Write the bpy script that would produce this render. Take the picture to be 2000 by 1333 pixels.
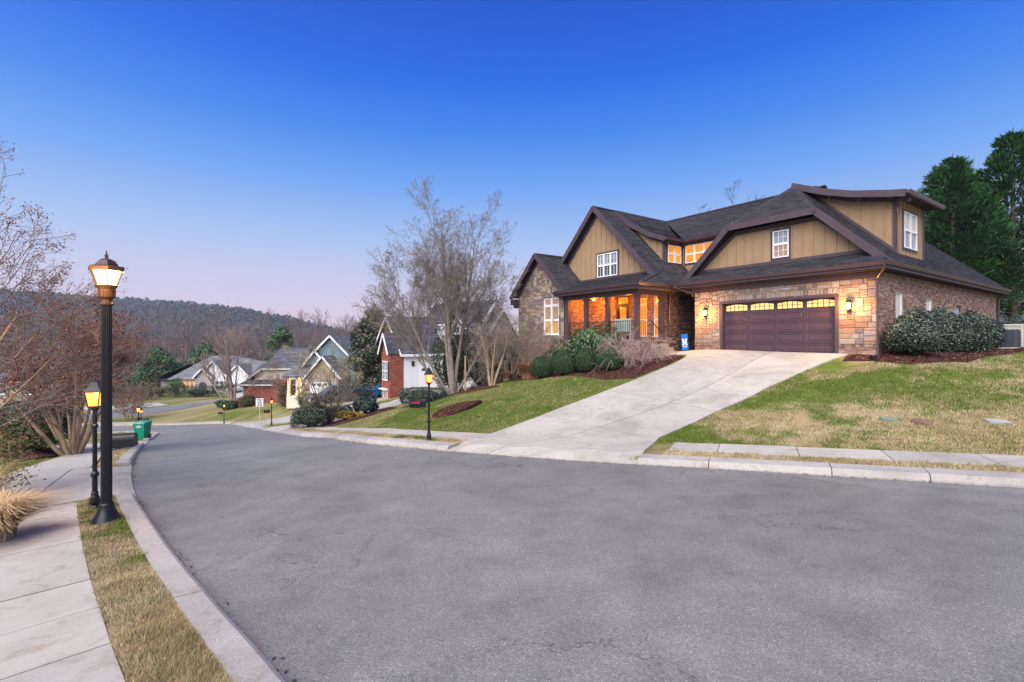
import bpy, math, random
import numpy as np
from mathutils import Vector, Matrix
from mathutils.geometry import delaunay_2d_cdt

# ------------------------------------------------------------------ camera, sky, sun, exposure
scene = bpy.context.scene
for o in list(bpy.data.objects):
    bpy.data.objects.remove(o)
COL = scene.collection
CAM_Z = 2.9
cam_data = bpy.data.cameras.new('camera')
cam_data.sensor_width = 36.0
cam_data.lens = 17.0
cam_data.shift_y = -0.0017
cam_data.clip_start = 0.05
cam_data.clip_end = 6000
cam = bpy.data.objects.new('camera', cam_data)
COL.objects.link(cam)
cam.location = (0, 0, CAM_Z)
cam.rotation_euler = (math.radians(90), 0, 0)
scene.camera = cam

SUN_EL, SUN_AZ = 48.0, 205.0          # the broad afterglow, high behind the camera and to its left
world = bpy.data.worlds.new('World')
scene.world = world
world.use_nodes = True
wn, wl = world.node_tree.nodes, world.node_tree.links
for n in list(wn):
    wn.remove(n)
w_out = wn.new('ShaderNodeOutputWorld')
w_bg = wn.new('ShaderNodeBackground')
w_sky = wn.new('ShaderNodeTexSky')
w_sky.sky_type = 'NISHITA'
w_sky.sun_disc = False
w_sky.sun_elevation = math.radians(3)
w_sky.sun_rotation = math.radians(SUN_AZ)
w_sc = wn.new('ShaderNodeVectorMath'); w_sc.operation = 'SCALE'; w_sc.inputs['Scale'].default_value = 0.05
w_tc = wn.new('ShaderNodeTexCoord')
w_sep = wn.new('ShaderNodeSeparateXYZ')
w_ramp = wn.new('ShaderNodeValToRGB')
w_mix = wn.new('ShaderNodeMix'); w_mix.data_type = 'RGBA'; w_mix.inputs[0].default_value = 0.94
def srgb(r, g, b, k=1.0):
    f = lambda c: (c/255/12.92 if c/255 <= .04045 else ((c/255+.055)/1.055)**2.4)*k
    return (f(r), f(g), f(b), 1)
sky_stops = [(0.0, (255, 230, 238)), (.05, (246, 228, 246)), (.12, (216, 220, 250)), (.20, (172, 203, 252)), (.29, (118, 174, 251)),
             (.38, (64, 141, 246)), (.47, (10, 109, 234)), (.57, (0, 86, 212)), (.75, (0, 68, 184)), (1.0, (0, 54, 162))]
el = w_ramp.color_ramp.elements
while len(el) > 1:
    el.remove(el[-1])
el[0].position = 0.0
el[0].color = srgb(*sky_stops[0][1])
for p, c in sky_stops[1:]:
    e = el.new(p); e.color = srgb(*c)
wl.new(w_tc.outputs['Generated'], w_sep.inputs[0])
wl.new(w_sep.outputs['Z'], w_ramp.inputs[0])
wl.new(w_sky.outputs[0], w_sc.inputs[0])
wl.new(w_sc.outputs[0], w_mix.inputs[6])
wl.new(w_ramp.outputs[0], w_mix.inputs[7])
wl.new(w_mix.outputs[2], w_bg.inputs['Color'])
w_bg.inputs['Strength'].default_value = 0.46
wl.new(w_bg.outputs[0], w_out.inputs['Surface'])

sun_data = bpy.data.lights.new('sun', 'SUN')
sun_data.energy = 3.4
sun_data.angle = math.radians(75)
sun_data.color = (1.0, 0.955, 0.885)
sun = bpy.data.objects.new('sun', sun_data)
COL.objects.link(sun)
sd = Vector((math.cos(math.radians(SUN_EL))*math.sin(math.radians(SUN_AZ)), math.cos(math.radians(SUN_EL))*math.cos(math.radians(SUN_AZ)), math.sin(math.radians(SUN_EL))))
sun.rotation_euler = sd.to_track_quat('Z', 'Y').to_euler()

scene.view_settings.view_transform = 'Standard'
scene.view_settings.look = 'None'
scene.view_settings.exposure = 1.15
scene.view_settings.gamma = 1
scene.view_settings.use_curve_mapping = False
scene.cycles.use_denoising = True
scene.cycles.max_bounces = 6
scene.cycles.diffuse_bounces = 3
scene.cycles.glossy_bounces = 2
scene.cycles.transparent_max_bounces = 8
scene.cycles.volume_bounces = 0
scene.cycles.sample_clamp_indirect = 4

# ------------------------------------------------------------------ materials
MATS = {}
def nodes_of(name):
    m = bpy.data.materials.new(name)
    m.use_nodes = True
    nt = m.node_tree
    return m, nt.nodes, nt.links, nt.nodes['Principled BSDF']
def noise_node(N, L, scale, detail=4, rough=.55, coord='Object', dist=0.0, vec=None):
    n = N.new('ShaderNodeTexNoise')
    n.inputs['Scale'].default_value = scale
    n.inputs['Detail'].default_value = detail
    n.inputs['Roughness'].default_value = rough
    n.inputs['Distortion'].default_value = dist
    if vec is None:
        tc = N.new('ShaderNodeTexCoord'); vec = tc.outputs[coord]
    L.new(vec, n.inputs['Vector'])
    return n
def ramp_node(N, L, fac, stops, interp='LINEAR'):
    r = N.new('ShaderNodeValToRGB')
    r.color_ramp.interpolation = interp
    e = r.color_ramp.elements
    while len(e) > 1:
        e.remove(e[-1])
    e[0].position = stops[0][0]; e[0].color = (*stops[0][1], 1)
    for p, c in stops[1:]:
        k = e.new(p); k.color = (*c, 1)
    L.new(fac, r.inputs[0])
    return r
def mul_node(N, L, a, b, fac=1.0, mode='MULTIPLY'):
    m = N.new('ShaderNodeMix'); m.data_type = 'RGBA'; m.blend_type = mode
    m.inputs[0].default_value = fac
    L.new(a, m.inputs[6])
    if hasattr(b, 'links'):
        L.new(b, m.inputs[7])
    else:
        m.inputs[7].default_value = (*b, 1)
    return m.outputs[2]
def bump_node(N, L, height, strength, dist, P):
    b = N.new('ShaderNodeBump')
    b.inputs['Strength'].default_value = strength
    b.inputs['Distance'].default_value = dist
    L.new(height, b.inputs['Height'])
    L.new(b.outputs[0], P.inputs['Normal'])
def mat(name, c1, c2=None, scale=6.0, rough=.7, bump=.0, bscale=40.0, metal=0.0, attr=False, fine=0.0, spec=.3, emit=None, estr=0.0):
    """noise between two colours; attr: colour comes from the mesh's own colour attribute times that noise"""
    if name in MATS:
        return MATS[name]
    m, N, L, P = nodes_of(name)
    P.inputs['Roughness'].default_value = rough
    P.inputs['Metallic'].default_value = metal
    P.inputs['Specular IOR Level'].default_value = spec
    c2 = c2 or c1
    n = noise_node(N, L, scale)
    col = ramp_node(N, L, n.outputs['Fac'], [(.3, c1), (.7, c2)]).outputs[0]
    if attr:
        a = N.new('ShaderNodeAttribute'); a.attribute_name = 'Col'
        col = mul_node(N, L, a.outputs['Color'], col)
    if fine:
        n2 = noise_node(N, L, bscale, 2)
        r2 = ramp_node(N, L, n2.outputs['Fac'], [(.3, (1-fine,)*3), (.7, (1+fine,)*3)])
        col = mul_node(N, L, col, r2.outputs[0])
    L.new(col, P.inputs['Base Color'])
    if bump:
        n3 = noise_node(N, L, bscale, 3)
        bump_node(N, L, n3.outputs['Fac'], bump, .02, P)
    if emit:
        P.inputs['Emission Color'].default_value = (*emit, 1)
        P.inputs['Emission Strength'].default_value = estr
    MATS[name] = m
    return m

def mat_asphalt():
    m, N, L, P = nodes_of('asphalt')
    tc = N.new('ShaderNodeTexCoord'); V = tc.outputs['Object']
    big = noise_node(N, L, .22, 4, .6, vec=V, dist=.6)
    base = ramp_node(N, L, big.outputs['Fac'], [(.28, (.140, .136, .130)), (.5, (.176, .170, .162)), (.72, (.222, .214, .203))])
    med = noise_node(N, L, 1.7, 5, .65, vec=V)
    medr = ramp_node(N, L, med.outputs['Fac'], [(.28, (.80,)*3), (.5, (1,)*3), (.72, (1.17,)*3)])
    c = mul_node(N, L, base.outputs[0], medr.outputs[0])
    v = N.new('ShaderNodeTexVoronoi'); v.inputs['Scale'].default_value = 105; L.new(V, v.inputs['Vector'])
    sp = N.new('ShaderNodeSeparateColor'); L.new(v.outputs['Color'], sp.inputs[0])
    spr = ramp_node(N, L, sp.outputs[0], [(0, (.6,)*3), (.3, (.88,)*3), (.8, (1.05,)*3), (.95, (1.35,)*3), (1, (1.7,)*3)])
    c = mul_node(N, L, c, spr.outputs[0])
    # fine cracks, in patches
    dn = noise_node(N, L, 1.1, 5, .7, vec=V)
    dm = N.new('ShaderNodeVectorMath'); dm.operation = 'MULTIPLY_ADD'
    L.new(dn.outputs['Color'], dm.inputs[0]); dm.inputs[1].default_value = (1.3, 1.3, 0); L.new(V, dm.inputs[2])
    for sc, wd in ((.42, .0048), (1.15, .0085)):
        cv = N.new('ShaderNodeTexVoronoi'); cv.feature = 'DISTANCE_TO_EDGE'; cv.inputs['Scale'].default_value = sc
        L.new(dm.outputs[0], cv.inputs['Vector'])
        cr = ramp_node(N, L, cv.outputs['Distance'], [(0, (1,)*3), (wd, (0,)*3)])
        pn = noise_node(N, L, .33 if sc < 1 else .45, 2, .5, vec=V)
        pr = ramp_node(N, L, pn.outputs['Fac'], [(.49, (0,)*3), (.60, (.8,)*3)])
        k = mul_node(N, L, cr.outputs[0], pr.outputs[0])
        mx = N.new('ShaderNodeMix'); mx.data_type = 'RGBA'
        L.new(k, mx.inputs[0]); L.new(c, mx.inputs[6]); mx.inputs[7].default_value = (.028, .027, .028, 1)
        c = mx.outputs[2]
    L.new(c, P.inputs['Base Color'])
    P.inputs['Roughness'].default_value = .62
    P.inputs['Specular IOR Level'].default_value = .35
    bump_node(N, L, sp.outputs[0], .55, .006, P)
    MATS['asphalt'] = m
    return m
def mat_concrete(name, a, b, tint=(1, 1, 1), speck=.12):
    m, N, L, P = nodes_of(name)
    tc = N.new('ShaderNodeTexCoord'); V = tc.outputs['Object']
    big = noise_node(N, L, .55, 6, .65, vec=V, dist=.8)
    base = ramp_node(N, L, big.outputs['Fac'], [(.3, a), (.52, b), (.75, tuple(x*1.12 for x in b))])
    st = noise_node(N, L, 2.6, 5, .7, vec=V, dist=1.5)
    sr = ramp_node(N, L, st.outputs['Fac'], [(.32, (.80, .76, .70)), (.48, (1, 1, 1))])
    c = mul_node(N, L, base.outputs[0], sr.outputs[0])
    ob = N.new('ShaderNodeObjectInfo')
    orr = ramp_node(N, L, ob.outputs['Random'], [(0, (.9, .9, .9)), (1, (1.06, 1.05, 1.03))])
    c = mul_node(N, L, c, orr.outputs[0])
    fn = noise_node(N, L, 120, 2, .6, vec=V)
    fr = ramp_node(N, L, fn.outputs['Fac'], [(.3, (1-speck,)*3), (.7, (1+speck,)*3)])
    c = mul_node(N, L, c, fr.outputs[0])
    L.new(c, P.inputs['Base Color'])
    P.inputs['Roughness'].default_value = .8
    P.inputs['Specular IOR Level'].default_value = .25
    bump_node(N, L, fn.outputs['Fac'], .25, .004, P)
    MATS[name] = m
    return m
def mat_object_random(name, stops, nscale=9, amt=.22, rough=.85, bump=.35):
    m, N, L, P = nodes_of(name)
    ob = N.new('ShaderNodeObjectInfo')
    r = ramp_node(N, L, ob.outputs['Random'], stops)
    n = noise_node(N, L, nscale, 5, .65)
    nr = ramp_node(N, L, n.outputs['Fac'], [(.25, (1-amt,)*3), (.75, (1+amt,)*3)])
    L.new(mul_node(N, L, r.outputs[0], nr.outputs[0]), P.inputs['Base Color'])
    P.inputs['Roughness'].default_value = rough
    P.inputs['Specular IOR Level'].default_value = .2
    bump_node(N, L, n.outputs['Fac'], bump, .03, P)
    MATS[name] = m
    return m
def mat_glow(name, col, strength, rough=.15, noise=0.0, nscale=3):
    m, N, L, P = nodes_of(name)
    P.inputs['Base Color'].default_value = (col[0]*.3, col[1]*.3, col[2]*.3, 1)
    P.inputs['Roughness'].default_value = rough
    P.inputs['Emission Strength'].default_value = strength
    if noise:
        n = noise_node(N, L, nscale, 2)
        r = ramp_node(N, L, n.outputs['Fac'], [(.3, tuple(x*(1-noise) for x in col)), (.7, col)])
        L.new(r.outputs[0], P.inputs['Emission Color'])
    else:
        P.inputs['Emission Color'].default_value = (*col, 1)
    MATS[name] = m
    return m

# ------------------------------------------------------------------ mesh helpers
rng = np.random.default_rng(7)
random.seed(7)
def unit(v):
    v = np.asarray(v, float); return v/np.linalg.norm(v)
def link(name, me, parent=None, mats=(), loc=None, rz=None):
    o = bpy.data.objects.new(name, me)
    for m in mats:
        me.materials.append(m)
    COL.objects.link(o)
    if parent is not None:
        o.parent = parent
    if loc is not None:
        o.location = loc
    if rz is not None:
        o.rotation_euler = (0, 0, rz)
    return o
def tag(o, label=None, cat=None, group=None, kind=None):
    for k, v in (('label', label), ('category', cat), ('group', group), ('kind', kind)):
        if v:
            o[k] = v
    return o
def thing(name, label, cat, loc=(0, 0, 0), rz=0.0, group=None):
    o = bpy.data.objects.new(name, None)
    COL.objects.link(o)
    o.location = loc; o.rotation_euler = (0, 0, rz); o.empty_display_size = .2
    return tag(o, label, cat, group)
def copy_tree(o, parent=None):
    c = o.copy(); COL.objects.link(c); c.parent = parent
    for ch in o.children:
        if ch.name in bpy.data.objects:
            copy_tree(ch, c)
    return c
class Plane:
    """a wall plane: u runs along it, v up, w outwards"""
    def __init__(s, o, U, N):
        s.o, s.U, s.N = np.array(o, float), np.array(U, float), np.array(N, float)
    def p(s, u, v, w=0.0):
        return tuple(s.o + s.U*u + np.array((0, 0, 1.0))*v + s.N*w)
def front(y): return Plane((0, y, 0), (1, 0, 0), (0, -1, 0))
def right(x): return Plane((x, 0, 0), (0, 1, 0), (1, 0, 0))
def left(x): return Plane((x, 0, 0), (0, -1, 0), (-1, 0, 0))
def back(y): return Plane((0, y, 0), (-1, 0, 0), (0, 1, 0))
class MB:
    def __init__(s):
        s.v, s.f, s.m, s.c = [], [], [], []
    def face(s, pts, m=0, c=None):
        i = len(s.v); s.v.extend(pts); s.f.append(tuple(range(i, i+len(pts)))); s.m.append(m); s.c.append(c or (1, 1, 1))
    def hexa(s, b, t, m=0, c=None, skip=()):
        """b, t: matching bottom and top loops"""
        i = len(s.v); n = len(b); s.v.extend(b); s.v.extend(t)
        fs = [tuple(range(i+n-1, i-1, -1)), tuple(range(i+n, i+2*n))] + [(i+k, i+(k+1) % n, i+n+(k+1) % n, i+n+k) for k in range(n)]
        for q, f in enumerate(fs):
            if q in skip:
                continue
            s.f.append(f); s.m.append(m); s.c.append(c or (1, 1, 1))
        return s
    def box(s, x0, x1, y0, y1, z0, z1, m=0, c=None):
        return s.hexa([(x0, y0, z0), (x1, y0, z0), (x1, y1, z0), (x0, y1, z0)], [(x0, y0, z1), (x1, y0, z1), (x1, y1, z1), (x0, y1, z1)], m, c)
    def pbox(s, P, u0, u1, v0, v1, w0, w1, m=0, c=None, skip=()):
        q = [(u0, v0), (u1, v0), (u1, v1), (u0, v1)]
        return s.hexa([P.p(a, b, w0) for a, b in q], [P.p(a, b, w1) for a, b in q], m, c, skip)
    def pprism(s, P, poly, w0, w1, m=0, c=None):
        return s.hexa([P.p(a, b, w0) for a, b in poly], [P.p(a, b, w1) for a, b in poly], m, c)
    def beam(s, p0, p1, w, h, m=0, up=(0, 0, 1), c=None):
        p0, p1 = np.array(p0, float), np.array(p1, float)
        d = unit(p1-p0); sd = np.cross(d, up); sd = unit(sd)*w/2; u = unit(np.cross(sd, d))*h/2
        r = lambda p: [tuple(p-sd-u), tuple(p+sd-u), tuple(p+sd+u), tuple(p-sd+u)]
        return s.hexa(r(p0), r(p1), m, c)
    def tube(s, pts, radii, n=8, m=0, c=None, caps=True):
        pts = [np.array(p, float) for p in pts]
        if not hasattr(radii, '__len__'):
            radii = [radii]*len(pts)
        i0 = len(s.v)
        for k, p in enumerate(pts):
            d = unit(pts[min(k+1, len(pts)-1)]-pts[max(k-1, 0)])
            a = np.cross(d, (0, 0, 1.0))
            a = unit(a) if np.linalg.norm(a) > 1e-3 else np.array((1.0, 0, 0))
            b = np.cross(d, a)
            for j in range(n):
                t = 2*math.pi*j/n
                s.v.append(tuple(p+radii[k]*(math.cos(t)*a+math.sin(t)*b)))
        for k in range(len(pts)-1):
            for j in range(n):
                q = i0+k*n
                s.f.append((q+j, q+(j+1) % n, q+n+(j+1) % n, q+n+j)); s.m.append(m); s.c.append(c or (1, 1, 1))
        if caps:
            for q in (i0, i0+(len(pts)-1)*n):
                s.f.append(tuple(range(q, q+n))); s.m.append(m); s.c.append(c or (1, 1, 1))
        return s
    def lathe(s, prof, n=12, o=(0, 0, 0), m=0, c=None, ph=0.0):
        i0 = len(s.v)
        for r, z in prof:
            for j in range(n):
                t = 2*math.pi*j/n+ph
                s.v.append((o[0]+r*math.cos(t), o[1]+r*math.sin(t), o[2]+z))
        for k in range(len(prof)-1):
            for j in range(n):
                q = i0+k*n
                s.f.append((q+j, q+(j+1) % n, q+n+(j+1) % n, q+n+j)); s.m.append(m); s.c.append(c or (1, 1, 1))
        return s
    def build(s, name, mats, parent=None, smooth=False, loc=None, rz=None, col=False):
        me = bpy.data.meshes.new(name)
        me.from_pydata([tuple(map(float, p)) for p in s.v], [], s.f)
        if not hasattr(mats, '__len__'):
            mats = [mats]
        me.polygons.foreach_set('material_index', s.m)
        if smooth:
            me.polygons.foreach_set('use_smooth', [True]*len(s.f))
        if col:
            a = me.attributes.new('Col', 'FLOAT_COLOR', 'FACE')
            a.data.foreach_set('color', np.c_[np.array(s.c, float), np.ones(len(s.c))].ravel())
        me.update()
        return link(name, me, parent, mats, loc, rz)
def mesh_np(name, V, Fc, m, parent=None, colors=None, smooth=False, loc=None):
    """V (n,3); Fc (k,3) or (k,4) indices; colors per face"""
    me = bpy.data.meshes.new(name)
    V = np.asarray(V, np.float32); Fc = np.asarray(Fc, np.int32)
    k, w = Fc.shape
    me.vertices.add(len(V)); me.vertices.foreach_set('co', V.ravel())
    me.loops.add(k*w); me.loops.foreach_set('vertex_index', Fc.ravel())
    me.polygons.add(k); me.polygons.foreach_set('loop_start', np.arange(0, k*w, w, dtype=np.int32))
    if smooth:
        me.polygons.foreach_set('use_smooth', np.ones(k, bool))
    if colors is not None:
        dom = 'FACE' if len(colors) == k else 'POINT'
        a = me.attributes.new('Col', 'FLOAT_COLOR', dom)
        a.data.foreach_set('color', np.c_[colors, np.ones(len(colors))].astype(np.float32).ravel())
    me.update(calc_edges=True)
    return link(name, me, parent, [m] if m else [], loc)
def clip_half(poly, n, d):
    """keep the part of a 2-D polygon with n.p <= d"""
    out = []
    for i in range(len(poly)):
        a, b = poly[i], poly[(i+1) % len(poly)]
        da, db = n[0]*a[0]+n[1]*a[1]-d, n[0]*b[0]+n[1]*b[1]-d
        if da <= 0:
            out.append(a)
        if (da < 0 < db) or (db < 0 < da):
            t = da/(da-db); out.append((a[0]+(b[0]-a[0])*t, a[1]+(b[1]-a[1])*t))
    return out
def clip_rect(poly, u0, u1, v0, v1):
    for n, d in (((1, 0), u1), ((-1, 0), -u0), ((0, 1), v1), ((0, -1), -v0)):
        poly = clip_half(poly, n, d)
        if len(poly) < 3:
            return []
    return poly
def clip_convex(poly, conv):
    """clip poly by the convex counter-clockwise polygon conv"""
    for i in range(len(conv)):
        a, b = conv[i], conv[(i+1) % len(conv)]
        n = (b[1]-a[1], -(b[0]-a[0]))
        poly = clip_half(poly, n, n[0]*a[0]+n[1]*a[1])
        if len(poly) < 3:
            return []
    return poly
def area2(p):
    return .5*sum(p[i][0]*p[(i+1) % len(p)][1]-p[(i+1) % len(p)][0]*p[i][1] for i in range(len(p)))
def inset(poly, d):
    """shrink a convex polygon"""
    if area2(poly) < 0:
        poly = poly[::-1]
    out = poly
    for i in range(len(poly)):
        a, b = poly[i], poly[(i+1) % len(poly)]
        l = math.hypot(b[0]-a[0], b[1]-a[1])
        if l < 1e-6:
            continue
        n = ((b[1]-a[1])/l, -(b[0]-a[0])/l)
        out = clip_half(out, n, n[0]*a[0]+n[1]*a[1]-d)
        if len(out) < 3:
            return []
    return out
def in_poly(x, y, poly):
    r = np.zeros(np.shape(x), bool)
    n = len(poly)
    for i in range(n):
        (x0, y0), (x1, y1) = poly[i], poly[(i+1) % n]
        if y0 == y1:
            continue
        k = ((y0 > y) != (y1 > y)) & (x < (x1-x0)*(y-y0)/(y1-y0)+x0)
        r ^= k
    return r
_h = np.random.default_rng(3).random((512, 512))
def vnoise(x, y, s=1.0, o=0):
    x = np.asarray(x)*s+37.7+o*13.1; y = np.asarray(y)*s+91.3+o*7.7
    xi, yi = np.floor(x).astype(int), np.floor(y).astype(int)
    fx, fy = x-xi, y-yi
    fx = fx*fx*(3-2*fx); fy = fy*fy*(3-2*fy)
    g = lambda a, b: _h[a % 512, b % 512]
    return (g(xi, yi)*(1-fx)+g(xi+1, yi)*fx)*(1-fy)+(g(xi, yi+1)*(1-fx)+g(xi+1, yi+1)*fx)*fy
def sstep(a, b, x):
    t = np.clip((np.asarray(x, float)-a)/(b-a), 0, 1); return t*t*(3-2*t)

# ------------------------------------------------------------------ lie of the land
D1 = np.array((-.5693, .8221)); D2 = np.array((.8221, .5693))     # along the descending street; from the street up to the houses
FS = [-60, -20, -5, 0, 4, 8, 10.5, 13, 15, 17.5, 21, 24.6, 32, 40, 43, 54, 60, 66, 75, 95, 150, 400, 3000]
FZ = [2.2, 1.4, .95, .72, .46, .2, .05, -.11, -.29, -.58, -1.1, -1.62, -2.6, -3.65, -4.05, -5.4, -6.1, -6.7, -7.2, -7.6, -8.2, -9, -9]
RIGHT = [(30, -4), (18, 2.3), (12, 5.35), (7.88, 7.45), (6.78, 8.01), (5.53, 8.66), (4.25, 9.32), (2.62, 10.13), (1.15, 10.88), (0, 11.52), (-.96, 12.08), (-2.02, 12.74),
         (-3.37, 13.68), (-4.69, 14.85), (-6.05, 16.55), (-7.86, 19.1), (-12.42, 25.9), (-19.0, 35.8), (-24.3, 43.2), (-28, 48.3), (-31, 51.2), (-36, 53.3), (-45, 55.2), (-61, 58), (-95, 62)]
LEFT = [(24, -11.5), (10, -4.3), (4, -1.2), (1, 1.0), (-.6, 2.4), (-1.63, 3.42), (-1.99, 3.78), (-2.43, 4.2), (-3.01, 4.78), (-3.86, 5.63), (-5.24, 7.07), (-6.8, 8.75), (-8.1, 10.3),
        (-9.44, 12.0), (-12.06, 15.5), (-15.8, 20.6), (-20.6, 27.4), (-22.4, 30.2), (-24.5, 33.2), (-29, 39.5), (-36, 45.3), (-46, 49.3), (-60, 52), (-95, 56)]
def smooth_line(pts, step=.4):
    P = [np.array(p, float) for p in pts]; P = [2*P[0]-P[1]]+P+[2*P[-1]-P[-2]]
    out = []
    for i in range(1, len(P)-2):
        p0, p1, p2, p3 = P[i-1:i+3]
        n = max(2, int(np.linalg.norm(p2-p1)/step))
        for k in range(n):
            t = k/n
            # tension keeps long-short joints from looping
            l = np.linalg.norm(p2-p1)
            m1 = unit(p2-p0)*l; m2 = unit(p3-p1)*l
            out.append((2*t**3-3*t**2+1)*p1+(t**3-2*t**2+t)*m1+(-2*t**3+3*t**2)*p2+(t**3-t**2)*m2)
    out.append(P[-2])
    return np.array(out)
RK, LK = smooth_line(RIGHT), smooth_line(LEFT)
ROAD = [tuple(p) for p in RK]+[tuple(p) for p in LK[::-1]]
def seg_dist(x, y, line):
    x = np.atleast_1d(np.asarray(x, float)); y = np.atleast_1d(np.asarray(y, float))
    out = np.empty(x.shape)
    a, b = line[:-1], line[1:]
    ab = b-a; L2 = (ab**2).sum(1)
    for i in range(0, len(x), 20000):
        px = x[i:i+20000, None]-a[None, :, 0]; py = y[i:i+20000, None]-a[None, :, 1]
        t = np.clip((px*ab[:, 0]+py*ab[:, 1])/L2, 0, 1)
        out[i:i+20000] = np.sqrt(((px-t*ab[:, 0])**2+(py-t*ab[:, 1])**2).min(1))
    return out
RKc, LKc = RK[::3], LK[::3]
def fall(x, y):
    return np.interp(-.5693*np.asarray(x)+.8221*np.asarray(y), FS, FZ)
def _g0(x, y, full=False):
    x = np.atleast_1d(np.asarray(x, float)); y = np.atleast_1d(np.asarray(y, float))
    z = fall(x, y)
    ins = in_poly(x, y, ROAD)
    dr, dl = seg_dist(x, y, RKc), seg_dist(x, y, LKc)
    rside = (~ins) & (dr < dl)
    u = np.clip(dr-2.3, 0, None)
    rise = 2.4*(1-np.exp(-(u*.225/2.4)**1.25))*1.04
    w = sstep(-50, -33, x)*sstep(300, 120, y)
    z = z+np.where(rside, rise*w, 0)
    lside = (~ins) & (dl <= dr)
    z = z+np.where(lside, .35*(1-np.exp(-np.clip(dl-2.6, 0, None)/8))*sstep(-60, -25, x), 0)
    if full:
        return z, np.where(ins, 0, np.minimum(dr, dl))
    return z
ANCH = np.array([(10.3, 20.2, 2.28), (12.64, 16.77, 2.22), (8.58, 22.64, 2.27), (6.9, 21.9, 1.98), (.5, 30.4, .45), (2.0, 24.2, .95), (20.6, 20.1, 2.3), (15.5, 14.2, 1.9), (27, 27, 2.3), (9.0, 17.0, 1.5), (-16, 18, -1.0), (-19, 19, -1.15)])
_K = np.exp(-(((ANCH[:, None, :2]-ANCH[None, :, :2])**2).sum(2))/(2*3.2**2))
_W = np.linalg.solve(_K+.02*np.eye(len(ANCH)), ANCH[:, 2]-_g0(ANCH[:, 0], ANCH[:, 1]))
def G(x, y):
    x = np.atleast_1d(np.asarray(x, float)); y = np.atleast_1d(np.asarray(y, float))
    z, dk_ = _g0(x, y, True)
    b = 0
    for (ax, ay, _), w in zip(ANCH, _W):
        b = b+w*np.exp(-((x-ax)**2+(y-ay)**2)/(2*3.2**2))
    return z+b*sstep(2.4, 4.6, dk_)
def g1(x, y, dz=.11):
    return float(G(x, y)[0])+dz
def offset_line(line, d, side):
    """side +1: to the right of the running direction"""
    t = np.gradient(line, axis=0); t /= np.linalg.norm(t, axis=1)[:, None]
    n = np.c_[t[:, 1], -t[:, 0]]*side
    return line+n*d

# ------------------------------------------------------------------ ground, street, kerbs, pavements
mat_asphalt()
mat_concrete('concrete_walk', (.30, .275, .245), (.395, .37, .335))
mat_concrete('concrete_drive', (.285, .265, .235), (.38, .357, .32))
mat_concrete('concrete_kerb', (.25, .225, .21), (.345, .32, .30), speck=.35)
mat('lawn', (.8, .8, .8), (1.2, 1.2, 1.2), 3.0, .95, .6, 55, attr=True, fine=.35, spec=.1)
mat('mulch_soil', (.045, .018, .014), (.085, .036, .03), 9, .95, .9, 40, fine=.4, spec=.1)
TAN, GRN, DRY = np.array((.33, .25, .13)), np.array((.115, .155, .028)), np.array((.45, .36, .225))
def lawn_mix(x, y):
    """share of green in the dormant lawn"""
    n = .5*vnoise(x, y, .35)+.3*vnoise(x, y, 1.1, 2)+.2*vnoise(x, y, 3.1, 4)
    k = sstep(.46, .68, n)
    band = .45*np.exp(-((-.5693*x+.8221*y-15)/7.0)**2)*(np.asarray(x) > -6)*(np.asarray(x) < 6)      # greener lawn by the drive
    dry = .5*np.exp(-(((np.asarray(x)-8)/6)**2+((np.asarray(y)-12.5)/2.2)**2))
    return np.clip(k*.8+.27+band-.7*dry, .08, 1)
def lawn_color(x, y):
    k = lawn_mix(x, y)[..., None]
    d = sstep(.45, .8, vnoise(x, y, .6, 9))[..., None]
    base = TAN*(1-d)+DRY*d
    return base*(1-k)+GRN*k
def axis(lo, f0, f1, hi, fine, g=1.16):
    a = list(np.arange(f0, f1+1e-6, fine)); s = fine
    while a[-1] < hi:
        s *= g; a.append(a[-1]+s)
    s = fine
    while a[0] > lo:
        s *= g; a.insert(0, a[0]-s)
    return np.array(a)
def grid_faces(nx, ny, keep=None):
    i = np.arange(nx*ny).reshape(ny, nx)
    f = np.stack([i[:-1, :-1], i[:-1, 1:], i[1:, 1:], i[1:, :-1]], -1).reshape(-1, 4)
    return f if keep is None else f[keep(f)]
gx, gy = axis(-1500, -30, 26, 1200, .3), axis(-40, 2, 34, 1250, .3)
GX, GY = np.meshgrid(gx, gy); fx, fy = GX.ravel(), GY.ravel()
ins = in_poly(fx, fy, ROAD)
dk = np.minimum(seg_dist(fx, fy, RK), seg_dist(fx, fy, LK))
gz = G(fx, fy)
out_d = np.where(ins, 0, dk)
far = np.hypot(fx, fy)
gz = gz+.10*sstep(.03, .26, out_d)-.07*(1-sstep(.03, .26, out_d))-.05*sstep(.4, .8, np.where(ins, dk, 0))
gz += .02*(vnoise(fx, fy, 1.6, 5)-.5)*(~ins)*(far < 80)
R0 = np.array((11.95, 17.77))
HX, HY = np.array((.5693, -.8221)), np.array((.8221, .5693))      # along the front of the houses; into the lots
def HW(x, y):
    p = R0+HX*x+HY*y
    return (float(p[0]), float(p[1]))
def arc_pts(line):
    return np.r_[0, np.cumsum(np.linalg.norm(np.diff(line, axis=0), axis=1))]
def near_arc(line, p):
    return arc_pts(line)[np.argmin(((line-np.array(p))**2).sum(1))]
def at_arc(line, s):
    d = arc_pts(line)
    return np.c_[np.interp(s, d, line[:, 0]), np.interp(s, d, line[:, 1])]
aR = lambda p: near_arc(RK, p)
aL = lambda p: near_arc(LK, p)
ARCD = [tuple(q) for q in at_arc(RK, np.linspace(aR((-1.5, 12.4)), aR((2.62, 10.13)), 9))]
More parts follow.
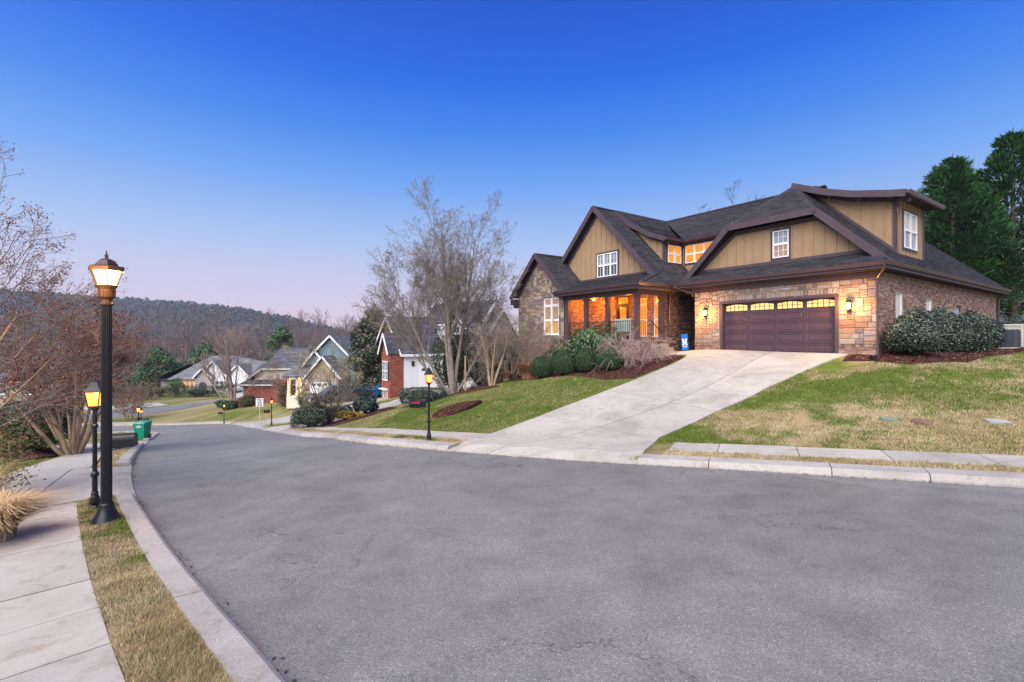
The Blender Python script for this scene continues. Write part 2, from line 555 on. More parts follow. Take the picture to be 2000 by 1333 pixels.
DRIVE = ARCD+[(3.0, 10.95), (3.8, 12.5), (6.18, 14.52), (8.46, 15.95), HW(.38, -.03), HW(-6.6, -.03), HW(-6.9, -1.15), (7.75, 21.35), (7.45, 20.85), (6.74, 20.25), (5.19, 19.32), (3.5, 18.2), (1.58, 16.65), (0, 15.2), (-1.15, 13.95)]
DRIVE_A = [(-13.1, 26.9), (-16.9, 32.6), (-9.6, 38.0), (-8.9, 43.4), (-5.4, 47.6), (-1.5, 45.5), (-2.6, 37.5), (-6.0, 33.0)][::-1]
DRIVE_B = [(-28.4, 48.9), (-20.7, 38.1), (-17.6, 39.4), (-9.5, 45.6), (-12.8, 51.0), (-22.8, 48.2)]
DRIVE_L = [tuple(q) for q in at_arc(LK, np.linspace(aL((-6.75, 8.7)), aL((-9.6, 12.2)), 5))]+[(-11.6, 10.85), (-15.5, 8.2), (-12.0, 4.4), (-8.35, 7.2)]
DRIVE_M = [(-18.2, 24.0), (-20.8, 27.7), (-24.3, 25.5), (-27, 17), (-20.6, 14.6), (-19.3, 15.6), (-20.6, 22.2)]
for p_ in (DRIVE, DRIVE_A, DRIVE_B, DRIVE_L, DRIVE_M):
    pl_ = np.array(p_+p_[:1])
    gz -= .22*sstep(.2, .5, seg_dist(fx, fy, pl_))*in_poly(fx, fy, p_)
deep = ins & (dk > .5)
Fg = grid_faces(len(gx), len(gy), lambda f: ~deep[f].all(1))
o = mesh_np('ground', np.c_[fx, fy, gz], Fg, MATS['lawn'], colors=lawn_color(fx, fy)*.8, smooth=True)
tag(o, kind='structure')

# carriageway
rx, ry = axis(-120, -30, 30, 60, .6, 1.2), axis(-30, 0, 62, 75, .6, 1.2)
RX, RY = np.meshgrid(rx, ry); ax_, ay_ = RX.ravel(), RY.ravel()
rin = in_poly(ax_, ay_, ROAD) | (np.minimum(seg_dist(ax_, ay_, RKc), seg_dist(ax_, ay_, LKc)) < .7)
rz_ = fall(ax_, ay_)+.012*(vnoise(ax_, ay_, .5, 3)-.5)
Fr = grid_faces(len(rx), len(ry), lambda f: rin[f].all(1))
tag(mesh_np('road', np.c_[ax_, ay_, rz_], Fr, MATS['asphalt'], smooth=True), kind='structure')

def drape(poly, off, name, m, parent=None, depth=.14, cell=.6, jitter=0.0, zf=G):
    """a slab over a plan polygon that follows the land; off may be a function of x, y"""
    if area2(poly) < 0:
        poly = poly[::-1]
    b = []
    for i in range(len(poly)):
        p, q = np.array(poly[i]), np.array(poly[(i+1) % len(poly)])
        n = max(1, int(np.linalg.norm(q-p)/cell))
        b += [tuple(p+(q-p)*k/n) for k in range(n)]
    B = np.array(b); nb = len(b)
    lo, hi = B.min(0), B.max(0)
    X, Y = np.meshgrid(np.arange(lo[0], hi[0], cell), np.arange(lo[1], hi[1], cell))
    X, Y = X.ravel(), Y.ravel()
    k = in_poly(X, Y, b)
    X, Y = X[k], Y[k]
    if len(X):
        k = seg_dist(X, Y, np.vstack([B, B[:1]])) > cell*.3
        X, Y = X[k], Y[k]
    pts = b+list(zip(X, Y))
    r = delaunay_2d_cdt([Vector(p) for p in pts], [(i, (i+1) % nb) for i in range(nb)], [], 1, 1e-5)
    V = np.array([(v.x, v.y) for v in r[0]])
    d = off(V[:, 0], V[:, 1]) if callable(off) else off
    z = zf(V[:, 0], V[:, 1])+d
    mb = MB()
    mb.v = [(a, c, e) for (a, c), e in zip(V, z)]
    mb.f = [tuple(f) for f in r[2]]
    n0 = len(mb.v)
    ids = {}
    for vi, orig in enumerate(r[3]):
        for q in orig:
            if q < nb:
                ids[q] = vi
    loop = [ids[i] for i in range(nb) if i in ids]
    for i in loop:
        mb.v.append((V[i, 0], V[i, 1], z[i]-depth))
    L = len(loop)
    mb.f += [(loop[i], n0+i, n0+(i+1) % L, loop[(i+1) % L]) for i in range(L)]
    mb.m = [0]*len(mb.f); mb.c = [(1, 1, 1)]*len(mb.f)
    return mb.build(name, m, parent)
def normals_at(line, s, side):
    e = .3
    t = at_arc(line, np.asarray(s)+e)-at_arc(line, np.asarray(s)-e)
    t /= np.linalg.norm(t, axis=1)[:, None]
    return np.c_[t[:, 1], -t[:, 0]]*side
def holder(name, kind='structure'):
    o = bpy.data.objects.new(name, None); COL.objects.link(o)
    o['kind'] = kind
    return o
kerb_rt, kerb_lt = holder('kerb'), holder('kerb')
def kerb_run(line, side, s0, s1, width, parent, cuts):
    s = s0
    while s < s1-.3:
        l = min(random.uniform(*cuts), s1-s)
        ss = np.arange(s+.008, s+l-.008, .35); ss = np.append(ss, s+l-.008)
        P, Nn = at_arc(line, ss), normals_at(line, ss, side)
        prof = [(-.01, -.12), (.0, .03), (.035, .10), (.075, .128), (width, .148), (width, -.12)]
        mb = MB(); n = len(prof)
        for p, nn in zip(P, Nn):
            for o_, h in prof:
                q = p+nn*o_
                mb.v.append((q[0], q[1], float(fall(q[0], q[1]))+h))
        for k in range(len(ss)-1):
            for j in range(n-1):
                mb.f.append((k*n+j, k*n+j+1, k*n+n+j+1, k*n+n+j))
        mb.f += [tuple(range(n)), tuple(range((len(ss)-1)*n, len(ss)*n))]
        mb.m = [0]*len(mb.f); mb.c = [(1, 1, 1)]*len(mb.f)
        mb.build('kerb_stone', MATS['concrete_kerb'], parent)
        s += l
R_runs = [(aR((20, 1.2)), aR((2.62, 10.13))), (aR((-1.5, 12.4)), aR((-12.9, 26.6))), (aR((-17.0, 32.8)), aR((-20.6, 38.0))), (aR((-28.6, 49.0)), aR((-70, 59)))]
for a, b in R_runs:
    kerb_run(RK, 1, a, b, .45, kerb_rt, (1.3, 3.0))
L_runs = [(aL((9, -3.8)), aL((-6.75, 8.7))), (aL((-9.6, 12.2)), aL((-18.2, 24.0))), (aL((-20.8, 27.7)), aL((-60, 52)))]
for a, b in L_runs:
    kerb_run(LK, -1, a, b, .30, kerb_lt, (2.2, 3.4))

def walk_run(line, side, s0, s1, o0, o1, slab, name='sidewalk'):
    h = holder(name)
    s = s0
    while s < s1-.2:
        l = min(slab, s1-s)
        ss = np.linspace(s+.009, s+l-.009, 4)
        P, Nn = at_arc(line, ss), normals_at(line, ss, side)
        poly = [tuple(q) for q in P+Nn*o0]+[tuple(q) for q in (P+Nn*o1)[::-1]]
        drape(poly, .135+random.uniform(-.004, .006), 'paving_slab', MATS['concrete_walk'], h, cell=.5)
        s += l
walk_run(RK, 1, aR((16, 3.3)), aR((3.05, 9.95)), 1.0, 2.2, 1.52)
walk_run(RK, 1, aR((-1.75, 12.55)), aR((-12.9, 26.6)), 1.0, 2.2, 1.52)
walk_run(RK, 1, aR((-29.6, 50)), aR((-70, 59)), 1.0, 2.2, 3.0)
walk_run(LK, -1, aL((4, -1.2)), aL((-6.75, 8.7)), .80, 2.55, .86)
walk_run(LK, -1, aL((-9.6, 12.2)), aL((-18.2, 24.0)), .80, 2.3, 1.5)

def verge(line, side, s0, s1, o0, o1):
    ss = np.arange(s0, s1, .25); P, Nn = at_arc(line, ss), normals_at(line, ss, side)
    cols_ = np.linspace(o0, o1, 5); V = np.stack([P+Nn*o_ for o_ in cols_], 1).reshape(-1, 2)
    z = fall(V[:, 0], V[:, 1])+.118+.03*(vnoise(V[:, 0], V[:, 1], 3, 6)-.5)
    m = mesh_np('verge', np.c_[V, z], grid_faces(5, len(ss)), MATS['lawn'], colors=verge_color(V[:, 0], V[:, 1])*.8, smooth=True)
    tag(m, kind='structure')
def verge_mix(x, y):
    n = .5*vnoise(x, y, .9, 11)+.5*vnoise(x, y, 2.6, 12)
    return sstep(.64, .78, n)*.7
def verge_color(x, y):
    k = verge_mix(x, y)[..., None]; d = vnoise(x, y, 1.3, 9)[..., None]
    return (TAN*1.1*(1-d)+DRY*d)*(1-k)+GRN*k
VERGES = [(RK, 1, aR((16, 3.3)), aR((3.0, 10.0)), .43, 1.03), (RK, 1, aR((-1.6, 12.45)), aR((-12.9, 26.6)), .43, 1.03), (LK, -1, aL((4, -1.2)), aL((-6.75, 8.7)), .28, .82), (LK, -1, aL((-9.6, 12.2)), aL((-18.2, 24.0)), .28, .82), (RK, 1, aR((-29.6, 50)), aR((-65, 58.5)), .43, 1.03)]
for v_ in VERGES:
    verge(*v_)

# driveways: slabs cut by their joints
def drive_off(x, y):
    d = np.minimum(seg_dist(x, y, RKc), seg_dist(x, y, LKc))
    return .03+.115*sstep(0, .38, d)
def slabs(name, poly, cuts, m='concrete_drive', off=drive_off, piece='concrete_slab', cell=.6):
    """cuts: list of (normal, offsets) joint families"""
    h = holder(name)
    parts = [poly]
    for n, offs in cuts:
        new = []
        for p in parts:
            rest = p
            for d in offs:
                a = clip_half(rest, n, d-.013)
                if len(a) > 2 and abs(area2(a)) > .05:
                    new.append(a)
                rest = clip_half(rest, (-n[0], -n[1]), -(d+.013))
                if len(rest) < 3:
                    break
            if len(rest) > 2 and abs(area2(rest)) > .05:
                new.append(rest)
        parts = new
    for p in parts:
        drape(p, off, piece, MATS[m], h, cell=cell)
    return h
dB = lambda y: float(np.dot(HW(0, y), HY))
cx = float(np.dot(HW(-2.3, 0), HX))
kn = unit((.47, .88))
slabs('driveway', DRIVE, [(tuple(HY), [dB(-9.9), dB(-6.6), dB(-3.3)]), (tuple(HX), [cx])])
slabs('driveway', DRIVE_A, [(tuple(HY), [float(np.dot(HY, p)) for p in ((-11, 32.5), (-5.5, 36.5))])], cell=1.0)
slabs('driveway', DRIVE_B, [(tuple(HY), [float(np.dot(HY, p)) for p in ((-21, 43), (-16, 47))])], cell=1.0)
slabs('driveway', DRIVE_L, [(tuple(HY), [float(np.dot(HY, p)) for p in ((-8.8, 9.1), (-11.6, 8.6))])])
slabs('driveway', DRIVE_M, [(tuple(HY), [float(np.dot(HY, p)) for p in ((-21.5, 24.5),)])], cell=1.0)
# the side street behind the green, and the drive of the far house
STREET2 = [(-70, 62), (-57, 67), (-52, 76), (-48.5, 86), (-46, 96), (-38, 120), (-33, 119), (-41.5, 92), (-44.5, 82), (-47.5, 72), (-49.5, 63), (-60, 58.5)]
tag(drape(STREET2, .16, 'side_street', MATS['asphalt'], cell=2.0), kind='structure')
tag(drape([(-58.5, 67.5), (-54, 76), (-58, 79), (-66, 74)], .17, 'driveway', MATS['concrete_drive'], cell=2.0), kind='structure')
tag(drape([(-49, 84), (-46.5, 93), (-53.5, 101), (-57, 100)], .17, 'driveway', MATS['concrete_drive'], cell=2.0), kind='structure')
# porch path beside the garage
slabs('path', [HW(-6.63, -.05), HW(-7.45, -.05), HW(-7.45, -1.45), HW(-6.93, -1.15)], [], off=.15)

# mulch beds
BED = [(7.55, 21.3), (7.2, 20.8), (6.5, 20.3), (4.9, 19.35), HW(-6.4, -5.5), HW(-9, -5.15), HW(-13, -4.85), HW(-17.0, -4.7), (-.6, 25.2), (-3.4, 28.0), (-4.9, 29.4), (-4.6, 32), (-1.5, 33), HW(-17.3, -1.8), HW(-12.6, -1.9), HW(-7.5, -1.9), HW(-7.3, -1.55)]
MOUND = [(-2.25+1.55*math.cos(t)*.62-.9*math.sin(t)*.25, 20.0+1.75*math.sin(t)*.55+1.3*math.cos(t)*.55) for t in np.linspace(0, 2*math.pi, 20)[:-1]]
BED_R = [HW(1.28, -.75), HW(2.3, -.8), HW(3.5, .6), HW(3.6, 15), HW(1.28, 15), HW(1.28, 0)]
BED_G = [HW(.42, -.1), HW(.55, -.95), HW(1.28, -.75), HW(1.28, -.06)]
BED_M = [(-18.4, 20.3), (-17.0, 17.9), (-16.0, 15.9), (-18.4, 15.2), (-21.5, 17), (-21.5, 20), (-19.6, 21.0)]
BED_B = [(-12.3, 27.2), (-10.0, 25.7), (-7.0, 29.5), (-8.0, 31.6), (-9.6, 31.4), (-11.2, 29.3)]
beds = []
for p, h in ((BED, .15), (MOUND, .15), (BED_R, .15), (BED_G, .15), (BED_M, .16), (BED_B, .15)):
    hf = h if p is not MOUND else (lambda x, y: .14+.22*np.clip(1-((x+2.25)**2+(y-20.0)**2)/1.6, 0, 1))
    b = drape(p, hf, 'mulch_bed', MATS['mulch_soil'], cell=.45, depth=.1)
    tag(b, kind='structure'); beds.append((p, hf))

# ------------------------------------------------------------------ building helpers
mat('trim', (.062, .042, .052), (.075, .052, .063), 5, .55, .05, 60, spec=.35)
mat('gutter_paint', (.075, .045, .055), (.09, .056, .066), 5, .35, spec=.5)
mat('soffit', (.035, .025, .03), (.045, .032, .04), 5, .8)
mat('siding_tan', (.30, .198, .112), (.34, .228, .132), 2.5, .7, .08, 90)
mat('mortar', (.27, .23, .20), (.36, .31, .27), 12, .9, .3, 60)
mat('mortar_dark', (.30, .26, .22), (.38, .33, .29), 12, .9, .3, 60)
mat('brick', (.75, .75, .75), (1.2, 1.2, 1.2), 25, .85, .35, 70, attr=True, fine=.15, spec=.2)
mat('shingle', (.8, .8, .8), (1.2, 1.2, 1.2), 14, .9, .5, 120, attr=True, fine=.25, spec=.15)
mat('roof_felt', (.03, .028, .032), (.045, .042, .046), 8, .95)
mat('door_paint', (.070, .038, .052), (.082, .046, .062), 4, .45, .04, 70, spec=.4)
mat('white_vinyl', (.74, .74, .75), (.80, .80, .80), 4, .4, spec=.4)
mat('iron', (.012, .012, .014), (.02, .02, .022), 20, .45, spec=.5)
mat('blind', (.55, .50, .44), (.62, .57, .5), 3, .7)
mat_object_random('stone', [(0, (.29, .19, .115)), (.16, (.33, .275, .235)), (.32, (.17, .125, .105)), (.48, (.35, .245, .15)), (.62, (.135, .112, .118)), (.76, (.38, .335, .30)), (.9, (.22, .13, .09)), (1, (.18, .155, .16))])
mat_glow('pane_lit', (1.0, .33, .035), .45, noise=.35, nscale=2.2)
mat_glow('pane_warm', (1.0, .55, .22), .2, noise=.3, nscale=3)
mat_glow('pane_dim', (.75, .47, .33), .16, noise=.5, nscale=2.5)
mat_glow('pane_door', (1.0, .72, .25), .55, noise=.2)
mat_glow('lamp_glass', (1.0, .60, .17), 9.0)
mat_glow('lamp_bulb', (1.0, .45, .08), 14.0)
mat('pane_day', (.30, .32, .36), (.16, .18, .20), 1.6, .08, spec=.6)
mat('pane_dark', (.05, .055, .065), (.09, .095, .11), 1.6, .06, spec=.6)
BRICK_A = [(.27, .155, .115), (.32, .195, .145), (.22, .12, .09), (.36, .24, .18), (.17, .10, .085), (.40, .29, .23), (.30, .175, .14)]
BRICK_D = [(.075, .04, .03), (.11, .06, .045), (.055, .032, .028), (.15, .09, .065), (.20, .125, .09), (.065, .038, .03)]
BRICK_R = [(.27, .07, .045), (.31, .09, .06), (.23, .055, .04), (.29, .10, .07), (.21, .06, .05)]
ROOF_D = [(.036, .036, .042), (.046, .044, .051), (.030, .030, .036), (.054, .051, .058), (.041, .039, .045)]

def wall(mb, P, u0, u1, v0, v1, openings=(), m=0, reveal=.12, rm=None):
    """wall sheet with openings cut out and lined with reveals"""
    us = sorted({u0, u1, *[min(max(o[0], u0), u1) for o in openings], *[min(max(o[1], u0), u1) for o in openings]})
    vs = sorted({v0, v1, *[min(max(o[2], v0), v1) for o in openings], *[min(max(o[3], v0), v1) for o in openings]})
    for a, b in zip(us, us[1:]):
        for c, d in zip(vs, vs[1:]):
            if any(o[0] < (a+b)/2 < o[1] and o[2] < (c+d)/2 < o[3] for o in openings):
                continue
            mb.face([P.p(a, c), P.p(b, c), P.p(b, d), P.p(a, d)], m)
    rm = m if rm is None else rm
    for a, b, c, d in openings:
        for q in ([(a, c), (a, d)], [(b, d), (b, c)], [(a, d), (b, d)], [(b, c), (a, c)]):
            (p0, p1), (p2, p3) = q
            mb.face([P.p(p0, p1), P.p(p2, p3), P.p(p2, p3, -reveal), P.p(p0, p1, -reveal)], rm)
def bricks(mb, P, u0, u1, v0, v1, openings=(), pal=BRICK_A, L=.203, H=.066, g=.011, w=.012, soldier=False, m=0):
    """running-bond bricks proud of the mortar"""
    if soldier:
        L, H = .066, v1-v0+g-.001
    v, row = v0, 0
    while v < v1-.02:
        h = min(H-g, v1-v)
        free = [(u0, u1)]
        for a, b, c, d in openings:
            if c < v+h and d > v:
                free = [x for (p, q) in free for x in ((p, min(q, a)), (max(p, b), q)) if x[1]-x[0] > .01]
        for p, q in free:
            k = math.floor((p-u0)/L)-1
            while True:
                a = u0+k*L+(L/2 if row % 2 and not soldier else 0)
                k += 1
                if a > q:
                    break
                a0, a1 = max(a, p), min(a+L-g, q)
                if a1-a0 < .03:
                    continue
                c = random.choice(pal); t = random.uniform(.8, 1.2)
                ww = w+random.uniform(-.003, .004)
                mb.pbox(P, a0, a1, v, v+h, -.005, ww, m, (c[0]*t, c[1]*t, c[2]*t), skip=(0,))
        v += H; row += 1
def board_batten(P, poly, parent, name='gable_siding', pitch=.40, u_off=0.0, m='siding_tan', openings=()):
    """vertical boards with a batten over each joint; one object each"""
    if area2(poly) < 0:
        poly = poly[::-1]
    bk = MB(); bk.pprism(P, poly, -.03, .0)
    hold = bk.build(name, MATS['soffit'], parent)
    lo, hi = min(p[0] for p in poly), max(p[0] for p in poly)
    vmin, vmax = min(p[1] for p in poly), max(p[1] for p in poly)
    u = lo-u_off
    while u < hi:
        for piece, a, b, w0, w1 in (('board', u+.012, u+pitch-.012, .002, .016), ('batten', u-.024, u+.024, .002, .052)):
            q = clip_rect(poly, max(a, lo), min(b, hi), vmin, vmax)
            if len(q) < 3 or abs(area2(q)) < .004:
                continue
            spans = [q]
            for o in openings:
                nxt = []
                for s in spans:
                    c0, c1 = min(p[0] for p in s), max(p[0] for p in s)
                    if c1 <= o[0] or c0 >= o[1]:
                        nxt.append(s); continue
                    if c0 >= o[0]-.01 and c1 <= o[1]+.01:
                        nxt += [clip_rect(s, c0-1, c1+1, o[3], 99), clip_rect(s, c0-1, c1+1, -99, o[2])]
                    else:
                        for a0, a1 in ((c0, min(c1, o[0])), (max(c0, o[1]), c1)):
                            if a1-a0 > .005:
                                nxt.append(clip_rect(s, a0, a1, -99, 99))
                        x0, x1 = max(c0, o[0]), min(c1, o[1])
                        nxt += [clip_rect(s, x0, x1, o[3], 99), clip_rect(s, x0, x1, -99, o[2])]
                spans = [s for s in nxt if len(s) > 2]
            for s in spans:
                MB().pprism(P, s, w0, w1).build(piece, MATS[m], hold)
        u += pitch
    return hold
def stone_mesh(P, poly, depth):
    q = inset(poly, .007)
    if len(q) < 3:
        return None
    r = inset(q, .012)
    if len(r) < 3:
        return None
    j = lambda p, s: (p[0]+random.uniform(-s, s), p[1]+random.uniform(-s, s))
    q = [j(p, .003) for p in q]
    mb = MB()
    b = [P.p(a, c, -.01) for a, c in q]; f = [P.p(a, c, depth*.62) for a, c in q]
    n = len(q)
    mb.v = b+f; mb.f = [(k, (k+1) % n, n+(k+1) % n, n+k) for k in range(n)]
    i = len(mb.v); mb.v += [P.p(*j(p, .004), depth+random.uniform(-.004, .004)) for p in r]
    if len(r) == n:
        mb.f += [(n+k, n+(k+1) % n, i+(k+1) % n, i+k) for k in range(n)]
        mb.f.append(tuple(range(i, i+n)))
    else:
        mb.v = mb.v[:i]; mb.f.append(tuple(range(n, 2*n)))
    mb.m = [0]*len(mb.f); mb.c = [(1, 1, 1)]*len(mb.f)
    return mb
def ashlar(P, u0, u1, v0, v1, openings, clip=None, du=.128, dv=.098, seed=1):
    """random coursed stones packed on a grid; returns plan polygons"""
    r = random.Random(seed)
    nu, nv = int(round((u1-u0)/du)), int(round((v1-v0)/dv))
    du, dv = (u1-u0)/nu, (v1-v0)/nv
    used = [[False]*nu for _ in range(nv)]
    out = []
    for j in range(nv):
        for i in range(nu):
            if used[j][i]:
                continue
            w, h = r.choice([(2, 1), (3, 1), (2, 2), (3, 2), (4, 2), (2, 3), (3, 3), (1, 2), (3, 2), (2, 2), (4, 1)])
            ww = 0
            while ww < w and i+ww < nu and not used[j][i+ww]:
                ww += 1
            hh = 0
            while hh < h and j+hh < nv and all(not used[j+hh][i+k] for k in range(ww)):
                hh += 1
            for a in range(hh):
                for b in range(ww):
                    used[j+a][i+b] = True
            q = [(u0+i*du, v0+j*dv), (u0+(i+ww)*du, v0+j*dv), (u0+(i+ww)*du, v0+(j+hh)*dv), (u0+i*du, v0+(j+hh)*dv)]
            parts = [q]
            for o in openings:
                nx = []
                for s in parts:
                    c0, c1 = s[0][0], s[2][0]; e0, e1 = s[0][1], s[2][1]
                    if c1 <= o[0] or c0 >= o[1] or e1 <= o[2] or e0 >= o[3]:
                        nx.append(s); continue
                    for a0, a1, b0, b1 in ((c0, o[0], e0, e1), (o[1], c1, e0, e1), (max(c0, o[0]), min(c1, o[1]), e0, o[2]), (max(c0, o[0]), min(c1, o[1]), o[3], e1)):
                        if a1-a0 > .04 and b1-b0 > .03:
                            nx.append([(a0, b0), (a1, b0), (a1, b1), (a0, b1)])
                parts = nx
            for s in parts:
                if clip:
                    s = clip_convex(s, clip)
                if len(s) > 2 and abs(area2(s)) > .003:
                    out.append(s)
    return out
def roof_plane(pts, parent, pal=ROOF_D, shingles=True, course=.145, tab=.33, thick=.07, name='roof_slope', name2='shingles', felt='roof_felt'):
    """a roof slope: a slab, with lapped shingle tabs over it"""
    pts = [np.array(p, float) for p in pts]
    n = np.zeros(3)
    for i in range(len(pts)):
        n += np.cross(pts[i], pts[(i+1) % len(pts)])
    n = unit(n)
    if n[2] < 0:
        n = -n; pts = pts[::-1]
    mb = MB()
    mb.hexa([tuple(p-n*thick) for p in pts], [tuple(p) for p in pts])
    sl = mb.build(name, MATS[felt], parent)
    if not shingles:
        return sl
    e = np.cross((0, 0, 1.0), n)
    e = unit(e); up = np.cross(n, e)
    o = pts[0]
    uv = [(float(np.dot(p-o, e)), float(np.dot(p-o, up))) for p in pts]
    if area2(uv) < 0:
        uv = uv[::-1]
    v0, v1 = min(p[1] for p in uv), max(p[1] for p in uv)
    u0, u1 = min(p[0] for p in uv), max(p[0] for p in uv)
    sh = MB(); row = 0; v = v0
    W = lambda p, h: tuple(o+e*p[0]+up*p[1]+n*h)
    while v < v1:
        strip = clip_rect(uv, u0-1, u1+1, v, v+course*1.06)
        if len(strip) > 2:
            a = u0+random.uniform(-tab, 0)
            end = max(p[0] for p in strip)
            while a < end:
                l = tab*random.choice((.5, .8, 1, 1, 1.2))
                q = clip_rect(strip, a+.004, a+l, v-1, v+9)
                a += l
                if len(q) < 3:
                    continue
                c = random.choice(pal); t = random.uniform(.9, 1.1); c = (c[0]*t, c[1]*t, c[2]*t)
                lift = .012+random.choice((0, .004, .007))
                hgt = lambda p: .003+lift*max(0, 1-(p[1]-v)/course)
                top = [W(p, hgt(p)) for p in q]
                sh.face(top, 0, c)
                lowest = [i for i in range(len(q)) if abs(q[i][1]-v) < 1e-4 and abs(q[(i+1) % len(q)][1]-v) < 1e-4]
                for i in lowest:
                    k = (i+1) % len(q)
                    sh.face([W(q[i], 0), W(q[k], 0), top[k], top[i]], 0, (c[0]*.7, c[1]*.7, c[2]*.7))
        v += course; row += 1
    if sh.f:
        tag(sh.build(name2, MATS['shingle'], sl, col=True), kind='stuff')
    return sl
def ridge_cap(mb, p0, p1, pal=ROOF_D):
    p0, p1 = np.array(p0, float), np.array(p1, float)
    L = np.linalg.norm(p1-p0); d = (p1-p0)/L; s = unit(np.cross(d, (0, 0, 1)))*.13
    k = 0.0
    while k < L:
        a, b = p0+d*k, p0+d*min(k+.24, L)
        c = random.choice(pal)
        for sg in (-1, 1):
            mb.face([tuple(a+(0, 0, .035)), tuple(b+(0, 0, .025)), tuple(b+sg*s+np.array((0, 0, -.07))), tuple(a+sg*s+np.array((0, 0, -.06)))], 0, c)
        k += .2
def window(parent, P, u0, u1, v0, v1, cols=1, sashes=(1,), grid=(2, 2), pane='pane_day', casing=.07, depth=-.06, frame=.045, frame_mat='white_vinyl', case_mat='trim', sill=False, upper=None):
    """frame with a pane object for every light; sashes: relative heights from the bottom up"""
    f = MB()
    if casing:
        for a, b, c, d in ((u0-casing, u0, v0-casing, v1+casing), (u1, u1+casing, v0-casing, v1+casing), (u0, u1, v1, v1+casing), (u0, u1, v0-casing, v0)):
            f.pbox(P, a, b, c, d, -.02, .05, 1)
    if sill:
        f.pbox(P, u0-.05, u1+.05, v0-.05, v0, -.05, .06, 0)
    tot = sum(sashes); cw = (u1-u0)/cols
    cells = []
    for i in range(cols):
        v = v0
        for k, s in enumerate(sashes):
            h = (v1-v0)*s/tot
            cells.append((u0+i*cw, u0+(i+1)*cw, v, v+h, k)); v += h
    for a, b, c, d, k in cells:
        for x0, x1, y0, y1 in ((a, a+frame, c, d), (b-frame, b, c, d), (a+frame, b-frame, c, c+frame), (a+frame, b-frame, d-frame, d)):
            f.pbox(P, x0, x1, y0, y1, depth-.04, depth+.03)
        gx_, gy_ = grid if not isinstance(grid, dict) else grid.get(k, (1, 1))
        for i in range(1, gx_):
            x = a+frame+(b-a-2*frame)*i/gx_
            f.pbox(P, x-.008, x+.008, c+frame, d-frame, depth-.012, depth+.006)
        for i in range(1, gy_):
            y = c+frame+(d-c-2*frame)*i/gy_
            f.pbox(P, a+frame, b-frame, y-.008, y+.008, depth-.012, depth+.007)
    w = f.build('window', [MATS[frame_mat], MATS[case_mat]], parent)
    for a, b, c, d, k in cells:
        pm = pane if (upper is None or k == 0) else upper
        m = MB(); m.pbox(P, a+frame-.006, b-frame+.006, c+frame-.006, d-frame+.006, depth-.034, depth-.014)
        m.build('pane', MATS[pm], w)
    return w
def downspout(parent, pts, m='gutter_paint'):
    mb = MB(); mb.tube(pts, .042, 6)
    return mb.build('downspout', MATS[m], parent)
def gutter(parent, p0, p1, out, m='gutter_paint'):
    """an ogee-like box gutter along an eave; out: horizontal outward direction"""
    p0, p1, o = np.array(p0, float), np.array(p1, float), np.array((*out, 0.0))
    mb = MB()
    prof = [(-.01, -.13), (.07, -.13), (.10, -.06), (.12, .0), (.105, .0), (.09, -.05), (-.01, -.05)]
    r = lambda p: [tuple(p+o*a+np.array((0, 0, b))) for a, b in prof]
    mb.hexa(r(p0), r(p1))
    return mb.build('gutter', MATS[m], parent)

# ------------------------------------------------------------------ the house on the right
HZ = 2.3
H_ROT = math.atan2(-.8221, .5693)
house = thing('stone_house', 'tan board and batten house with stone front, lit porch and wide garage door', 'house', (float(R0[0]), float(R0[1]), HZ), H_ROT)
E_, RP = 3.25, .97
# garage front: stone over a brick base
GD = (-4.66, .05, -.3, 2.27)
Pg = front(0)
mb = MB(); wall(mb, Pg, -5.93, 1.22, -.7, 2.98, [GD], reveal=.22)
gwall = mb.build('garage_wall', MATS['mortar'], house)
stones = []
for q in ashlar(Pg, -5.93, 1.22, .42, 2.95, [(GD[0]-.02, GD[1]+.02, -1, 2.50)], seed=4):
    stones.append((abs(area2(q)), Pg, q, gwall))
u = GD[0]-.02
while u < GD[1]:
    l = random.uniform(.10, .17); l = min(l, GD[1]+.02-u)
    if l > .03:
        stones.append((l*.2, Pg, [(u, 2.285), (u+l, 2.285), (u+l, 2.50), (u, 2.50)], gwall))
    u += l
br = MB()
bricks(br, Pg, -5.93, 1.22, -.6, .32, [GD])
bricks(br, Pg, -5.93, 1.22, .33, .415, [GD], soldier=True, w=.03)
# stone gable on the far side, on a tall brick base
Ps = front(-2.2)
SW = (-14.52, -13.17, .88, 2.98)
gable = [(-17.05, .42), (-12.72, .42), (-12.72, 3.2), (-14.9, 5.35), (-17.05, 3.3)]
mb = MB(); wall(mb, Ps, -17.05, -12.72, -2.6, 3.2, [SW], reveal=.1)
mb.face([Ps.p(-17.05, 3.2), Ps.p(-12.72, 3.2), Ps.p(-14.9, 5.4)])
swall = mb.build('gable_wall', MATS['mortar'], house)
for q in ashlar(Ps, -17.05, -12.72, .42, 5.4, [(SW[0]-.02, SW[1]+.02, SW[2]-.02, SW[3]+.02)], clip=gable, seed=9, du=.13, dv=.105):
    stones.append((abs(area2(q)), Ps, q, swall))
stones.sort(key=lambda s: -s[0])
rest = {id(gwall): (gwall, MB()), id(swall): (swall, MB())}
for k, (a, P, q, par) in enumerate(stones):
    s = stone_mesh(P, q, random.uniform(.022, .045))
    if s is None:
        continue
    if k < 298:
        s.build('stone', MATS['stone'], par)
    else:
        r = rest[id(par)][1]; i = len(r.v)
        r.v += s.v; r.f += [tuple(a_+i for a_ in f) for f in s.f]; r.m += s.m; r.c += s.c
for par, r in rest.values():
    if r.f:
        tag(r.build('small_stones', MATS['stone'], par), kind='stuff')
bricks(br, Ps, -17.05, -12.72, -2.6, .32)
bricks(br, Ps, -17.05, -12.72, .33, .415, soldier=True, w=.03)
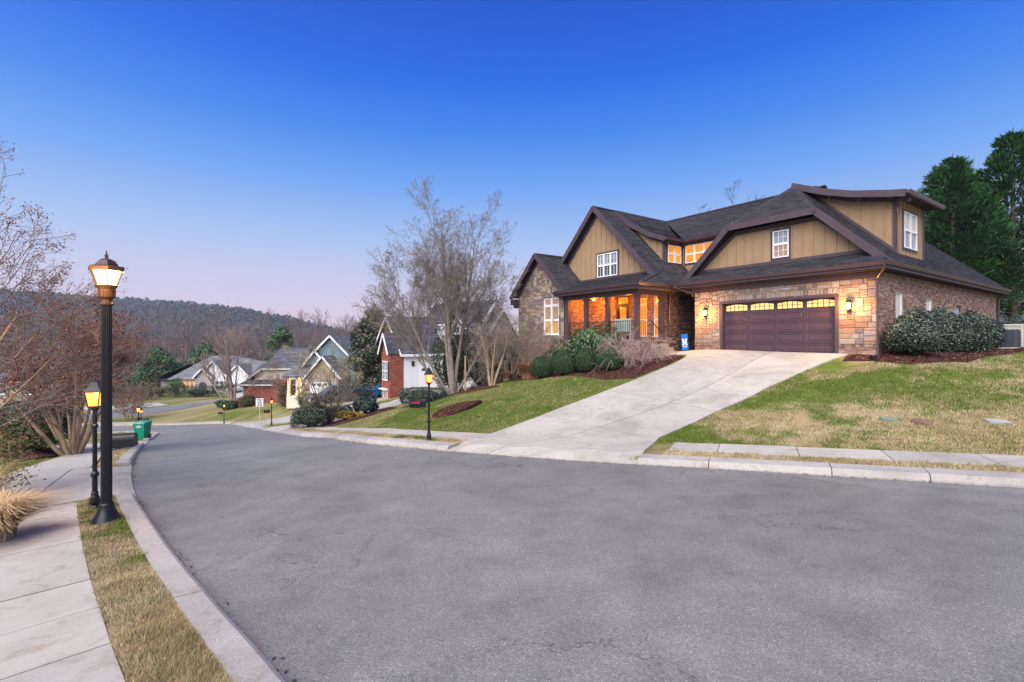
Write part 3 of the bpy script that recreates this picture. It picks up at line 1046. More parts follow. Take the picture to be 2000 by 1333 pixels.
# long brick side wall
Pr = right(1.22)
W1, W2, DR = (1.75, 2.55, .35, 2.35), (5.1, 5.9, .75, 2.25), (9.2, 10.05, -.15, 2.15)
mb = MB(); wall(mb, Pr, 0, 16.4, -.7, 2.98, [W1, W2, DR], reveal=.12)
bk = MB(); wall(bk, back(16.4), -1.22, 17.05, -2.6, 2.98)
side = mb.build('side_wall', MATS['mortar'], house)
bk.build('rear_wall', MATS['mortar'], house)
bricks(br, Pr, 0, 16.4, -.6, 2.78, [W1, W2, DR])
bricks(br, Pr, 0, 16.4, 2.79, 2.96, [], soldier=True, w=.02)
tag(br.build('bricks', MATS['brick'], house, col=True), kind='stuff')
for Wn in (W1, W2):
    window(house, Pr, *Wn, cols=1, sashes=(1, 1), grid=(1, 1), pane='blind', casing=0, depth=-.07, sill=True)
dm = MB(); dm.pbox(Pr, DR[0]+.06, DR[1]-.06, DR[2], DR[3]-.06, -.11, -.07)
sd_ = dm.build('side_door', mat('teal_paint', (.10, .22, .24), (.12, .25, .27), 3, .45), house)
dm = MB()
for a, b, c, d in ((DR[0], DR[0]+.06, DR[2], DR[3]), (DR[1]-.06, DR[1], DR[2], DR[3]), (DR[0]+.06, DR[1]-.06, DR[3]-.06, DR[3])):
    dm.pbox(Pr, a, b, c, d, -.12, -.03)
dm.build('door_frame', MATS['trim'], sd_)
dm = MB(); dm.pbox(Pr, 8.45, 8.65, 1.55, 1.85, .01, .12); dm.pbox(Pr, 8.40, 8.70, 1.72, 1.9, .02, .2)
dm.build('side_light', mat('grey_metal', (.3, .31, .33), (.38, .39, .41), 8, .4, spec=.5), house)
dm = MB(); dm.pbox(Pr, .95, 1.2, .5, .95, .01, .14); dm.pbox(Pr, .97, 1.18, .95, 1.0, .01, .12)
dm.build('meter_box', MATS['grey_metal'], house)

# garage door
gd = MB(); gd.pbox(Pg, GD[0]+.12, GD[1]-.12, GD[2], GD[3]-.1, -.24, -.19)
gdoor = gd.build('garage_door', MATS['door_paint'], house)
fr = MB()
for a, b, c, d in ((GD[0], GD[0]+.12, GD[2], GD[3]), (GD[1]-.12, GD[1], GD[2], GD[3]), (GD[0]+.12, GD[1]-.12, GD[3]-.1, GD[3])):
    fr.pbox(Pg, a, b, c, d, -.2, .02)
fr.build('door_frame', MATS['trim'], gdoor)
DW = (GD[1]-GD[0]-.24)/4; DH = 2.17/5
for i in range(4):
    a = GD[0]+.12+i*DW
    for j in range(5):
        c = .0+j*DH
        if j < 4:
            p = MB()
            q = [(a+.07, c+.07), (a+DW-.07, c+.07), (a+DW-.07, c+DH-.06), (a+.07, c+DH-.06)]
            r = [(a+.115, c+.105), (a+DW-.115, c+.105), (a+DW-.115, c+DH-.095), (a+.115, c+DH-.095)]
            t = [(a+.14, c+.125), (a+DW-.14, c+.125), (a+DW-.14, c+DH-.115), (a+.14, c+DH-.115)]
            L_ = [[Pg.p(x, y, w) for x, y in pts] for pts, w in ((q, -.188), (q, -.168), (r, -.182), (t, -.160))]
            i0 = 0
            for l in L_:
                p.v += l
            for k in range(3):
                p.f += [(k*4+n_, k*4+(n_+1) % 4, k*4+4+(n_+1) % 4, k*4+4+n_) for n_ in range(4)]
            p.f.append((12, 13, 14, 15)); p.m = [0]*len(p.f); p.c = [(1, 1, 1)]*len(p.f)
            p.build('panel', MATS['door_paint'], gdoor)
        else:
            p = MB(); n_ = 8
            arch = [(a+.07+(DW-.14)*k/n_, c+.33+.06*math.sin(math.pi*k/n_)) for k in range(n_+1)]
            p.pprism(Pg, [(a+DW-.07, c+.1), (a+.07, c+.1)]+arch, -.188, -.176)
            pw = p.build('door_window', MATS['pane_door'], gdoor)
            p = MB()
            for k in range(1, 5):
                x = a+.07+(DW-.14)*k/5
                p.pbox(Pg, x-.012, x+.012, c+.1, c+.385, -.18, -.164)
            p.pbox(Pg, a+.07, a+DW-.07, c+.23, c+.25, -.18, -.163)
            for k in range(n_):
                p.beam(Pg.p(*arch[k], -.170), Pg.p(*arch[k+1], -.170), .02, .03)
            p.pbox(Pg, a+.05, a+DW-.05, c+.085, c+.105, -.18, -.162)
            p.pbox(Pg, a+.05, a+.075, c+.1, c+.34, -.18, -.1625)
            p.pbox(Pg, a+DW-.075, a+DW-.05, c+.1, c+.34, -.18, -.1625)
            p.build('muntin', MATS['door_paint'], pw)
for k in range(1, 5):
    p = MB(); p.pbox(Pg, GD[0]+.12, GD[1]-.12, k*DH-.006, k*DH+.006, -.19, -.1845)
    p.build('section_joint', MATS['iron'], gdoor)
# lanterns either side of the door
def point_light(parent, loc, energy, color, r=.06, name='bulb_light'):
    l = bpy.data.lights.new(name, 'POINT'); l.energy = energy; l.color = color; l.shadow_soft_size = r
    o = bpy.data.objects.new(name, l); COL.objects.link(o); o.parent = parent; o.location = loc
    return o
for u in (-5.32, .42):
    p = MB()
    p.pbox(Pg, u-.05, u+.05, 1.62, 2.02, .04, .07)
    p.beam(Pg.p(u, 1.98, .06), Pg.p(u, 2.03, .18), .025, .025)
    p.lathe([(.0, .14), (.03, .12), (.095, .03), (.10, .0), (.02, .0)], 8, Pg.p(u, 1.90, .18))
    p.lathe([(.07, .0), (.05, -.04), (.012, -.07), (.0, -.10)], 8, Pg.p(u, 1.68, .18))
    for k in range(4):
        t = math.pi/4+k*math.pi/2
        c0 = np.array(Pg.p(u, 1.68, .18)); dx = np.array((math.cos(t), math.sin(t), 0))
        p.beam(c0+dx*.07, c0+dx*.092+np.array((0, 0, .22)), .012, .012)
    wl_ = p.build('wall_lantern', MATS['iron'], house)
    p = MB(); p.lathe([(.0, .0), (.058, .005), (.078, .21), (.0, .215)], 8, Pg.p(u, 1.685, .18))
    p.build('lantern_glass', MATS['lamp_glass'], wl_, smooth=True)
    point_light(wl_, Pg.p(u, 1.80, .36), 68, (1, .40, .08), .08)

# garage roofs
XC, ER, EL = -2.6, 1.62, -6.82
RZ = E_+RP*(ER-XC)
clipx0, clipx1, CZ = -.82, -4.38, E_+RP*(ER+.82)
roofs = []
roof_plane([(ER, .12, E_), (ER, 16.8, E_), (XC, 12.6, RZ), (XC, 2.4, RZ), (clipx0, .12, CZ)], house)
roof_plane([(clipx0, .12, CZ), (XC, 2.4, RZ), (clipx1, .12, CZ)], house)
roof_plane([(EL, .12, E_), (clipx1, .12, CZ), (XC, 2.4, RZ), (XC, 12.6, RZ), (EL, 16.8, E_)], house, shingles=False)
roof_plane([(ER, 16.8, E_), (EL, 16.8, E_), (XC, 12.6, RZ)], house, shingles=False)
roof_plane([(EL, -.42, E_), (ER, -.42, E_), (ER-.55, .62, E_+.52), (EL+.55, .62, E_+.52)], house)
roof_plane([(ER, -.42, E_), (ER, .3, E_), (ER-.55, .62, E_+.52)], house)
cap = MB()
ridge_cap(cap, (clipx0, .12, CZ+.01), (XC, 2.4, RZ+.01)); ridge_cap(cap, (clipx1, .12, CZ+.01), (XC, 2.4, RZ+.01)); ridge_cap(cap, (ER, 16.8, E_+.01), (XC, 12.6, RZ+.01))
Pf = front(.62)
GW = (-2.62, -1.98, 3.98, 5.1)
board_batten(Pf, [(ER-.75, E_+.5), (clipx0-.12, CZ-.2), (clipx1+.12, CZ-.2), (EL+.75, E_+.5)], house, openings=[(GW[0]-.09, GW[1]+.09, GW[2]-.12, GW[3]+.02)], u_off=.2)
window(house, Pf, *GW, cols=1, sashes=(1, 1), grid=(3, 2), pane='pane_dim', upper='pane_day', casing=.10, depth=.05)
tr = MB()
def rake(a, b, h=.26, t=.05, dz=-.09):
    tr.beam((a[0], a[1], a[2]+dz), (b[0], b[1], b[2]+dz), t, h)
rake((ER+.02, .09, E_-.02), (clipx0, .09, CZ)); rake((clipx0+.05, .09, CZ), (clipx1-.05, .09, CZ)); rake((clipx1, .09, CZ), (EL-.02, .09, E_-.02))
tr.beam((ER-.75, .58, E_+.56), (EL+.75, .58, E_+.56), .06, .12)
# frieze boards under the rakes, against the siding
tr.beam((ER-.62, .585, E_+.36+.1), (clipx0-.06, .585, CZ-.32), .05, .16); tr.beam((clipx0, .585, CZ-.3), (clipx1, .585, CZ-.3), .05, .16); tr.beam((clipx1+.06, .585, CZ-.32), (EL+.62, .585, E_+.46), .05, .16)
so = MB()
so.box(EL+.02, ER-.02, -.38, 0, 2.98, 3.02); so.box(1.24, ER-.02, 0, 16.4, 2.98, 3.02); so.box(1.23, ER-.02, 16.4, 16.8, 2.98, 3.02)
tr.box(EL, ER, -.44, -.40, 3.0, 3.2); tr.box(ER-.02, ER+.02, -.42, 16.8, 3.0, 3.2)
tr.box(EL+.4, 1.22, -.06, -.02, 2.74, 2.97)
gutter(house, (EL, -.44, 3.24), (ER+.1, -.44, 3.24), (0, -1)); gutter(house, (ER+.02, -.5, 3.24), (ER+.02, 16.85, 3.24), (1, 0))
downspout(house, [(ER, -.5, 3.1), (ER-.05, -.42, 2.98), (1.28, -.1, 2.72), (1.28, -.08, -.05), (1.34, -.3, -.12)])
downspout(house, [(ER, 16.5, 3.1), (1.35, 16.3, 2.7), (1.3, 16.3, 0)])
downspout(house, [(EL+.1, -.5, 3.1), (EL+.35, -.35, 2.95), (-6.0, -.12, 2.75), (-6.0, -.08, 2.6)])
# dormer on the garage roof
prof = [(XC, RZ+.06), (-1.4, 6.86), (-.34, 6.5), (.96, 6.2), (1.42, 6.12)]
for (x0, z0), (x1, z1) in zip(prof, prof[1:]):
    roof_plane([(x1, 2.15, z1), (x1, 6.25, z1), (x0, 6.25, z0), (x0, 2.15, z0)], house, thick=.1)
    tr.beam((x1-.0, 2.12, z1-.11), (x0, 2.12, z0-.11), .05, .26)
    tr.beam((x1, 2.67, z1-.28), (x0+.1, 2.67, z0-.28), .05, .14)
zr = lambda x: E_+RP*(ER-x)
board_batten(front(2.7), [(.92, zr(.92)-.1), (.92, 6.1), (-.34, 6.38), (-1.4, 6.76), (-2.2, 7.06)], house, name='dormer_cheek', pitch=.42, u_off=.1)
board_batten(right(.92), [(2.72, zr(.92)-.2), (5.8, zr(.92)-.2), (5.8, 6.05), (2.72, 6.05)], house, name='dormer_face', pitch=.40, openings=[(3.4, 5.0, 4.12, 5.7)])
board_batten(back(5.8), [(-.92, zr(.92)-.1), (-.92, 6.1), (2.2, 7.0)], house, name='dormer_cheek', pitch=.42)
window(house, right(.92), 3.5, 4.9, 4.2, 5.62, cols=2, sashes=(1, 1), grid=(1, 1), pane='pane_day', upper='blind', casing=.10, depth=.05)
tr.box(.86, .98, 2.64, 2.78, zr(.92)-.1, 6.02); tr.box(.88, .97, 5.74, 5.86, zr(.92)-.1, 6.02)
tr.beam((.94, 2.67, zr(.94)+.06), (-2.2, 2.67, zr(-2.2)+.06), .05, .14)
so.box(.9, 1.4, 2.2, 6.2, 6.02, 6.05)
tr.box(1.40, 1.44, 2.12, 6.25, 5.98, 6.14)
gutter(house, (1.44, 2.1, 6.12), (1.44, 6.3, 6.12), (1, 0))
downspout(house, [(1.42, 2.3, 5.98), (1.2, 2.35, 5.9), (1.02, 2.6, 5.62), (1.02, 2.62, 3.95), (1.06, 2.4, 3.85)])

# main gable, porch and the lower stone gable
MX, MZ, ME = -11.75, 8.0, -7.08
mp = (MZ-E_)/(ME-MX)
zm = lambda x: E_+mp*(ME-x)
roof_plane([(ME, -.5, E_), (ME, 7, E_), (MX, 7, MZ), (MX, -.92, MZ), (ME-.62, -.92, zm(ME-.62))], house)
roof_plane([(2*MX-ME, -.92, E_), (MX, -.92, MZ), (MX, 11, MZ), (2*MX-ME, 11, E_)], house, shingles=False)
roof_plane([(-13.2, -2.62, E_-.03), (ME, -2.62, E_-.03), (ME-.68, -.5, E_+.68), (-13.2, -.5, E_+.68)], house)
roof_plane([(ME, -2.62, E_-.03), (ME, -.3, E_-.01), (ME-.68, -.5, E_+.68)], house)
ridge_cap(cap, (ME, -2.62, E_-.01), (ME-.68, -.5, E_+.7))
ridge_cap(cap, (MX, -.92, MZ+.01), (MX, 5.4, MZ+.01))
MW = (-11.78, -10.28, 4.05, 5.32)
board_batten(front(-.5), [(ME-.95, E_+.65), (MX, MZ-.3), (-14.6, zm(2*MX+14.6)-.25), (-14.6, E_+.65)], house, openings=[(MW[0]-.09, MW[1]+.09, MW[2]-.12, MW[3]+.09)], u_off=.13)
window(house, front(-.5), *MW, cols=3, sashes=(1, 1), grid=(2, 1), pane='pane_dark', upper='pane_day', casing=.10, depth=.05)
rake((ME-.5, -.94, zm(ME-.5)), (MX, -.94, MZ)); rake((MX, -.94, MZ), (-15.3, -.94, zm(2*MX+15.3)))
tr.beam((ME-.9, -.53, E_+.72), (-14.0, -.53, E_+.72), .05, .12)
tr.beam((ME-.85, -.535, zm(ME-.85)-.34), (MX, -.535, MZ-.36), .05, .16); tr.beam((MX, -.535, MZ-.36), (-14.6, -.535, zm(2*MX+14.6)-.36), .05, .16)
SX, SZ, SP = -14.9, 5.66, .96
roof_plane([(-12.4, -2.58, SZ-SP*2.5), (-12.4, 1, SZ-SP*2.5), (SX, 2.5, SZ), (SX, -2.58, SZ)], house)
roof_plane([(-17.42, -2.58, SZ-SP*2.52), (SX, -2.58, SZ), (SX, 2.5, SZ), (-17.42, 4, SZ-SP*2.52)], house, shingles=False)
rake((-12.4, -2.6, SZ-SP*2.5), (SX, -2.6, SZ)); rake((SX, -2.6, SZ), (-17.44, -2.6, SZ-SP*2.54))
tr.beam((-12.75, -2.24, SZ-SP*2.15-.34), (SX, -2.24, SZ-.34), .05, .14); tr.beam((SX, -2.24, SZ-.34), (-17.05, -2.24, SZ-SP*2.15-.34), .05, .14)
ridge_cap(cap, (SX, -2.58, SZ+.01), (SX, 2.0, SZ+.01))
tr.box(-17.46, -16.95, -2.56, -2.1, 2.75, 3.1); tr.box(-17.2, -17.0, -2.5, -2.2, 2.55, 2.76); tr.box(-12.74, -12.6, -2.3, -2.16, 2.7, 3.1)
window(house, Ps, SW[0], SW[1], SW[2], SW[3]-.45, cols=2, sashes=(1, 1), grid=(1, 1), pane='pane_warm', upper='pane_dim', casing=0, depth=-.05, frame=.06, sill=True)
window(house, Ps, SW[0], SW[1], SW[3]-.43, SW[3], cols=2, sashes=(1,), grid=(1, 1), pane='pane_dim', casing=0, depth=-.05, frame=.055)
# walls of the left wing
br = MB(); mb = MB()
PF = .56                                                     # porch floor
Pw = right(-7.57)
wall(mb, Pw, -.15, 5.0, -.7, 3.2)
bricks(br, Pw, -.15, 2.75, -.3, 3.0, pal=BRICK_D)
Pb = front(-.15)
DO, PW1, PW2 = (-10.72, -9.82, PF, 2.95), (-9.08, -8.33, PF+.25, 2.72), (-8.42+.43, -7.86+.25, PF+.25, 2.72)
PW2 = (-8.2, -7.72, PF+.2, 2.75)
PW1 = (-9.25, -8.62, PF+.2, 2.72)
wall(mb, Pb, -12.7, -7.57, PF, 3.2, [DO, PW1, PW2], reveal=.1)
bricks(br, Pb, -12.7, -7.57, PF, 2.72, [DO, PW1, PW2], pal=BRICK_A)
bricks(br, Pb, -12.7, -7.57, 2.73, 3.0, [DO, PW1, PW2], soldier=True)
Pe = right(-12.7)
wall(mb, Pe, -2.15, -.15, PF-.1, 3.2)
bricks(br, Pe, -2.15, -.15, PF, 3.0)
Pk = front(-2.12)
wall(mb, Pk, -12.7, -7.4, -2.2, PF-.06)
bricks(br, Pk, -12.7, -7.4, -2.0, PF-.16)
bricks(br, Pk, -12.7, -7.4, PF-.15, PF-.065, soldier=True, w=.025)
wall(mb, right(-7.4), -2.12, -.15, -1.5, PF-.06)
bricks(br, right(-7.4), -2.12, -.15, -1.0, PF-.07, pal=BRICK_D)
wall(mb, front(2.6), -7.6, -5.9, -.7, 3.3)
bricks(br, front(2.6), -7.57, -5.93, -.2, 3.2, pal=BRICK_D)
wall(mb, left(-17.05), -16.4, 2.2, -2.6, 3.3); wall(mb, left(-5.93), -4, 0, -.7, 3.0)
mb.build('wing_wall', MATS['mortar_dark'], house)
tag(br.build('bricks', MATS['brick'], house, col=True), kind='stuff')
mb = MB(); mb.box(-12.7, -7.36, -2.18, -.16, PF-.06, PF)
mb.build('porch_floor', mat('porch_stone', (.26, .22, .19), (.32, .28, .24), 3, .8), house)
mb = MB(); mb.box(-12.9, -7.2, -2.5, -.15, 2.98, 3.03)
mb.build('porch_ceiling', mat('porch_ceiling', (.30, .24, .19), (.34, .28, .22), 2, .7), house)
tr.box(-12.9, -7.42, -2.22, -1.98, 2.74, 3.0); tr.box(-7.68, -7.44, -1.97, -.16, 2.74, 3.0)
tr.box(-13.1, ME, -2.64, -2.60, 2.98, 3.2); tr.box(ME-.02, ME+.02, -2.6, 2.2, 2.98, 3.2)
so.box(ME-.5, ME-.03, -2.55, 2.2, 3.035, 3.06)
gutter(house, (-13.1, -2.64, 3.22), (ME+.1, -2.64, 3.22), (0, -1)); gutter(house, (ME+.02, -2.7, 3.22), (ME+.02, 1.8, 3.22), (1, 0))
downspout(house, [(-7.0, -.1, 3.1), (-7.4, .1, 2.8), (-7.48, .15, 2.6), (-7.48, .15, .1)])
for x, y in ((-12.5, -2.08), (-11.05, -2.08), (-9.5, -2.08), (-7.60, -2.08), (-7.60, -.34)):
    c = MB(); c.box(x-.10, x+.10, y-.10, y+.10, PF, 2.74); c.box(x-.125, x+.125, y-.125, y+.125, PF, PF+.14); c.box(x-.125, x+.125, y-.125, y+.125, 2.62, 2.735)
    c.build('porch_column', MATS['trim'], house)
def railing(x0, x1, y0, y1, z0=PF, z1=PF):
    m = MB(); m.beam((x0, y0, z0+.92), (x1, y1, z1+.92), .035, .03); m.beam((x0, y0, z0+.1), (x1, y1, z1+.1), .03, .025)
    r = m.build('railing', MATS['iron'], house)
    n = max(2, int(math.hypot(x1-x0, y1-y0)/.115))
    for k in range(n+1):
        t = k/n; x, y, z = x0+(x1-x0)*t, y0+(y1-y0)*t, z0+(z1-z0)*t
        b = MB(); b.box(x-.008, x+.008, y-.008, y+.008, z+.1, z+.92)
        b.build('baluster', MATS['iron'], r)
railing(-12.38, -11.17, -2.08, -2.08); railing(-10.93, -9.62, -2.08, -2.08); railing(-9.38, -7.72, -2.08, -2.08); railing(-7.60, -7.60, -1.96, -1.5)
railing(-7.3, -6.75, -1.45, -1.45, PF, PF-.5)
for k in range(3):
    st = MB(); st.box(-7.36+k*.27, -7.09+k*.27, -1.4, -.42, -.6, PF-.17*(k+1))
    st.build('step', MATS['porch_stone'], house)
# entrance door with a fanlight, two tall porch windows
d = MB()
d.pbox(Pb, DO[0]+.08, DO[1]-.08, PF, 2.45, -.10, -.05)
pd = d.build('front_door', mat('dark_oak', (.035, .016, .012), (.055, .026, .018), 6, .45), house)
d = MB()
for a, b, c, e in ((DO[0], DO[0]+.08, PF, DO[3]), (DO[1]-.08, DO[1], PF, DO[3]), (DO[0]+.08, DO[1]-.08, DO[3]-.08, DO[3]), (DO[0]+.08, DO[1]-.08, 2.45, 2.52)):
    d.pbox(Pb, a, b, c, e, -.11, -.01)
d.build('door_frame', MATS['dark_oak'], pd)
d = MB(); d.pbox(Pb, DO[0]+.24, DO[1]-.24, PF+.75, 2.33, -.06, -.04); d.build('door_glass', MATS['pane_lit'], pd)
d = MB(); d.pbox(Pb, DO[0]+.09, DO[1]-.09, 2.53, DO[3]-.09, -.08, -.05); d.build('fanlight', MATS['pane_lit'], pd)
d = MB(); d.tube([Pb.p(DO[1]-.14, PF+.95, -.04), Pb.p(DO[1]-.14, PF+.95, .02), Pb.p(DO[1]-.24, PF+.95, .02)], .012, 6); d.build('door_handle', MATS['iron'], pd)
for Wn in (PW1, PW2):
    window(house, Pb, *Wn, cols=1, sashes=(4, 4, 1.6), grid=(1, 1), pane='pane_lit', casing=0, depth=-.05, sill=True, frame=.05)
point_light(house, (-11.5, -1.1, 2.5), 85, (1, .31, .035), .12, 'porch_light')
point_light(house, (-8.9, -1.2, 2.6), 30, (1, .31, .035), .12, 'porch_light')
p = MB(); p.lathe([(0, .18), (.05, .12), (.1, .1), (.11, 0), (.06, -.03)], 8, (-11.5, -1.1, 2.8)); lf = p.build('ceiling_lamp', MATS['iron'], house)
p = MB(); p.lathe([(.0, -.08), (.07, -.05), (.095, .0)], 8, (-11.5, -1.1, 2.8)); p.build('lamp_shade', MATS['lamp_glass'], lf)

# dormer of the main gable and the range between
profm = [(MX, MZ+.05), (-10.4, 7.0), (-9.2, 6.3), (-8.14, 5.88)]
for (x0, z0), (x1, z1) in zip(profm, profm[1:]):
    t0, t1 = (x0-MX)/(-8.14-MX), (x1-MX)/(-8.14-MX)
    yv = lambda t: 5.4-(5.4-2.2)*t
    roof_plane([(x1, .7, z1), (x1, yv(t1), z1), (x0, yv(t0), z0), (x0, .7, z0)], house, thick=.1)
    tr.beam((x1, .67, z1-.11), (x0, .67, z0-.11), .05, .24)
    tr.beam((x1, .97, z1-.28), (x0, .97, z0-.28), .05, .12)
board_batten(front(1.0), [(-8.47, zm(-8.47)-.1), (-8.47, 5.85), (-9.2, 6.15), (-10.4, 6.85), (-11.2, 7.4)], house, name='dormer_cheek', pitch=.38)
board_batten(right(-8.47), [(1.02, 3.9), (2.5, 3.9), (2.5, 5.8), (1.02, 5.8)], house, name='dormer_face', pitch=.4, openings=[(1.16, 2.46, 4.56, 5.7)])
window(house, right(-8.47), 1.26, 2.36, 4.65, 5.6, cols=2, sashes=(1, 1), grid=(1, 1), pane='pane_lit', casing=.08, depth=.05)
board_batten(front(2.5), [(-8.45, 3.8), (-4.5, 3.8), (-4.5, 5.8), (-8.45, 5.8)], house, name='upper_wall', pitch=.4, openings=[(-8.3, -5.9, 4.56, 5.7)])
window(house, front(2.5), -8.2, -6.0, 4.65, 5.6, cols=4, sashes=(1, 1), grid=(1, 1), pane='pane_lit', casing=.08, depth=.05)
tr.box(-8.53, -8.41, .94, 1.06, zm(-8.47)-.1, 5.8); tr.box(-8.5, -8.4, 2.42, 2.53, 3.9, 5.8)
for (x0, y0, z0), (x1, y1, z1) in (((-8.14, 2.2, 5.88), (MX, 5.4, MZ)),):
    roof_plane([(x0, y0, z0), (-4.2, y0, z0), (-3.0, 5.4, MZ-.05), (x1, y1, z1)], house)
roof_plane([(MX, 5.4, MZ), (-2.6, 5.4, MZ-.05), (-2.6, 11, 4.2), (MX, 11, 4.2)], house, shingles=False)
ridge_cap(cap, (MX, 5.4, MZ+.02), (-3.0, 5.4, MZ-.02))
roof_plane([(-8.6, .9, 3.3), (-5.6, .9, 3.3), (-5.6, 2.5, 4.15), (-8.6, 2.5, 4.15)], house)
tr.box(-7.1, -5.95, .86, .9, 3.05, 3.3)
so.box(-8.45, -8.16, .75, 2.2, 5.78, 5.82); so.box(-8.45, -4.5, 2.22, 2.5, 5.78, 5.82)
tr.box(-8.16, -8.12, .66, 2.2, 5.7, 5.87); tr.box(-8.14, -4.6, 2.16, 2.2, 5.7, 5.86)
gutter(house, (-8.12, .66, 5.87), (-8.12, 2.2, 5.87), (1, 0)); gutter(house, (-8.12, 2.16, 5.87), (-4.6, 2.16, 5.87), (0, -1))
tr.build('trim_boards', MATS['trim'], house)
so.build('soffit', MATS['soffit'], house)
tag(cap.build('ridge_caps', MATS['shingle'], house, col=True), kind='stuff')
v = MB(); v.lathe([(.05, 0), (.05, .3), (.0, .3)], 8, (-.2, 8.6, zr(-.2)-.05)); v.build('roof_vent', MATS['white_vinyl'], house)

# ------------------------------------------------------------------ the other houses
mat('white_siding', (.66, .66, .67), (.72, .72, .73), 3, .6)
mat('cream_siding', (.50, .46, .40), (.56, .52, .46), 3, .65)
mat('teal_siding', (.13, .20, .22), (.16, .23, .25), 3, .65)
mat('grey_stone', (.26, .22, .21), (.40, .35, .33), 7, .85, .5, 25)
mat('tan_stone', (.30, .23, .17), (.44, .35, .27), 7, .85, .5, 25)
mat('dark_siding', (.20, .20, .21), (.24, .24, .25), 3, .7)
mat('white_trim', (.68, .68, .70), (.74, .74, .75), 4, .5)
mat('shutter', (.02, .022, .026), (.03, .032, .036), 8, .6)
ROOF_B = [(.060, .060, .078), (.075, .073, .092), (.050, .050, .066), (.085, .082, .10)]
ROOF_G = [(.125, .135, .145), (.15, .16, .17), (.11, .118, .128), (.165, .17, .178)]
ROOF_C = [(.085, .088, .105), (.10, .102, .12), (.072, .075, .09), (.115, .115, .13)]
def lap_siding(parent, P, poly, m, pitch=.19, name='lap_board'):
    if area2(poly) < 0:
        poly = poly[::-1]
    v0, v1 = min(p[1] for p in poly), max(p[1] for p in poly)
    mb = MB(); v = v0
    while v < v1:
        q = clip_rect(poly, -99, 99, v, v+pitch-.004)
        if len(q) > 2 and abs(area2(q)) > 1e-3:
            w = lambda p: .008+.022*(1-(p[1]-v)/pitch)
            n = len(q)
            mb.hexa([P.p(a, b, -.01) for a, b in q], [P.p(a, b, w((a, b))) for a, b in q])
        v += pitch
    return tag(mb.build(name+'s', MATS[m], parent), kind='stuff')
def brick_skin(parent, items, pal):
    b = MB()
    for P, u0, u1, v0, v1, op in items:
        bricks(b, P, u0, u1, v0, v1, op, pal=pal, L=.23, H=.078, g=.012)
    return tag(b.build('bricks', MATS['brick'], parent, col=True), kind='stuff')
def slope(parent, pts, pal, c=.3, t=.9, sh=True):
    return roof_plane(pts, parent, pal, sh, course=c, tab=t, thick=.12)
def trim_line(parent, segs, m='white_trim', w=.06, h=.22, name='fascia'):
    for a, b in segs:
        k = MB(); k.beam(a, b, w, h); k.build(name, MATS[m], parent)
def box_walls(parent, x0, x1, y0, y1, z0, z1, m, name='wall'):
    k = MB(); k.box(x0, x1, y0, y1, z0, z1)
    return k.build(name, MATS[m], parent)

# --- red brick and white house next door
aO = np.array((-10.06, 45.0)); aZ = -1.8
A = thing('brick_house', 'red brick house with white side garage and blue-black roof behind the big bare tree', 'house', (aO[0], aO[1], aZ), H_ROT)
def AL(X, Y, Z):
    d = np.array((X, Y))-aO
    return (float(np.dot(d, HX)), float(np.dot(d, HY)), Z-aZ)
mb = MB()
mb.box(-7.4, 0, 0, 10, -3.2, 3.5)
mb.hexa([(-7.4, 0, 3.5), (0, 0, 3.5), (-3.7, 0, 6.9)], [(-7.4, 10, 3.5), (0, 10, 3.5), (-3.7, 10, 6.9)])
mb.build('wall', MATS['mortar'], A)
mb = MB(); mb.box(-2.3, -.05, -1.3, -.0, -3.2, 3.5); mb.hexa([(-2.3, -1.3, 3.5), (-.05, -1.3, 3.5), (-1.17, -1.3, 5.2)], [(-2.3, 1, 3.5), (-.05, 1, 3.5), (-1.17, 1, 5.2)])
bay = mb.build('bay', MATS['mortar'], A)
aW = [(-1.9, -.6, .9, 2.6), (-1.75, -.75, -1.4, -.1)]
items = [(front(-1.3), -2.3, -.05, -3.0, 3.5, aW), (right(-.05), -1.3, -.0, -3.0, 3.5, []), (front(0), -7.4, -2.3, -3.0, 3.5, [(-5.6, -4.2, .9, 2.6)])]
for k in range(16):
    z = 3.5+k*.2; h = (6.8-z)/(3.4/3.7)
    items.append((front(0), -3.7-h, min(-3.7+h, -2.3 if z < 5.1 else 9), z, z+.2, []))
for k in range(8):
    z = 3.5+k*.2; h = (5.15-z)/(1.7/1.12)
    if h > .05:
        items.append((front(-1.3), -1.17-h, -1.17+h, z, z+.2, []))
brick_skin(A, items, BRICK_R)
window(A, front(-1.33), -1.9, -.6, .9, 2.6, cols=2, sashes=(1, 1), grid=(2, 2), pane='pane_dark', casing=.06, depth=.0, case_mat='white_trim')
window(A, front(-.03), -5.6, -4.2, .9, 2.6, cols=2, sashes=(1, 1), grid=(2, 2), pane='pane_dark', casing=.06, depth=.0, case_mat='white_trim')
window(A, front(-1.33), -1.75, -.75, -1.4, -.1, cols=2, sashes=(1,), grid=(1, 2), pane='pane_dim', casing=.08, depth=.0, case_mat='white_trim', frame_mat='cream_siding')
for u in (-2.2, -.6+.08, -5.95, -4.12):
    k = MB(); P = front(-1.33) if u > -3 else front(-.03); k.pbox(P, u, u+.3, .9, 2.6, .0, .05); k.build('shutter', MATS['shutter'], A)
k = MB(); k.box(-2.0, -.5, -1.7, -1.33, .0, .12); k.build('door_canopy', MATS['white_trim'], A)
aGD = (1.5, 6.1, -.1, 2.15)
lap_siding(A, right(.0), [(0, -.4), (1.5, -.4), (1.5, 3.45), (0, 3.45)], 'white_siding'); lap_siding(A, right(.0), [(1.5, 2.2), (6.1, 2.2), (6.1, 3.45), (1.5, 3.45)], 'white_siding')
lap_siding(A, right(.0), [(6.1, -.4), (10, -.4), (10, 3.45), (6.1, 3.45)], 'white_siding')
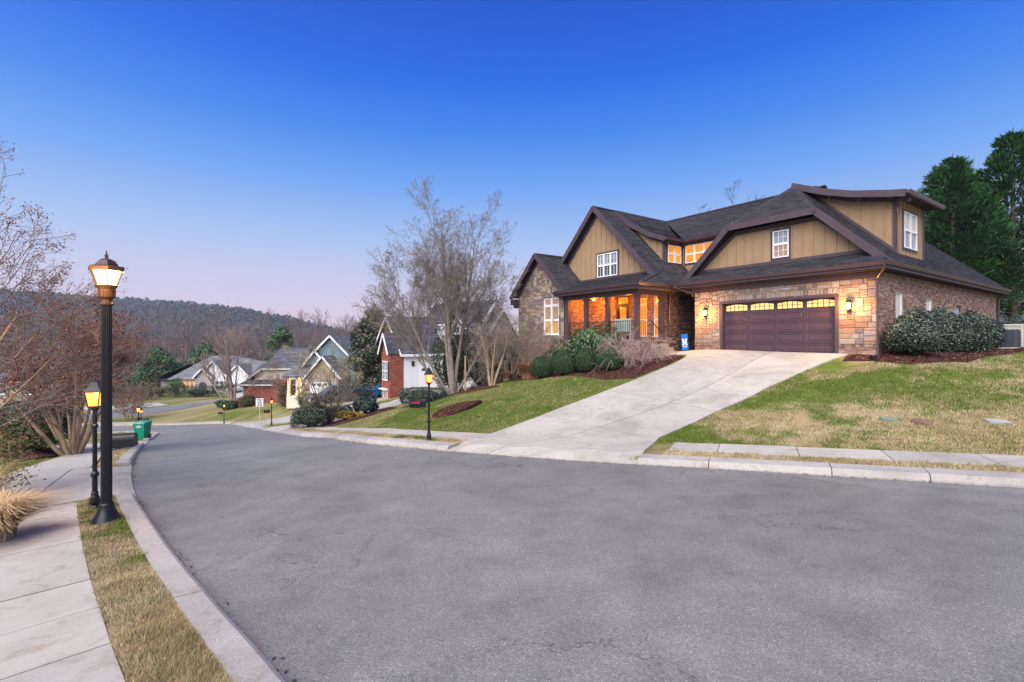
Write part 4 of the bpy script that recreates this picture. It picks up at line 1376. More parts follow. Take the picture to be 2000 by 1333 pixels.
k = MB(); k.pbox(right(0), -.02, 9.9, -2.5, -.4, .01, .04); k.build('plinth', MATS['grey_stone'], A)
k = MB(); k.pbox(right(0), 1.5, 6.1, -.3, 2.2, -.05, .012); g = k.build('garage_door', MATS['white_vinyl'], A)
for i in range(4):
    for j in range(4):
        if j < 3:
            k = MB(); k.pbox(right(0), 1.6+i*1.12, 2.58+i*1.12, .0+j*.52, .44+j*.52, .012, .03); k.build('panel', MATS['white_vinyl'], g)
    for s in (0, 1):
        n = 6; c0 = 1.86+i*1.12+s*.0
    arch = [(2.09+i*1.12+.36*math.cos(math.pi*q/n), 1.68+.32*math.sin(math.pi*q/n)) for q in range(n+1)]
    k = MB(); k.pprism(right(0), arch, .014, .03); k.build('door_window', MATS['pane_dark'], g)
k = MB(); k.pbox(right(0), .75, 1.0, 2.2, 2.65, .02, .15); k.build('wall_light', MATS['iron'], A)
slope(A, [(.35, -.4, 3.25), (.35, 10.3, 3.25), (-3.7, 10.3, 6.98), (-3.7, -.4, 6.98)], ROOF_B)
slope(A, [(-7.75, -.4, 3.25), (-3.7, -.4, 6.98), (-3.7, 10.3, 6.98), (-7.75, 10.3, 3.25)], ROOF_B, sh=False)
slope(A, [(.12, -1.6, 3.35), (.12, 1.2, 3.35), (-1.17, 1.8, 5.3), (-1.17, -1.6, 5.3)], ROOF_B)
slope(A, [(-2.5, -1.6, 3.35), (-1.17, -1.6, 5.3), (-1.17, 1.8, 5.3), (-2.5, 1.2, 3.35)], ROOF_B)
trim_line(A, [((.35, -.42, 3.17), (-3.7, -.42, 6.9)), ((-3.7, -.42, 6.9), (-7.75, -.42, 3.17)), ((.12, -1.62, 3.27), (-1.17, -1.62, 5.22)), ((-1.17, -1.62, 5.22), (-2.5, -1.62, 3.27)), ((.38, -.4, 3.2), (.38, 10.3, 3.2))])
# dormer
k = MB(); k.box(-2.2, -.95, 4.4, 6.7, 4.0, 6.1); k.hexa([(-.95, 4.4, 6.1), (-.95, 6.7, 6.1), (-.95, 5.55, 7.3)], [(-3.6, 4.4, 6.1), (-3.6, 6.7, 6.1), (-3.6, 5.55, 7.3)])
k.build('dormer', MATS['white_siding'], A)
window(A, right(-.95), 4.7, 6.4, 4.55, 6.0, cols=2, sashes=(1, 1), grid=(2, 1), pane='pane_dark', casing=.14, depth=.03, case_mat='white_trim', frame=.07)
slope(A, [(-.65, 4.1, 5.75), (-.65, 5.55, 7.35), (-3.7, 5.55, 7.35), (-3.7, 4.1, 5.75)], ROOF_B); slope(A, [(-.65, 7.0, 5.75), (-.65, 5.55, 7.35), (-3.7, 5.55, 7.35), (-3.7, 7.0, 5.75)], ROOF_B)
trim_line(A, [((-.62, 4.1, 5.72), (-.62, 5.55, 7.3)), ((-.62, 5.55, 7.3), (-.62, 7.0, 5.72))], h=.2)
# taller range behind, turned a little
ra, rb = np.array((-9.3, 58.3)), np.array((-1.6, 52.0)); rd = unit(rb-ra); rn = np.array((rd[1], -rd[0]))
def RB(t, n, z):
    p = ra+rd*t+rn*n
    return AL(p[0], p[1], z)
RL = float(np.linalg.norm(rb-ra)); hw, ze, zr2 = 4.6, 2.0, 7.15
k = MB()
k.hexa([RB(.4, hw-.3, -3), RB(RL-.4, hw-.3, -3), RB(RL-.4, -hw+.3, -3), RB(.4, -hw+.3, -3)], [RB(.4, hw-.3, ze), RB(RL-.4, hw-.3, ze), RB(RL-.4, -hw+.3, ze), RB(.4, -hw+.3, ze)])
k.hexa([RB(RL-.4, hw-.3, ze), RB(RL-.4, -hw+.3, ze), RB(RL-.4, 0, zr2-.25)], [RB(.4, hw-.3, ze), RB(.4, -hw+.3, ze), RB(.4, 0, zr2-.25)])
k.build('rear_range', MATS['white_siding'], A)
slope(A, [RB(0, hw, ze-.2), RB(RL, hw, ze-.2), RB(RL, 0, zr2), RB(0, 0, zr2)], ROOF_B)
slope(A, [RB(0, -hw, ze-.2), RB(RL, -hw, ze-.2), RB(RL, 0, zr2), RB(0, 0, zr2)], ROOF_B, sh=False)
trim_line(A, [(RB(RL, hw, ze-.25), RB(RL, 0, zr2-.05)), (RB(RL, 0, zr2-.05), RB(RL, -hw, ze-.25)), (RB(0, hw, ze-.25), RB(0, 0, zr2-.05))], h=.3)
k = MB()
k.hexa([RB(RL+.9, 3.2, -3), RB(RL+.9, -2.6, -3), RB(RL+.9, -2.6, 2.6), RB(RL+.9, .3, 5.9), RB(RL+.9, 3.2, 2.6)], [RB(RL-.5, 3.2, -3), RB(RL-.5, -2.6, -3), RB(RL-.5, -2.6, 2.6), RB(RL-.5, .3, 5.9), RB(RL-.5, 3.2, 2.6)])
k.build('gable_bay', MATS['grey_stone'], A)
slope(A, [RB(RL+1.2, 3.6, 2.4), RB(RL-1, 3.6, 2.4), RB(RL-1, .3, 6.15), RB(RL+1.2, .3, 6.15)], ROOF_B)
slope(A, [RB(RL+1.2, -3.0, 2.4), RB(RL-1, -3.0, 2.4), RB(RL-1, .3, 6.15), RB(RL+1.2, .3, 6.15)], ROOF_B, sh=False)
trim_line(A, [(RB(RL+1.23, 3.6, 2.35), RB(RL+1.23, .3, 6.1)), (RB(RL+1.23, .3, 6.1), RB(RL+1.23, -3.0, 2.35))], h=.28)

# --- blue-green gabled house further down
B = thing('gabled_house', 'blue-green gabled house with lit porch and white garage door behind the pickup', 'house', (-22.0, 56.0, -4.2), 0)
k = MB(); k.box(-1.7, 1.9, 0, 3.2, -1, 2.9); k.hexa([(-1.7, 0, 2.9), (1.9, 0, 2.9), (.1, 0, 5.0)], [(-1.7, 3.2, 2.9), (1.9, 3.2, 2.9), (.1, 3.2, 5.0)])
k.build('garage_wall', MATS['tan_stone'], B)
k = MB(); k.pbox(front(0), -1.35, 1.5, -.2, 2.15, .0, .03); g = k.build('garage_door', MATS['white_vinyl'], B)
for i in range(4):
    k = MB(); k.pbox(front(0), -1.2+i*.66, -.72+i*.66, 1.72, 1.98, .03, .04); k.build('door_window', MATS['pane_dark'], g)
    for j in range(3):
        k = MB(); k.pbox(front(0), -1.25+i*.66, -.67+i*.66, .05+j*.54, .5+j*.54, .03, .042); k.build('panel', MATS['white_vinyl'], g)
slope(B, [(-2.1, -.4, 2.55), (.1, -.4, 5.15), (.1, 3.3, 5.15), (-2.1, 3.3, 2.55)], ROOF_G); slope(B, [(2.3, -.4, 2.55), (.1, -.4, 5.15), (.1, 3.3, 5.15), (2.3, 3.3, 2.55)], ROOF_G)
trim_line(B, [((-2.1, -.43, 2.5), (.1, -.43, 5.1)), ((.1, -.43, 5.1), (2.3, -.43, 2.5))])
k = MB(); k.box(-3.2, 6.5, 3.2, 12, -1, 5.0); k.hexa([(-2.6, 3.2, 5.0), (2.2, 3.2, 5.0), (-.2, 3.2, 7.4)], [(-2.6, 10, 5.0), (2.2, 10, 5.0), (-.2, 10, 7.4)])
k.hexa([(-3.2, 2.9, 4.0), (-.6, 2.9, 4.0), (-1.9, 2.9, 5.6)], [(-3.2, 6, 4.0), (-.6, 6, 4.0), (-1.9, 6, 5.6)])
k.build('wall', MATS['teal_siding'], B)
slope(B, [(-2.95, 2.8, 4.7), (-.2, 2.8, 7.55), (-.2, 10, 7.55), (-2.95, 10, 4.7)], ROOF_G); slope(B, [(2.55, 2.8, 4.7), (-.2, 2.8, 7.55), (-.2, 10, 7.55), (2.55, 10, 4.7)], ROOF_G)
slope(B, [(-3.5, 2.5, 3.75), (-1.9, 2.5, 5.75), (-1.9, 6, 5.75), (-3.5, 6, 3.75)], ROOF_G); slope(B, [(-.3, 2.5, 3.75), (-1.9, 2.5, 5.75), (-1.9, 6, 5.75), (-.3, 6, 3.75)], ROOF_G)
slope(B, [(2.2, 3.0, 4.9), (6.9, 3.0, 4.9), (6.9, 7.5, 7.5), (2.2, 7.5, 7.5)], ROOF_G)
trim_line(B, [((-2.95, 2.77, 4.65), (-.2, 2.77, 7.5)), ((-.2, 2.77, 7.5), (2.55, 2.77, 4.65)), ((-3.5, 2.47, 3.7), (-1.9, 2.47, 5.7)), ((-1.9, 2.47, 5.7), (-.3, 2.47, 3.7))])
mat('porch_cream', (.62, .54, .42), (.68, .60, .48), 3, .6)
k = MB(); k.box(-4.4, -1.75, .6, 4, -1, .35); k.build('porch_floor', MATS['porch_cream'], B)
k = MB(); k.box(-4.3, -1.72, 3.4, 3.6, .35, 3.2); k.build('porch_wall', MATS['porch_cream'], B)
for x in (-4.25, -3.25, -1.9):
    k = MB(); k.box(x-.13, x+.13, .75, 1.0, .35, 2.75); k.box(x-.17, x+.17, .71, 1.04, .35, .8); k.build('porch_column', MATS['porch_cream'], B)
for u in (-3.9, -2.9):
    window(B, front(3.4), u, u+.7, .9, 2.4, cols=1, sashes=(1, 1), grid=(1, 1), pane='pane_dark', casing=.06, case_mat='white_trim', depth=.03)
slope(B, [(-4.8, .3, 2.75), (-1.75, .3, 2.75), (-1.75, 3.6, 3.9), (-4.8, 3.6, 3.9)], ROOF_G)
point_light(B, (-3.0, 2.0, 2.4), 160, (1, .50, .16), .15, 'porch_light')
fl = thing('flag', 'small striped flag hanging from the lit porch post of the blue-green house', 'flag', (-23.75, 56.5, -3.0), 0)
k = MB(); k.beam((0, 0, 0), (-.55, -.5, 1.0), .03, .03); k.build('flag_pole', MATS['white_trim'], fl)
mat('flag_red', (.40, .03, .04), None, 3, .8); mat('flag_blue', (.03, .04, .16), None, 3, .8)
for j in range(7):
    k = MB(); n = 6
    for q in range(n):
        a, b = q/n, (q+1)/n
        f = lambda t, w: (-.50+.05*math.sin(6*t+w*3)+.03*w, -.46+.04*math.cos(5*t), .90-t*1.0)
        w0, w1 = j/7, (j+1)/7
        k.face([(f(a, w0)[0]+w0*.42, f(a, w0)[1], f(a, w0)[2]+w0*-.05), (f(a, w1)[0]+w1*.42, f(a, w1)[1], f(a, w1)[2]), (f(b, w1)[0]+w1*.42, f(b, w1)[1], f(b, w1)[2]), (f(b, w0)[0]+w0*.42, f(b, w0)[1], f(b, w0)[2])])
    k.build('stripe', MATS['flag_red' if j % 2 == 0 else 'white_trim'], fl)
k = MB(); k.box(-.52, -.28, -.50, -.485, .42, .9); k.build('canton', MATS['flag_blue'], fl)

# --- red brick house with cream upper wall by the side street
Cc = thing('brick_house', 'low red brick house with cream upper wall and grey hipped roof by the speed sign', 'house', (-31.0, 63.5, -5.4), 0)
box_walls(Cc, -4.4, 5.2, .05, 11, -1.5, 2.3, 'mortar')
brick_skin(Cc, [(front(.05), -4.4, 5.2, -1.2, 2.28, [(1.5, 2.6, 1.75, 2.05)]), (left(-4.4), -5, -.05, -1.2, 2.28, [])], BRICK_R)
k = MB(); k.pbox(front(.05), .4, 1.35, 1.9, 2.15, .0, .03); k.build('vent', MATS['white_trim'], Cc)
slope(Cc, [(-4.9, -.4, 2.35), (5.7, -.4, 2.35), (5.7, .9, 2.9), (-4.0, .9, 2.9)], ROOF_C)
lap_siding(Cc, front(.95), [(-3.4, 2.85), (5.4, 2.85), (4.5, 4.5), (-1.7, 4.5)], 'cream_siding', .25)
k = MB(); k.pprism(front(1.1), [(-3.4, 2.85), (5.4, 2.85), (4.5, 4.6), (-1.7, 4.6)], 0, .12); k.build('gable_wall', MATS['cream_siding'], Cc)
slope(Cc, [(-2.2, .5, 4.4), (4.9, .5, 4.4), (2.6, 4.0, 7.1), (-1.2, 4.0, 7.1)], ROOF_C)
slope(Cc, [(-4.9, .5, 2.4), (-2.2, .5, 4.4), (-1.2, 4.0, 7.1), (-1.2, 8, 7.1), (-4.9, 11, 2.4)], ROOF_C, sh=False)
slope(Cc, [(6.2, .5, 2.4), (4.9, .5, 4.4), (2.6, 4.0, 7.1), (2.6, 8, 7.1), (6.2, 11, 2.4)], ROOF_C)
slope(Cc, [(3.2, 5, 6.0), (9, 5, 6.0), (9, 2.5, 4.0), (4.6, 2.5, 4.0)], ROOF_C)
trim_line(Cc, [((-4.9, .46, 2.35), (-2.2, .46, 4.35)), ((-2.2, .46, 4.35), (4.9, .46, 4.35)), ((4.9, .46, 4.35), (6.2, .46, 2.35)), ((-4.9, -.44, 2.32), (5.7, -.44, 2.32))], m='cream_siding', h=.18)
box_walls(Cc, -6.2, -4.2, 4.5, 11, -1.5, 2.3, 'mortar', 'side_wing')
slope(Cc, [(-6.6, 4.1, 2.3), (-3.5, 4.1, 2.3), (-2.6, 7, 4.9), (-5.3, 7, 4.9)], ROOF_C); slope(Cc, [(-6.6, 4.1, 2.3), (-5.3, 7, 4.9), (-5.3, 9, 4.9), (-6.6, 11, 2.3)], ROOF_C, sh=False)
k = MB(); k.tube([(-4.3, -.3, 2.2), (-4.3, -.02, 2.0), (-4.3, -.02, -.4)], .06, 6); k.build('downspout', MATS['white_trim'], Cc)
box_walls(Cc, 5.3, 9, 2.5, 11, -1.5, 3.9, 'cream_siding', 'rear_wing')

# --- grey house at the end of the side street
Dd = thing('ranch_house', 'long grey roofed stone ranch house beyond the clipped hedge, white gable trim', 'house', (-61.0, 97.0, -7.7), 0)
box_walls(Dd, -10.5, -6.5, 1.5, 12, -1, 2.6, 'dark_siding', 'wing_wall'); box_walls(Dd, -6.5, 6.5, .6, 12, -1, 2.7, 'grey_stone', 'wall')
slope(Dd, [(-8.3, 0, 2.5), (1.6, 0, 2.5), (1.6, 6.3, 7.1), (-3.2, 6.3, 7.1)], ROOF_G, .45, 1.4)
slope(Dd, [(-11, 1.0, 2.5), (-8.3, 0, 2.5), (-3.2, 6.3, 7.1), (-3.2, 9, 7.1), (-11, 12, 2.5)], ROOF_G, .45, 1.4)
slope(Dd, [(1.6, 6.3, 7.1), (1.6, 0, 2.5), (9.5, 0, 2.5), (9.5, 5, 5.6), (4, 6.3, 5.6)], ROOF_G, .45, 1.4)
def small_gable(par, xc, hw_, y, ze_, zp, wm, dep=5, base=-1.0):
    k = MB(); k.box(xc-hw_+.2, xc+hw_-.2, y, y+dep, base, ze_+.1); k.hexa([(xc-hw_+.2, y, ze_+.1), (xc+hw_-.2, y, ze_+.1), (xc, y, zp-.25)], [(xc-hw_+.2, y+dep, ze_+.1), (xc+hw_-.2, y+dep, ze_+.1), (xc, y+dep, zp-.25)])
    k.build('gable_bay', MATS[wm], par)
    slope(par, [(xc-hw_, y-.4, ze_), (xc, y-.4, zp), (xc, y+dep, zp), (xc-hw_, y+dep, ze_)], ROOF_G, .45, 1.4); slope(par, [(xc+hw_, y-.4, ze_), (xc, y-.4, zp), (xc, y+dep, zp), (xc+hw_, y+dep, ze_)], ROOF_G, .45, 1.4)
    trim_line(par, [((xc-hw_, y-.45, ze_-.06), (xc, y-.45, zp-.06)), ((xc, y-.45, zp-.06), (xc+hw_, y-.45, ze_-.06))], h=.25)
small_gable(Dd, 1.6, 2.9, -.8, 3.1, 6.3, 'white_siding'); small_gable(Dd, .1, 1.9, -1.6, 3.0, 4.9, 'grey_stone'); small_gable(Dd, 6.4, 2.6, -.6, 3.0, 5.6, 'white_siding')
k = MB(); n = 8
k.pprism(front(-1.62), [(-.75, -.5), (.75, -.5)]+[(.75*math.cos(math.pi*q/n), 1.5+.7*math.sin(math.pi*q/n)) for q in range(n+1)], 0, .03); k.build('entrance', MATS['pane_dark'], Dd)
window(Dd, front(-.83), 2.0, 3.6, .7, 2.3, cols=2, sashes=(1, 1), grid=(1, 1), pane='pane_dark', casing=.2, case_mat='white_trim', depth=.03)
window(Dd, front(.55), -5.8, -2.2, .2, 2.4, cols=4, sashes=(1,), grid=(1, 1), pane='pane_warm', casing=.15, case_mat='white_trim', depth=.03, frame=.1)
k = MB(); k.pbox(front(-.63), 5.2, 7.8, -.3, 2.3, .02, .05); k.build('garage_door', MATS['white_vinyl'], Dd)
# --- houses only glimpsed
Ee = thing('house', 'brown house half hidden behind the crape myrtle stems on the hillside', 'house', (-78, 76, -6.5), 0)
box_walls(Ee, -6, 6, 0, 9, -2, 3.2, 'tan_stone')
slope(Ee, [(-6.6, -.5, 3.1), (6.6, -.5, 3.1), (4, 4.5, 6.6), (-4, 4.5, 6.6)], ROOF_C, .45, 1.4); slope(Ee, [(6.6, -.5, 3.1), (6.6, 9.5, 3.1), (4, 4.5, 6.6)], ROOF_C, .45, 1.4); slope(Ee, [(-6.6, -.5, 3.1), (-6.6, 9.5, 3.1), (-4, 4.5, 6.6)], ROOF_C, .45, 1.4)
window(Ee, front(0), -3.5, -1.5, .8, 2.4, cols=2, sashes=(1, 1), grid=(1, 1), pane='pane_dark', casing=.15, case_mat='white_trim', depth=.03); window(Ee, front(0), 1.5, 3.5, .8, 2.4, cols=2, sashes=(1, 1), grid=(1, 1), pane='pane_dark', casing=.15, case_mat='white_trim', depth=.03)
Ff = thing('house', 'red brick house glimpsed under the tall evergreens at the picture edge', 'house', (46, 41, 1.9), H_ROT)
box_walls(Ff, -6, 8, 0, 9, -1, 2.6, 'mortar'); brick_skin(Ff, [(front(0), -6, 8, -.6, 2.55, []), (right(8), 0, 9, -.6, 2.55, [])], BRICK_A)
slope(Ff, [(-6.5, -.5, 2.5), (8.5, -.5, 2.5), (8.5, 4.5, 5.6), (-6.5, 4.5, 5.6)], ROOF_C, .3, .9)
slope(Ff, [(-6.5, 9.5, 2.5), (8.5, 9.5, 2.5), (8.5, 4.5, 5.6), (-6.5, 4.5, 5.6)], ROOF_C, sh=False)

# ------------------------------------------------------------------ street furniture
mat('black_paint', (.006, .007, .011), (.010, .011, .016), 14, .38, .04, 60, spec=.35)
mat('bronze_paint', (.040, .022, .015), (.055, .03, .02), 12, .5, .1, 50, spec=.4)
mat_glow('lantern_glow', (1.0, .60, .16), 9)
mat_glow('lantern_soft', (1.0, .42, .09), 1.3, noise=.5, nscale=14)
def street_lamp(loc):
    t = thing('street_lamp', 'tall black street lamp with glowing lantern on the verge beside the sidewalk', 'street lamp', loc)
    MB().lathe([(0, 0), (.20, 0), (.20, .04), (.185, .06), (.17, .10), (.125, .18), (.10, .24), (.088, .30), (.088, .33), (.0, .33)], 24, (0, 0, -.03)).build('base', MATS['black_paint'], t, smooth=True)
    n = 16; k = MB()
    prof = []
    for z, r in ((.28, .067), (3.25, .062)):
        prof.append([((r-(.007 if j % 2 else 0))*math.cos(2*math.pi*j/(2*n)), (r-(.007 if j % 2 else 0))*math.sin(2*math.pi*j/(2*n)), z) for j in range(2*n)])
    k.hexa(prof[0], prof[1]); k.build('pole', MATS['black_paint'], t)
    MB().lathe([(.078, 3.23), (.082, 3.24), (.082, 3.26), (.066, 3.27), (.066, 3.31), (.085, 3.33), (.10, 3.35), (.10, 3.46), (.112, 3.485), (.132, 3.51), (.137, 3.525), (.12, 3.53), (0, 3.53)], 12).build('lantern_cup', MATS['bronze_paint'], t)
    k = MB()
    for j in range(12):
        a = 2*math.pi*(j+.5)/12; c, s = math.cos(a), math.sin(a)
        k.beam((.101*c, .101*s, 3.35), (.103*c, .103*s, 3.46), .02, .008, up=(c, s, 0))
    k.build('cup_ribs', MATS['bronze_paint'], t)
    ph = .25
    P6 = lambda r, z, j: (r*math.cos(ph+j*math.pi/3), r*math.sin(ph+j*math.pi/3), z)
    for j in range(6):
        MB().beam(P6(.125, 3.53, j), P6(.197, 3.745, j), .016, .016).build('lantern_bar', MATS['bronze_paint'], t)
        k = MB(); k.face([P6(.120, 3.532, j), P6(.120, 3.532, j+1), P6(.19, 3.742, j+1), P6(.19, 3.742, j)]); k.build('lantern_pane', MATS['lantern_glow'], t)
    k = MB(); k.lathe([(.19, 3.735), (.222, 3.735), (.226, 3.79), (.21, 3.80), (.15, 3.815), (.14, 3.84), (.10, 3.89), (.05, 3.915), (.03, 3.92), (.0, 3.92)], 6, (0, 0, 0), ph=ph)
    k.build('lantern_roof', MATS['bronze_paint'], t)
    MB().lathe([(.03, 3.91), (.02, 3.93), (.018, 3.95), (.032, 3.962), (.012, 3.975), (.014, 3.99), (.0, 4.06)], 8).build('finial', MATS['bronze_paint'], t)
    for j, (a, e) in enumerate(((-1.2, 24), (1.9, 24))):
        point_light(t, (.42*math.cos(a), .42*math.sin(a), 3.6), e, (1, .48, .13), .1, 'lamp_light')
    return t
street_lamp((-5.87, 7.0, g1(-5.87, 7.0))).scale = (1, 1, .975)
mat('flag_orange', (.45, .03, .02), None, 3, .5)
def mailbox_lamp(loc, rz, label, lit=1.0, light=6.0):
    """a lamp post that carries a mailbox; the box points along local +x, towards the street"""
    t = thing('mailbox_lamp_post', label, 'lamp post', loc, rz, 'mailbox lamp posts along the street')
    MB().lathe([(0, 0), (.075, 0), (.078, .05), (.055, .08), (.072, .12), (.06, .2), (.045, .24), (.05, .26), (.036, .3), (.036, .52), (.055, .54), (.055, .58), (.04, .6), (.032, .62), (.030, 1.30), (.045, 1.32), (.045, 1.35), (.03, 1.37), (.03, 1.58), (.05, 1.60), (.05, 1.63), (0, 1.63)], 12).build('post', MATS['black_paint'], t, smooth=False)
    k = MB(); n = 8
    sec = [(-.085, 0), (.085, 0), (.085, .12)]+[(.085*math.cos(math.pi*q/n), .12+.09*math.sin(math.pi*q/n)) for q in range(1, n)]+[(-.085, .12)]
    k.hexa([(.10, y, .98+z) for y, z in sec], [(.53, y, .98+z) for y, z in sec]); bx = k.build('mailbox', MATS['black_paint'], t)
    k = MB(); k.hexa([(.53, y*1.05, .978+z*1.03) for y, z in sec], [(.545, y*1.05, .978+z*1.03) for y, z in sec]); k.build('mailbox_door', MATS['black_paint'], bx)
    k = MB(); k.box(.3, .51, .088, .098, 1.09, 1.125); k.box(.29, .35, .0885, .099, 1.075, 1.14); k.build('signal_flag', MATS['flag_orange'], bx)
    k = MB(); k.tube([(.03, 0, .72), (.08, 0, .84), (.2, 0, .93), (.42, 0, .975)], .008, 6); k.box(.05, .5, -.03, .03, .965, .98); k.build('bracket', MATS['black_paint'], t)
    P4 = lambda r, z, j: (r*math.cos(math.pi/4+j*math.pi/2), r*math.sin(math.pi/4+j*math.pi/2), z)
    for j in range(4):
        MB().beam(P4(.09, 1.65, j), P4(.135, 1.88, j), .012, .012).build('lantern_bar', MATS['black_paint'], t)
        k = MB(); k.face([P4(.086, 1.652, j), P4(.086, 1.652, j+1), P4(.13, 1.878, j+1), P4(.13, 1.878, j)]); k.build('lantern_pane', MATS['lantern_soft'], t)
    k = MB(); k.lathe([(.05, 1.63), (.10, 1.635), (.10, 1.66)], 4, ph=math.pi/4); k.build('lantern_sill', MATS['black_paint'], t); k = MB(); k.lathe([(.12, 1.875), (.165, 1.875), (.155, 1.90), (.10, 1.96), (.06, 2.03), (.045, 2.04), (.045, 2.055), (.0, 2.06)], 4, ph=math.pi/4); k.lathe([(.02, 2.05), (.012, 2.07), (.02, 2.09), (0, 2.13)], 6)
    k.build('lantern_frame', MATS['black_paint'], t)
    for dx, dy in ((.03, .02), (-.03, .02), (0, -.035)):
        MB().lathe([(.0, 1.70), (.013, 1.71), (.016, 1.75), (.0, 1.80)], 6, (dx, dy, 0)).build('bulb', MATS['lamp_bulb'], t)
    if light:
        point_light(t, (.0, -.26, 1.78), light, (1, .45, .1), .06, 'lamp_light')
    return t
rzR, rzL = math.atan2(-.5693, -.8221), math.atan2(.5693, .8221)
mailbox_lamp((-6.66, 7.72, g1(-6.66, 7.72)), rzL-.25, 'lamp post with black mailbox close behind the tall street lamp', light=5)
mailbox_lamp((-2.34, 13.62, g1(-2.34, 13.62)), rzR-.2, 'lamp post with red-flagged mailbox below the mulch mound', light=5)
mailbox_lamp((-23.1, 29.9, g1(-23.1, 29.9)), rzL, 'lamp post with mailbox next to the green wheeled bin', light=4)
mailbox_lamp((-18.2, 36.6, g1(-18.2, 36.6)), rzR, 'lamp post with mailbox just right of the speed limit sign', light=14)
mailbox_lamp((-29.3, 49.2, g1(-29.3, 49.2)), rzR, 'lamp post with mailbox at the kerb in front of the low brick house', light=14)
mailbox_lamp((-35.6, 46.4, g1(-35.6, 46.4)), rzL+2.2, 'far lamp post left of the bin on the cross street kerb', light=8)
mailbox_lamp((-53.5, 55.3, g1(-53.5, 55.3)), rzR, 'distant dark lamp post seen between the crape myrtle branches', light=0)
def text(parent, s, size, loc, rot, m, name='lettering'):
    c = bpy.data.curves.new(name, 'FONT'); c.body = s; c.size = size; c.align_x = 'CENTER'; c.align_y = 'CENTER'; c.extrude = .001; c.offset = .004*size/.2
    c.materials.append(m)
    tmp = bpy.data.objects.new('tmp', c); COL.objects.link(tmp)
    bpy.context.view_layer.update()
    me = bpy.data.meshes.new_from_object(tmp.evaluated_get(bpy.context.evaluated_depsgraph_get()))
    bpy.data.objects.remove(tmp); bpy.data.curves.remove(c)
    o = bpy.data.objects.new(name, me); COL.objects.link(o); o.parent = parent; o.location = loc; o.rotation_euler = rot
    return o
sg = thing('speed_sign', 'white speed limit 25 sign on a thin grey post beside the driveway', 'road sign', (-21.85, 41.86, g1(-21.85, 41.86)), .35)
MB().box(-.03, .03, -.02, .02, -.1, 2.15).build('post', MATS['grey_metal'], sg)
k = MB(); k.box(-.29, .29, -.035, -.025, 1.5, 2.2); pl = k.build('plate', MATS['white_trim'], sg)
mat('sign_black', (.01, .01, .01), None, 3, .6)
text(pl, 'SPEED', .15, (0, -.037, 2.08), (math.pi/2, 0, 0), MATS['sign_black']); text(pl, 'LIMIT', .15, (0, -.037, 1.94), (math.pi/2, 0, 0), MATS['sign_black'])
text(pl, '25', .40, (0, -.037, 1.69), (math.pi/2, 0, 0), MATS['sign_black'])
bn = thing('wheeled_bin', 'green wheeled bin with dark lid at the kerb beside a mailbox lamp post', 'bin', (-22.15, 29.0, g1(-22.15, 29.0)), .1)
mat('bin_green', (.0, .20, .12), (.0, .23, .14), 5, .45, spec=.4)
k = MB(); k.hexa([(-.24, -.28, .06), (.24, -.28, .06), (.24, .26, .06), (-.24, .26, .06)], [(-.31, -.38, .95), (.31, -.38, .95), (.31, .34, .95), (-.31, .34, .95)]); k.build('body', MATS['bin_green'], bn)
k = MB(); k.hexa([(-.33, -.40, .95), (.33, -.40, .95), (.33, .40, .95), (-.33, .40, .95)], [(-.31, -.36, 1.0), (.31, -.36, 1.0), (.29, .36, 1.05), (-.29, .36, 1.05)]); k.build('lid', MATS['bin_green'], bn)
for x in (-.27, .27):
    k = MB(); k.tube([(x-.04, .2, .12), (x+.04, .2, .12)], .125, 14); wv = k.build('wheel', MATS['black_paint'], bn)
    k = MB(); k.tube([(x-.05, .2, .12), (x+.05, .2, .12)], .03, 8); k.build('hub', MATS['white_trim'], wv)
k = MB(); k.tube([(-.22, -.32, .12), (-.30, -.32, .12)], .11, 14); k.build('wheel', MATS['black_paint'], bn)
for j, w in enumerate((.06, .17, .11)):
    k = MB(); k.box(-w, w, -.375, -.368, .84-j*.055, .865-j*.055); k.build('lettering', MATS['white_trim'], bn)
# lids in the lawn, drain pipe, air conditioners, stake, yard flag, porch bench
mat('lid_green', (.12, .19, .15), (.17, .24, .19), 6, .7); mat('lid_rust', (.13, .07, .05), (.19, .11, .08), 9, .9); mat('lid_grey', (.28, .28, .28), (.34, .34, .33), 8, .8)
for (x, y), w, h, m, lb in (((9.34, 11.92), .2, .13, 'lid_green', 'green rectangular utility lid set in the lawn'), ((9.75, 11.48), .22, .22, 'lid_rust', 'round rusty utility cover set in the lawn'), ((11.0, 10.95), .2, .13, 'lid_grey', 'pale grey utility lid in the lawn near the picture edge')):
    k = MB()
    if m == 'lid_rust':
        k.lathe([(.0, .03), (w, .03), (w+.02, -.05)], 18); k.lathe([(w-.05, .036), (w-.03, .036)], 18)
    else:
        k.box(-w, w, -h, h, -.05, .03); k.box(-w+.04, w-.04, -h+.04, h-.04, .03, .036)
    o = k.build('utility_lid', MATS[m], loc=(x, y, g1(x, y, .10)), rz=H_ROT)
    sl_ = .2
    o.rotation_euler = (math.radians(10), 0, math.radians(-20))
    tag(o, lb, 'utility cover', 'utility covers in the lawn')
k = MB(); k.tube([(0, 0, .06), (.12, -.16, .05), (.22, -.34, .04)], .055, 10); k.tube([(.215, -.33, .04), (.24, -.37, .038)], .065, 10)
tag(k.build('drain_pipe', MATS['black_paint'], loc=(*HW(1.25, -.55), g1(*HW(1.25, -.55), .16)), rz=H_ROT), 'short black corrugated drain pipe end lying below the downspout', 'pipe')
mat('ac_beige', (.48, .46, .42), (.55, .53, .49), 4, .5); mat('ac_dark', (.05, .055, .075), (.07, .075, .095), 5, .5)
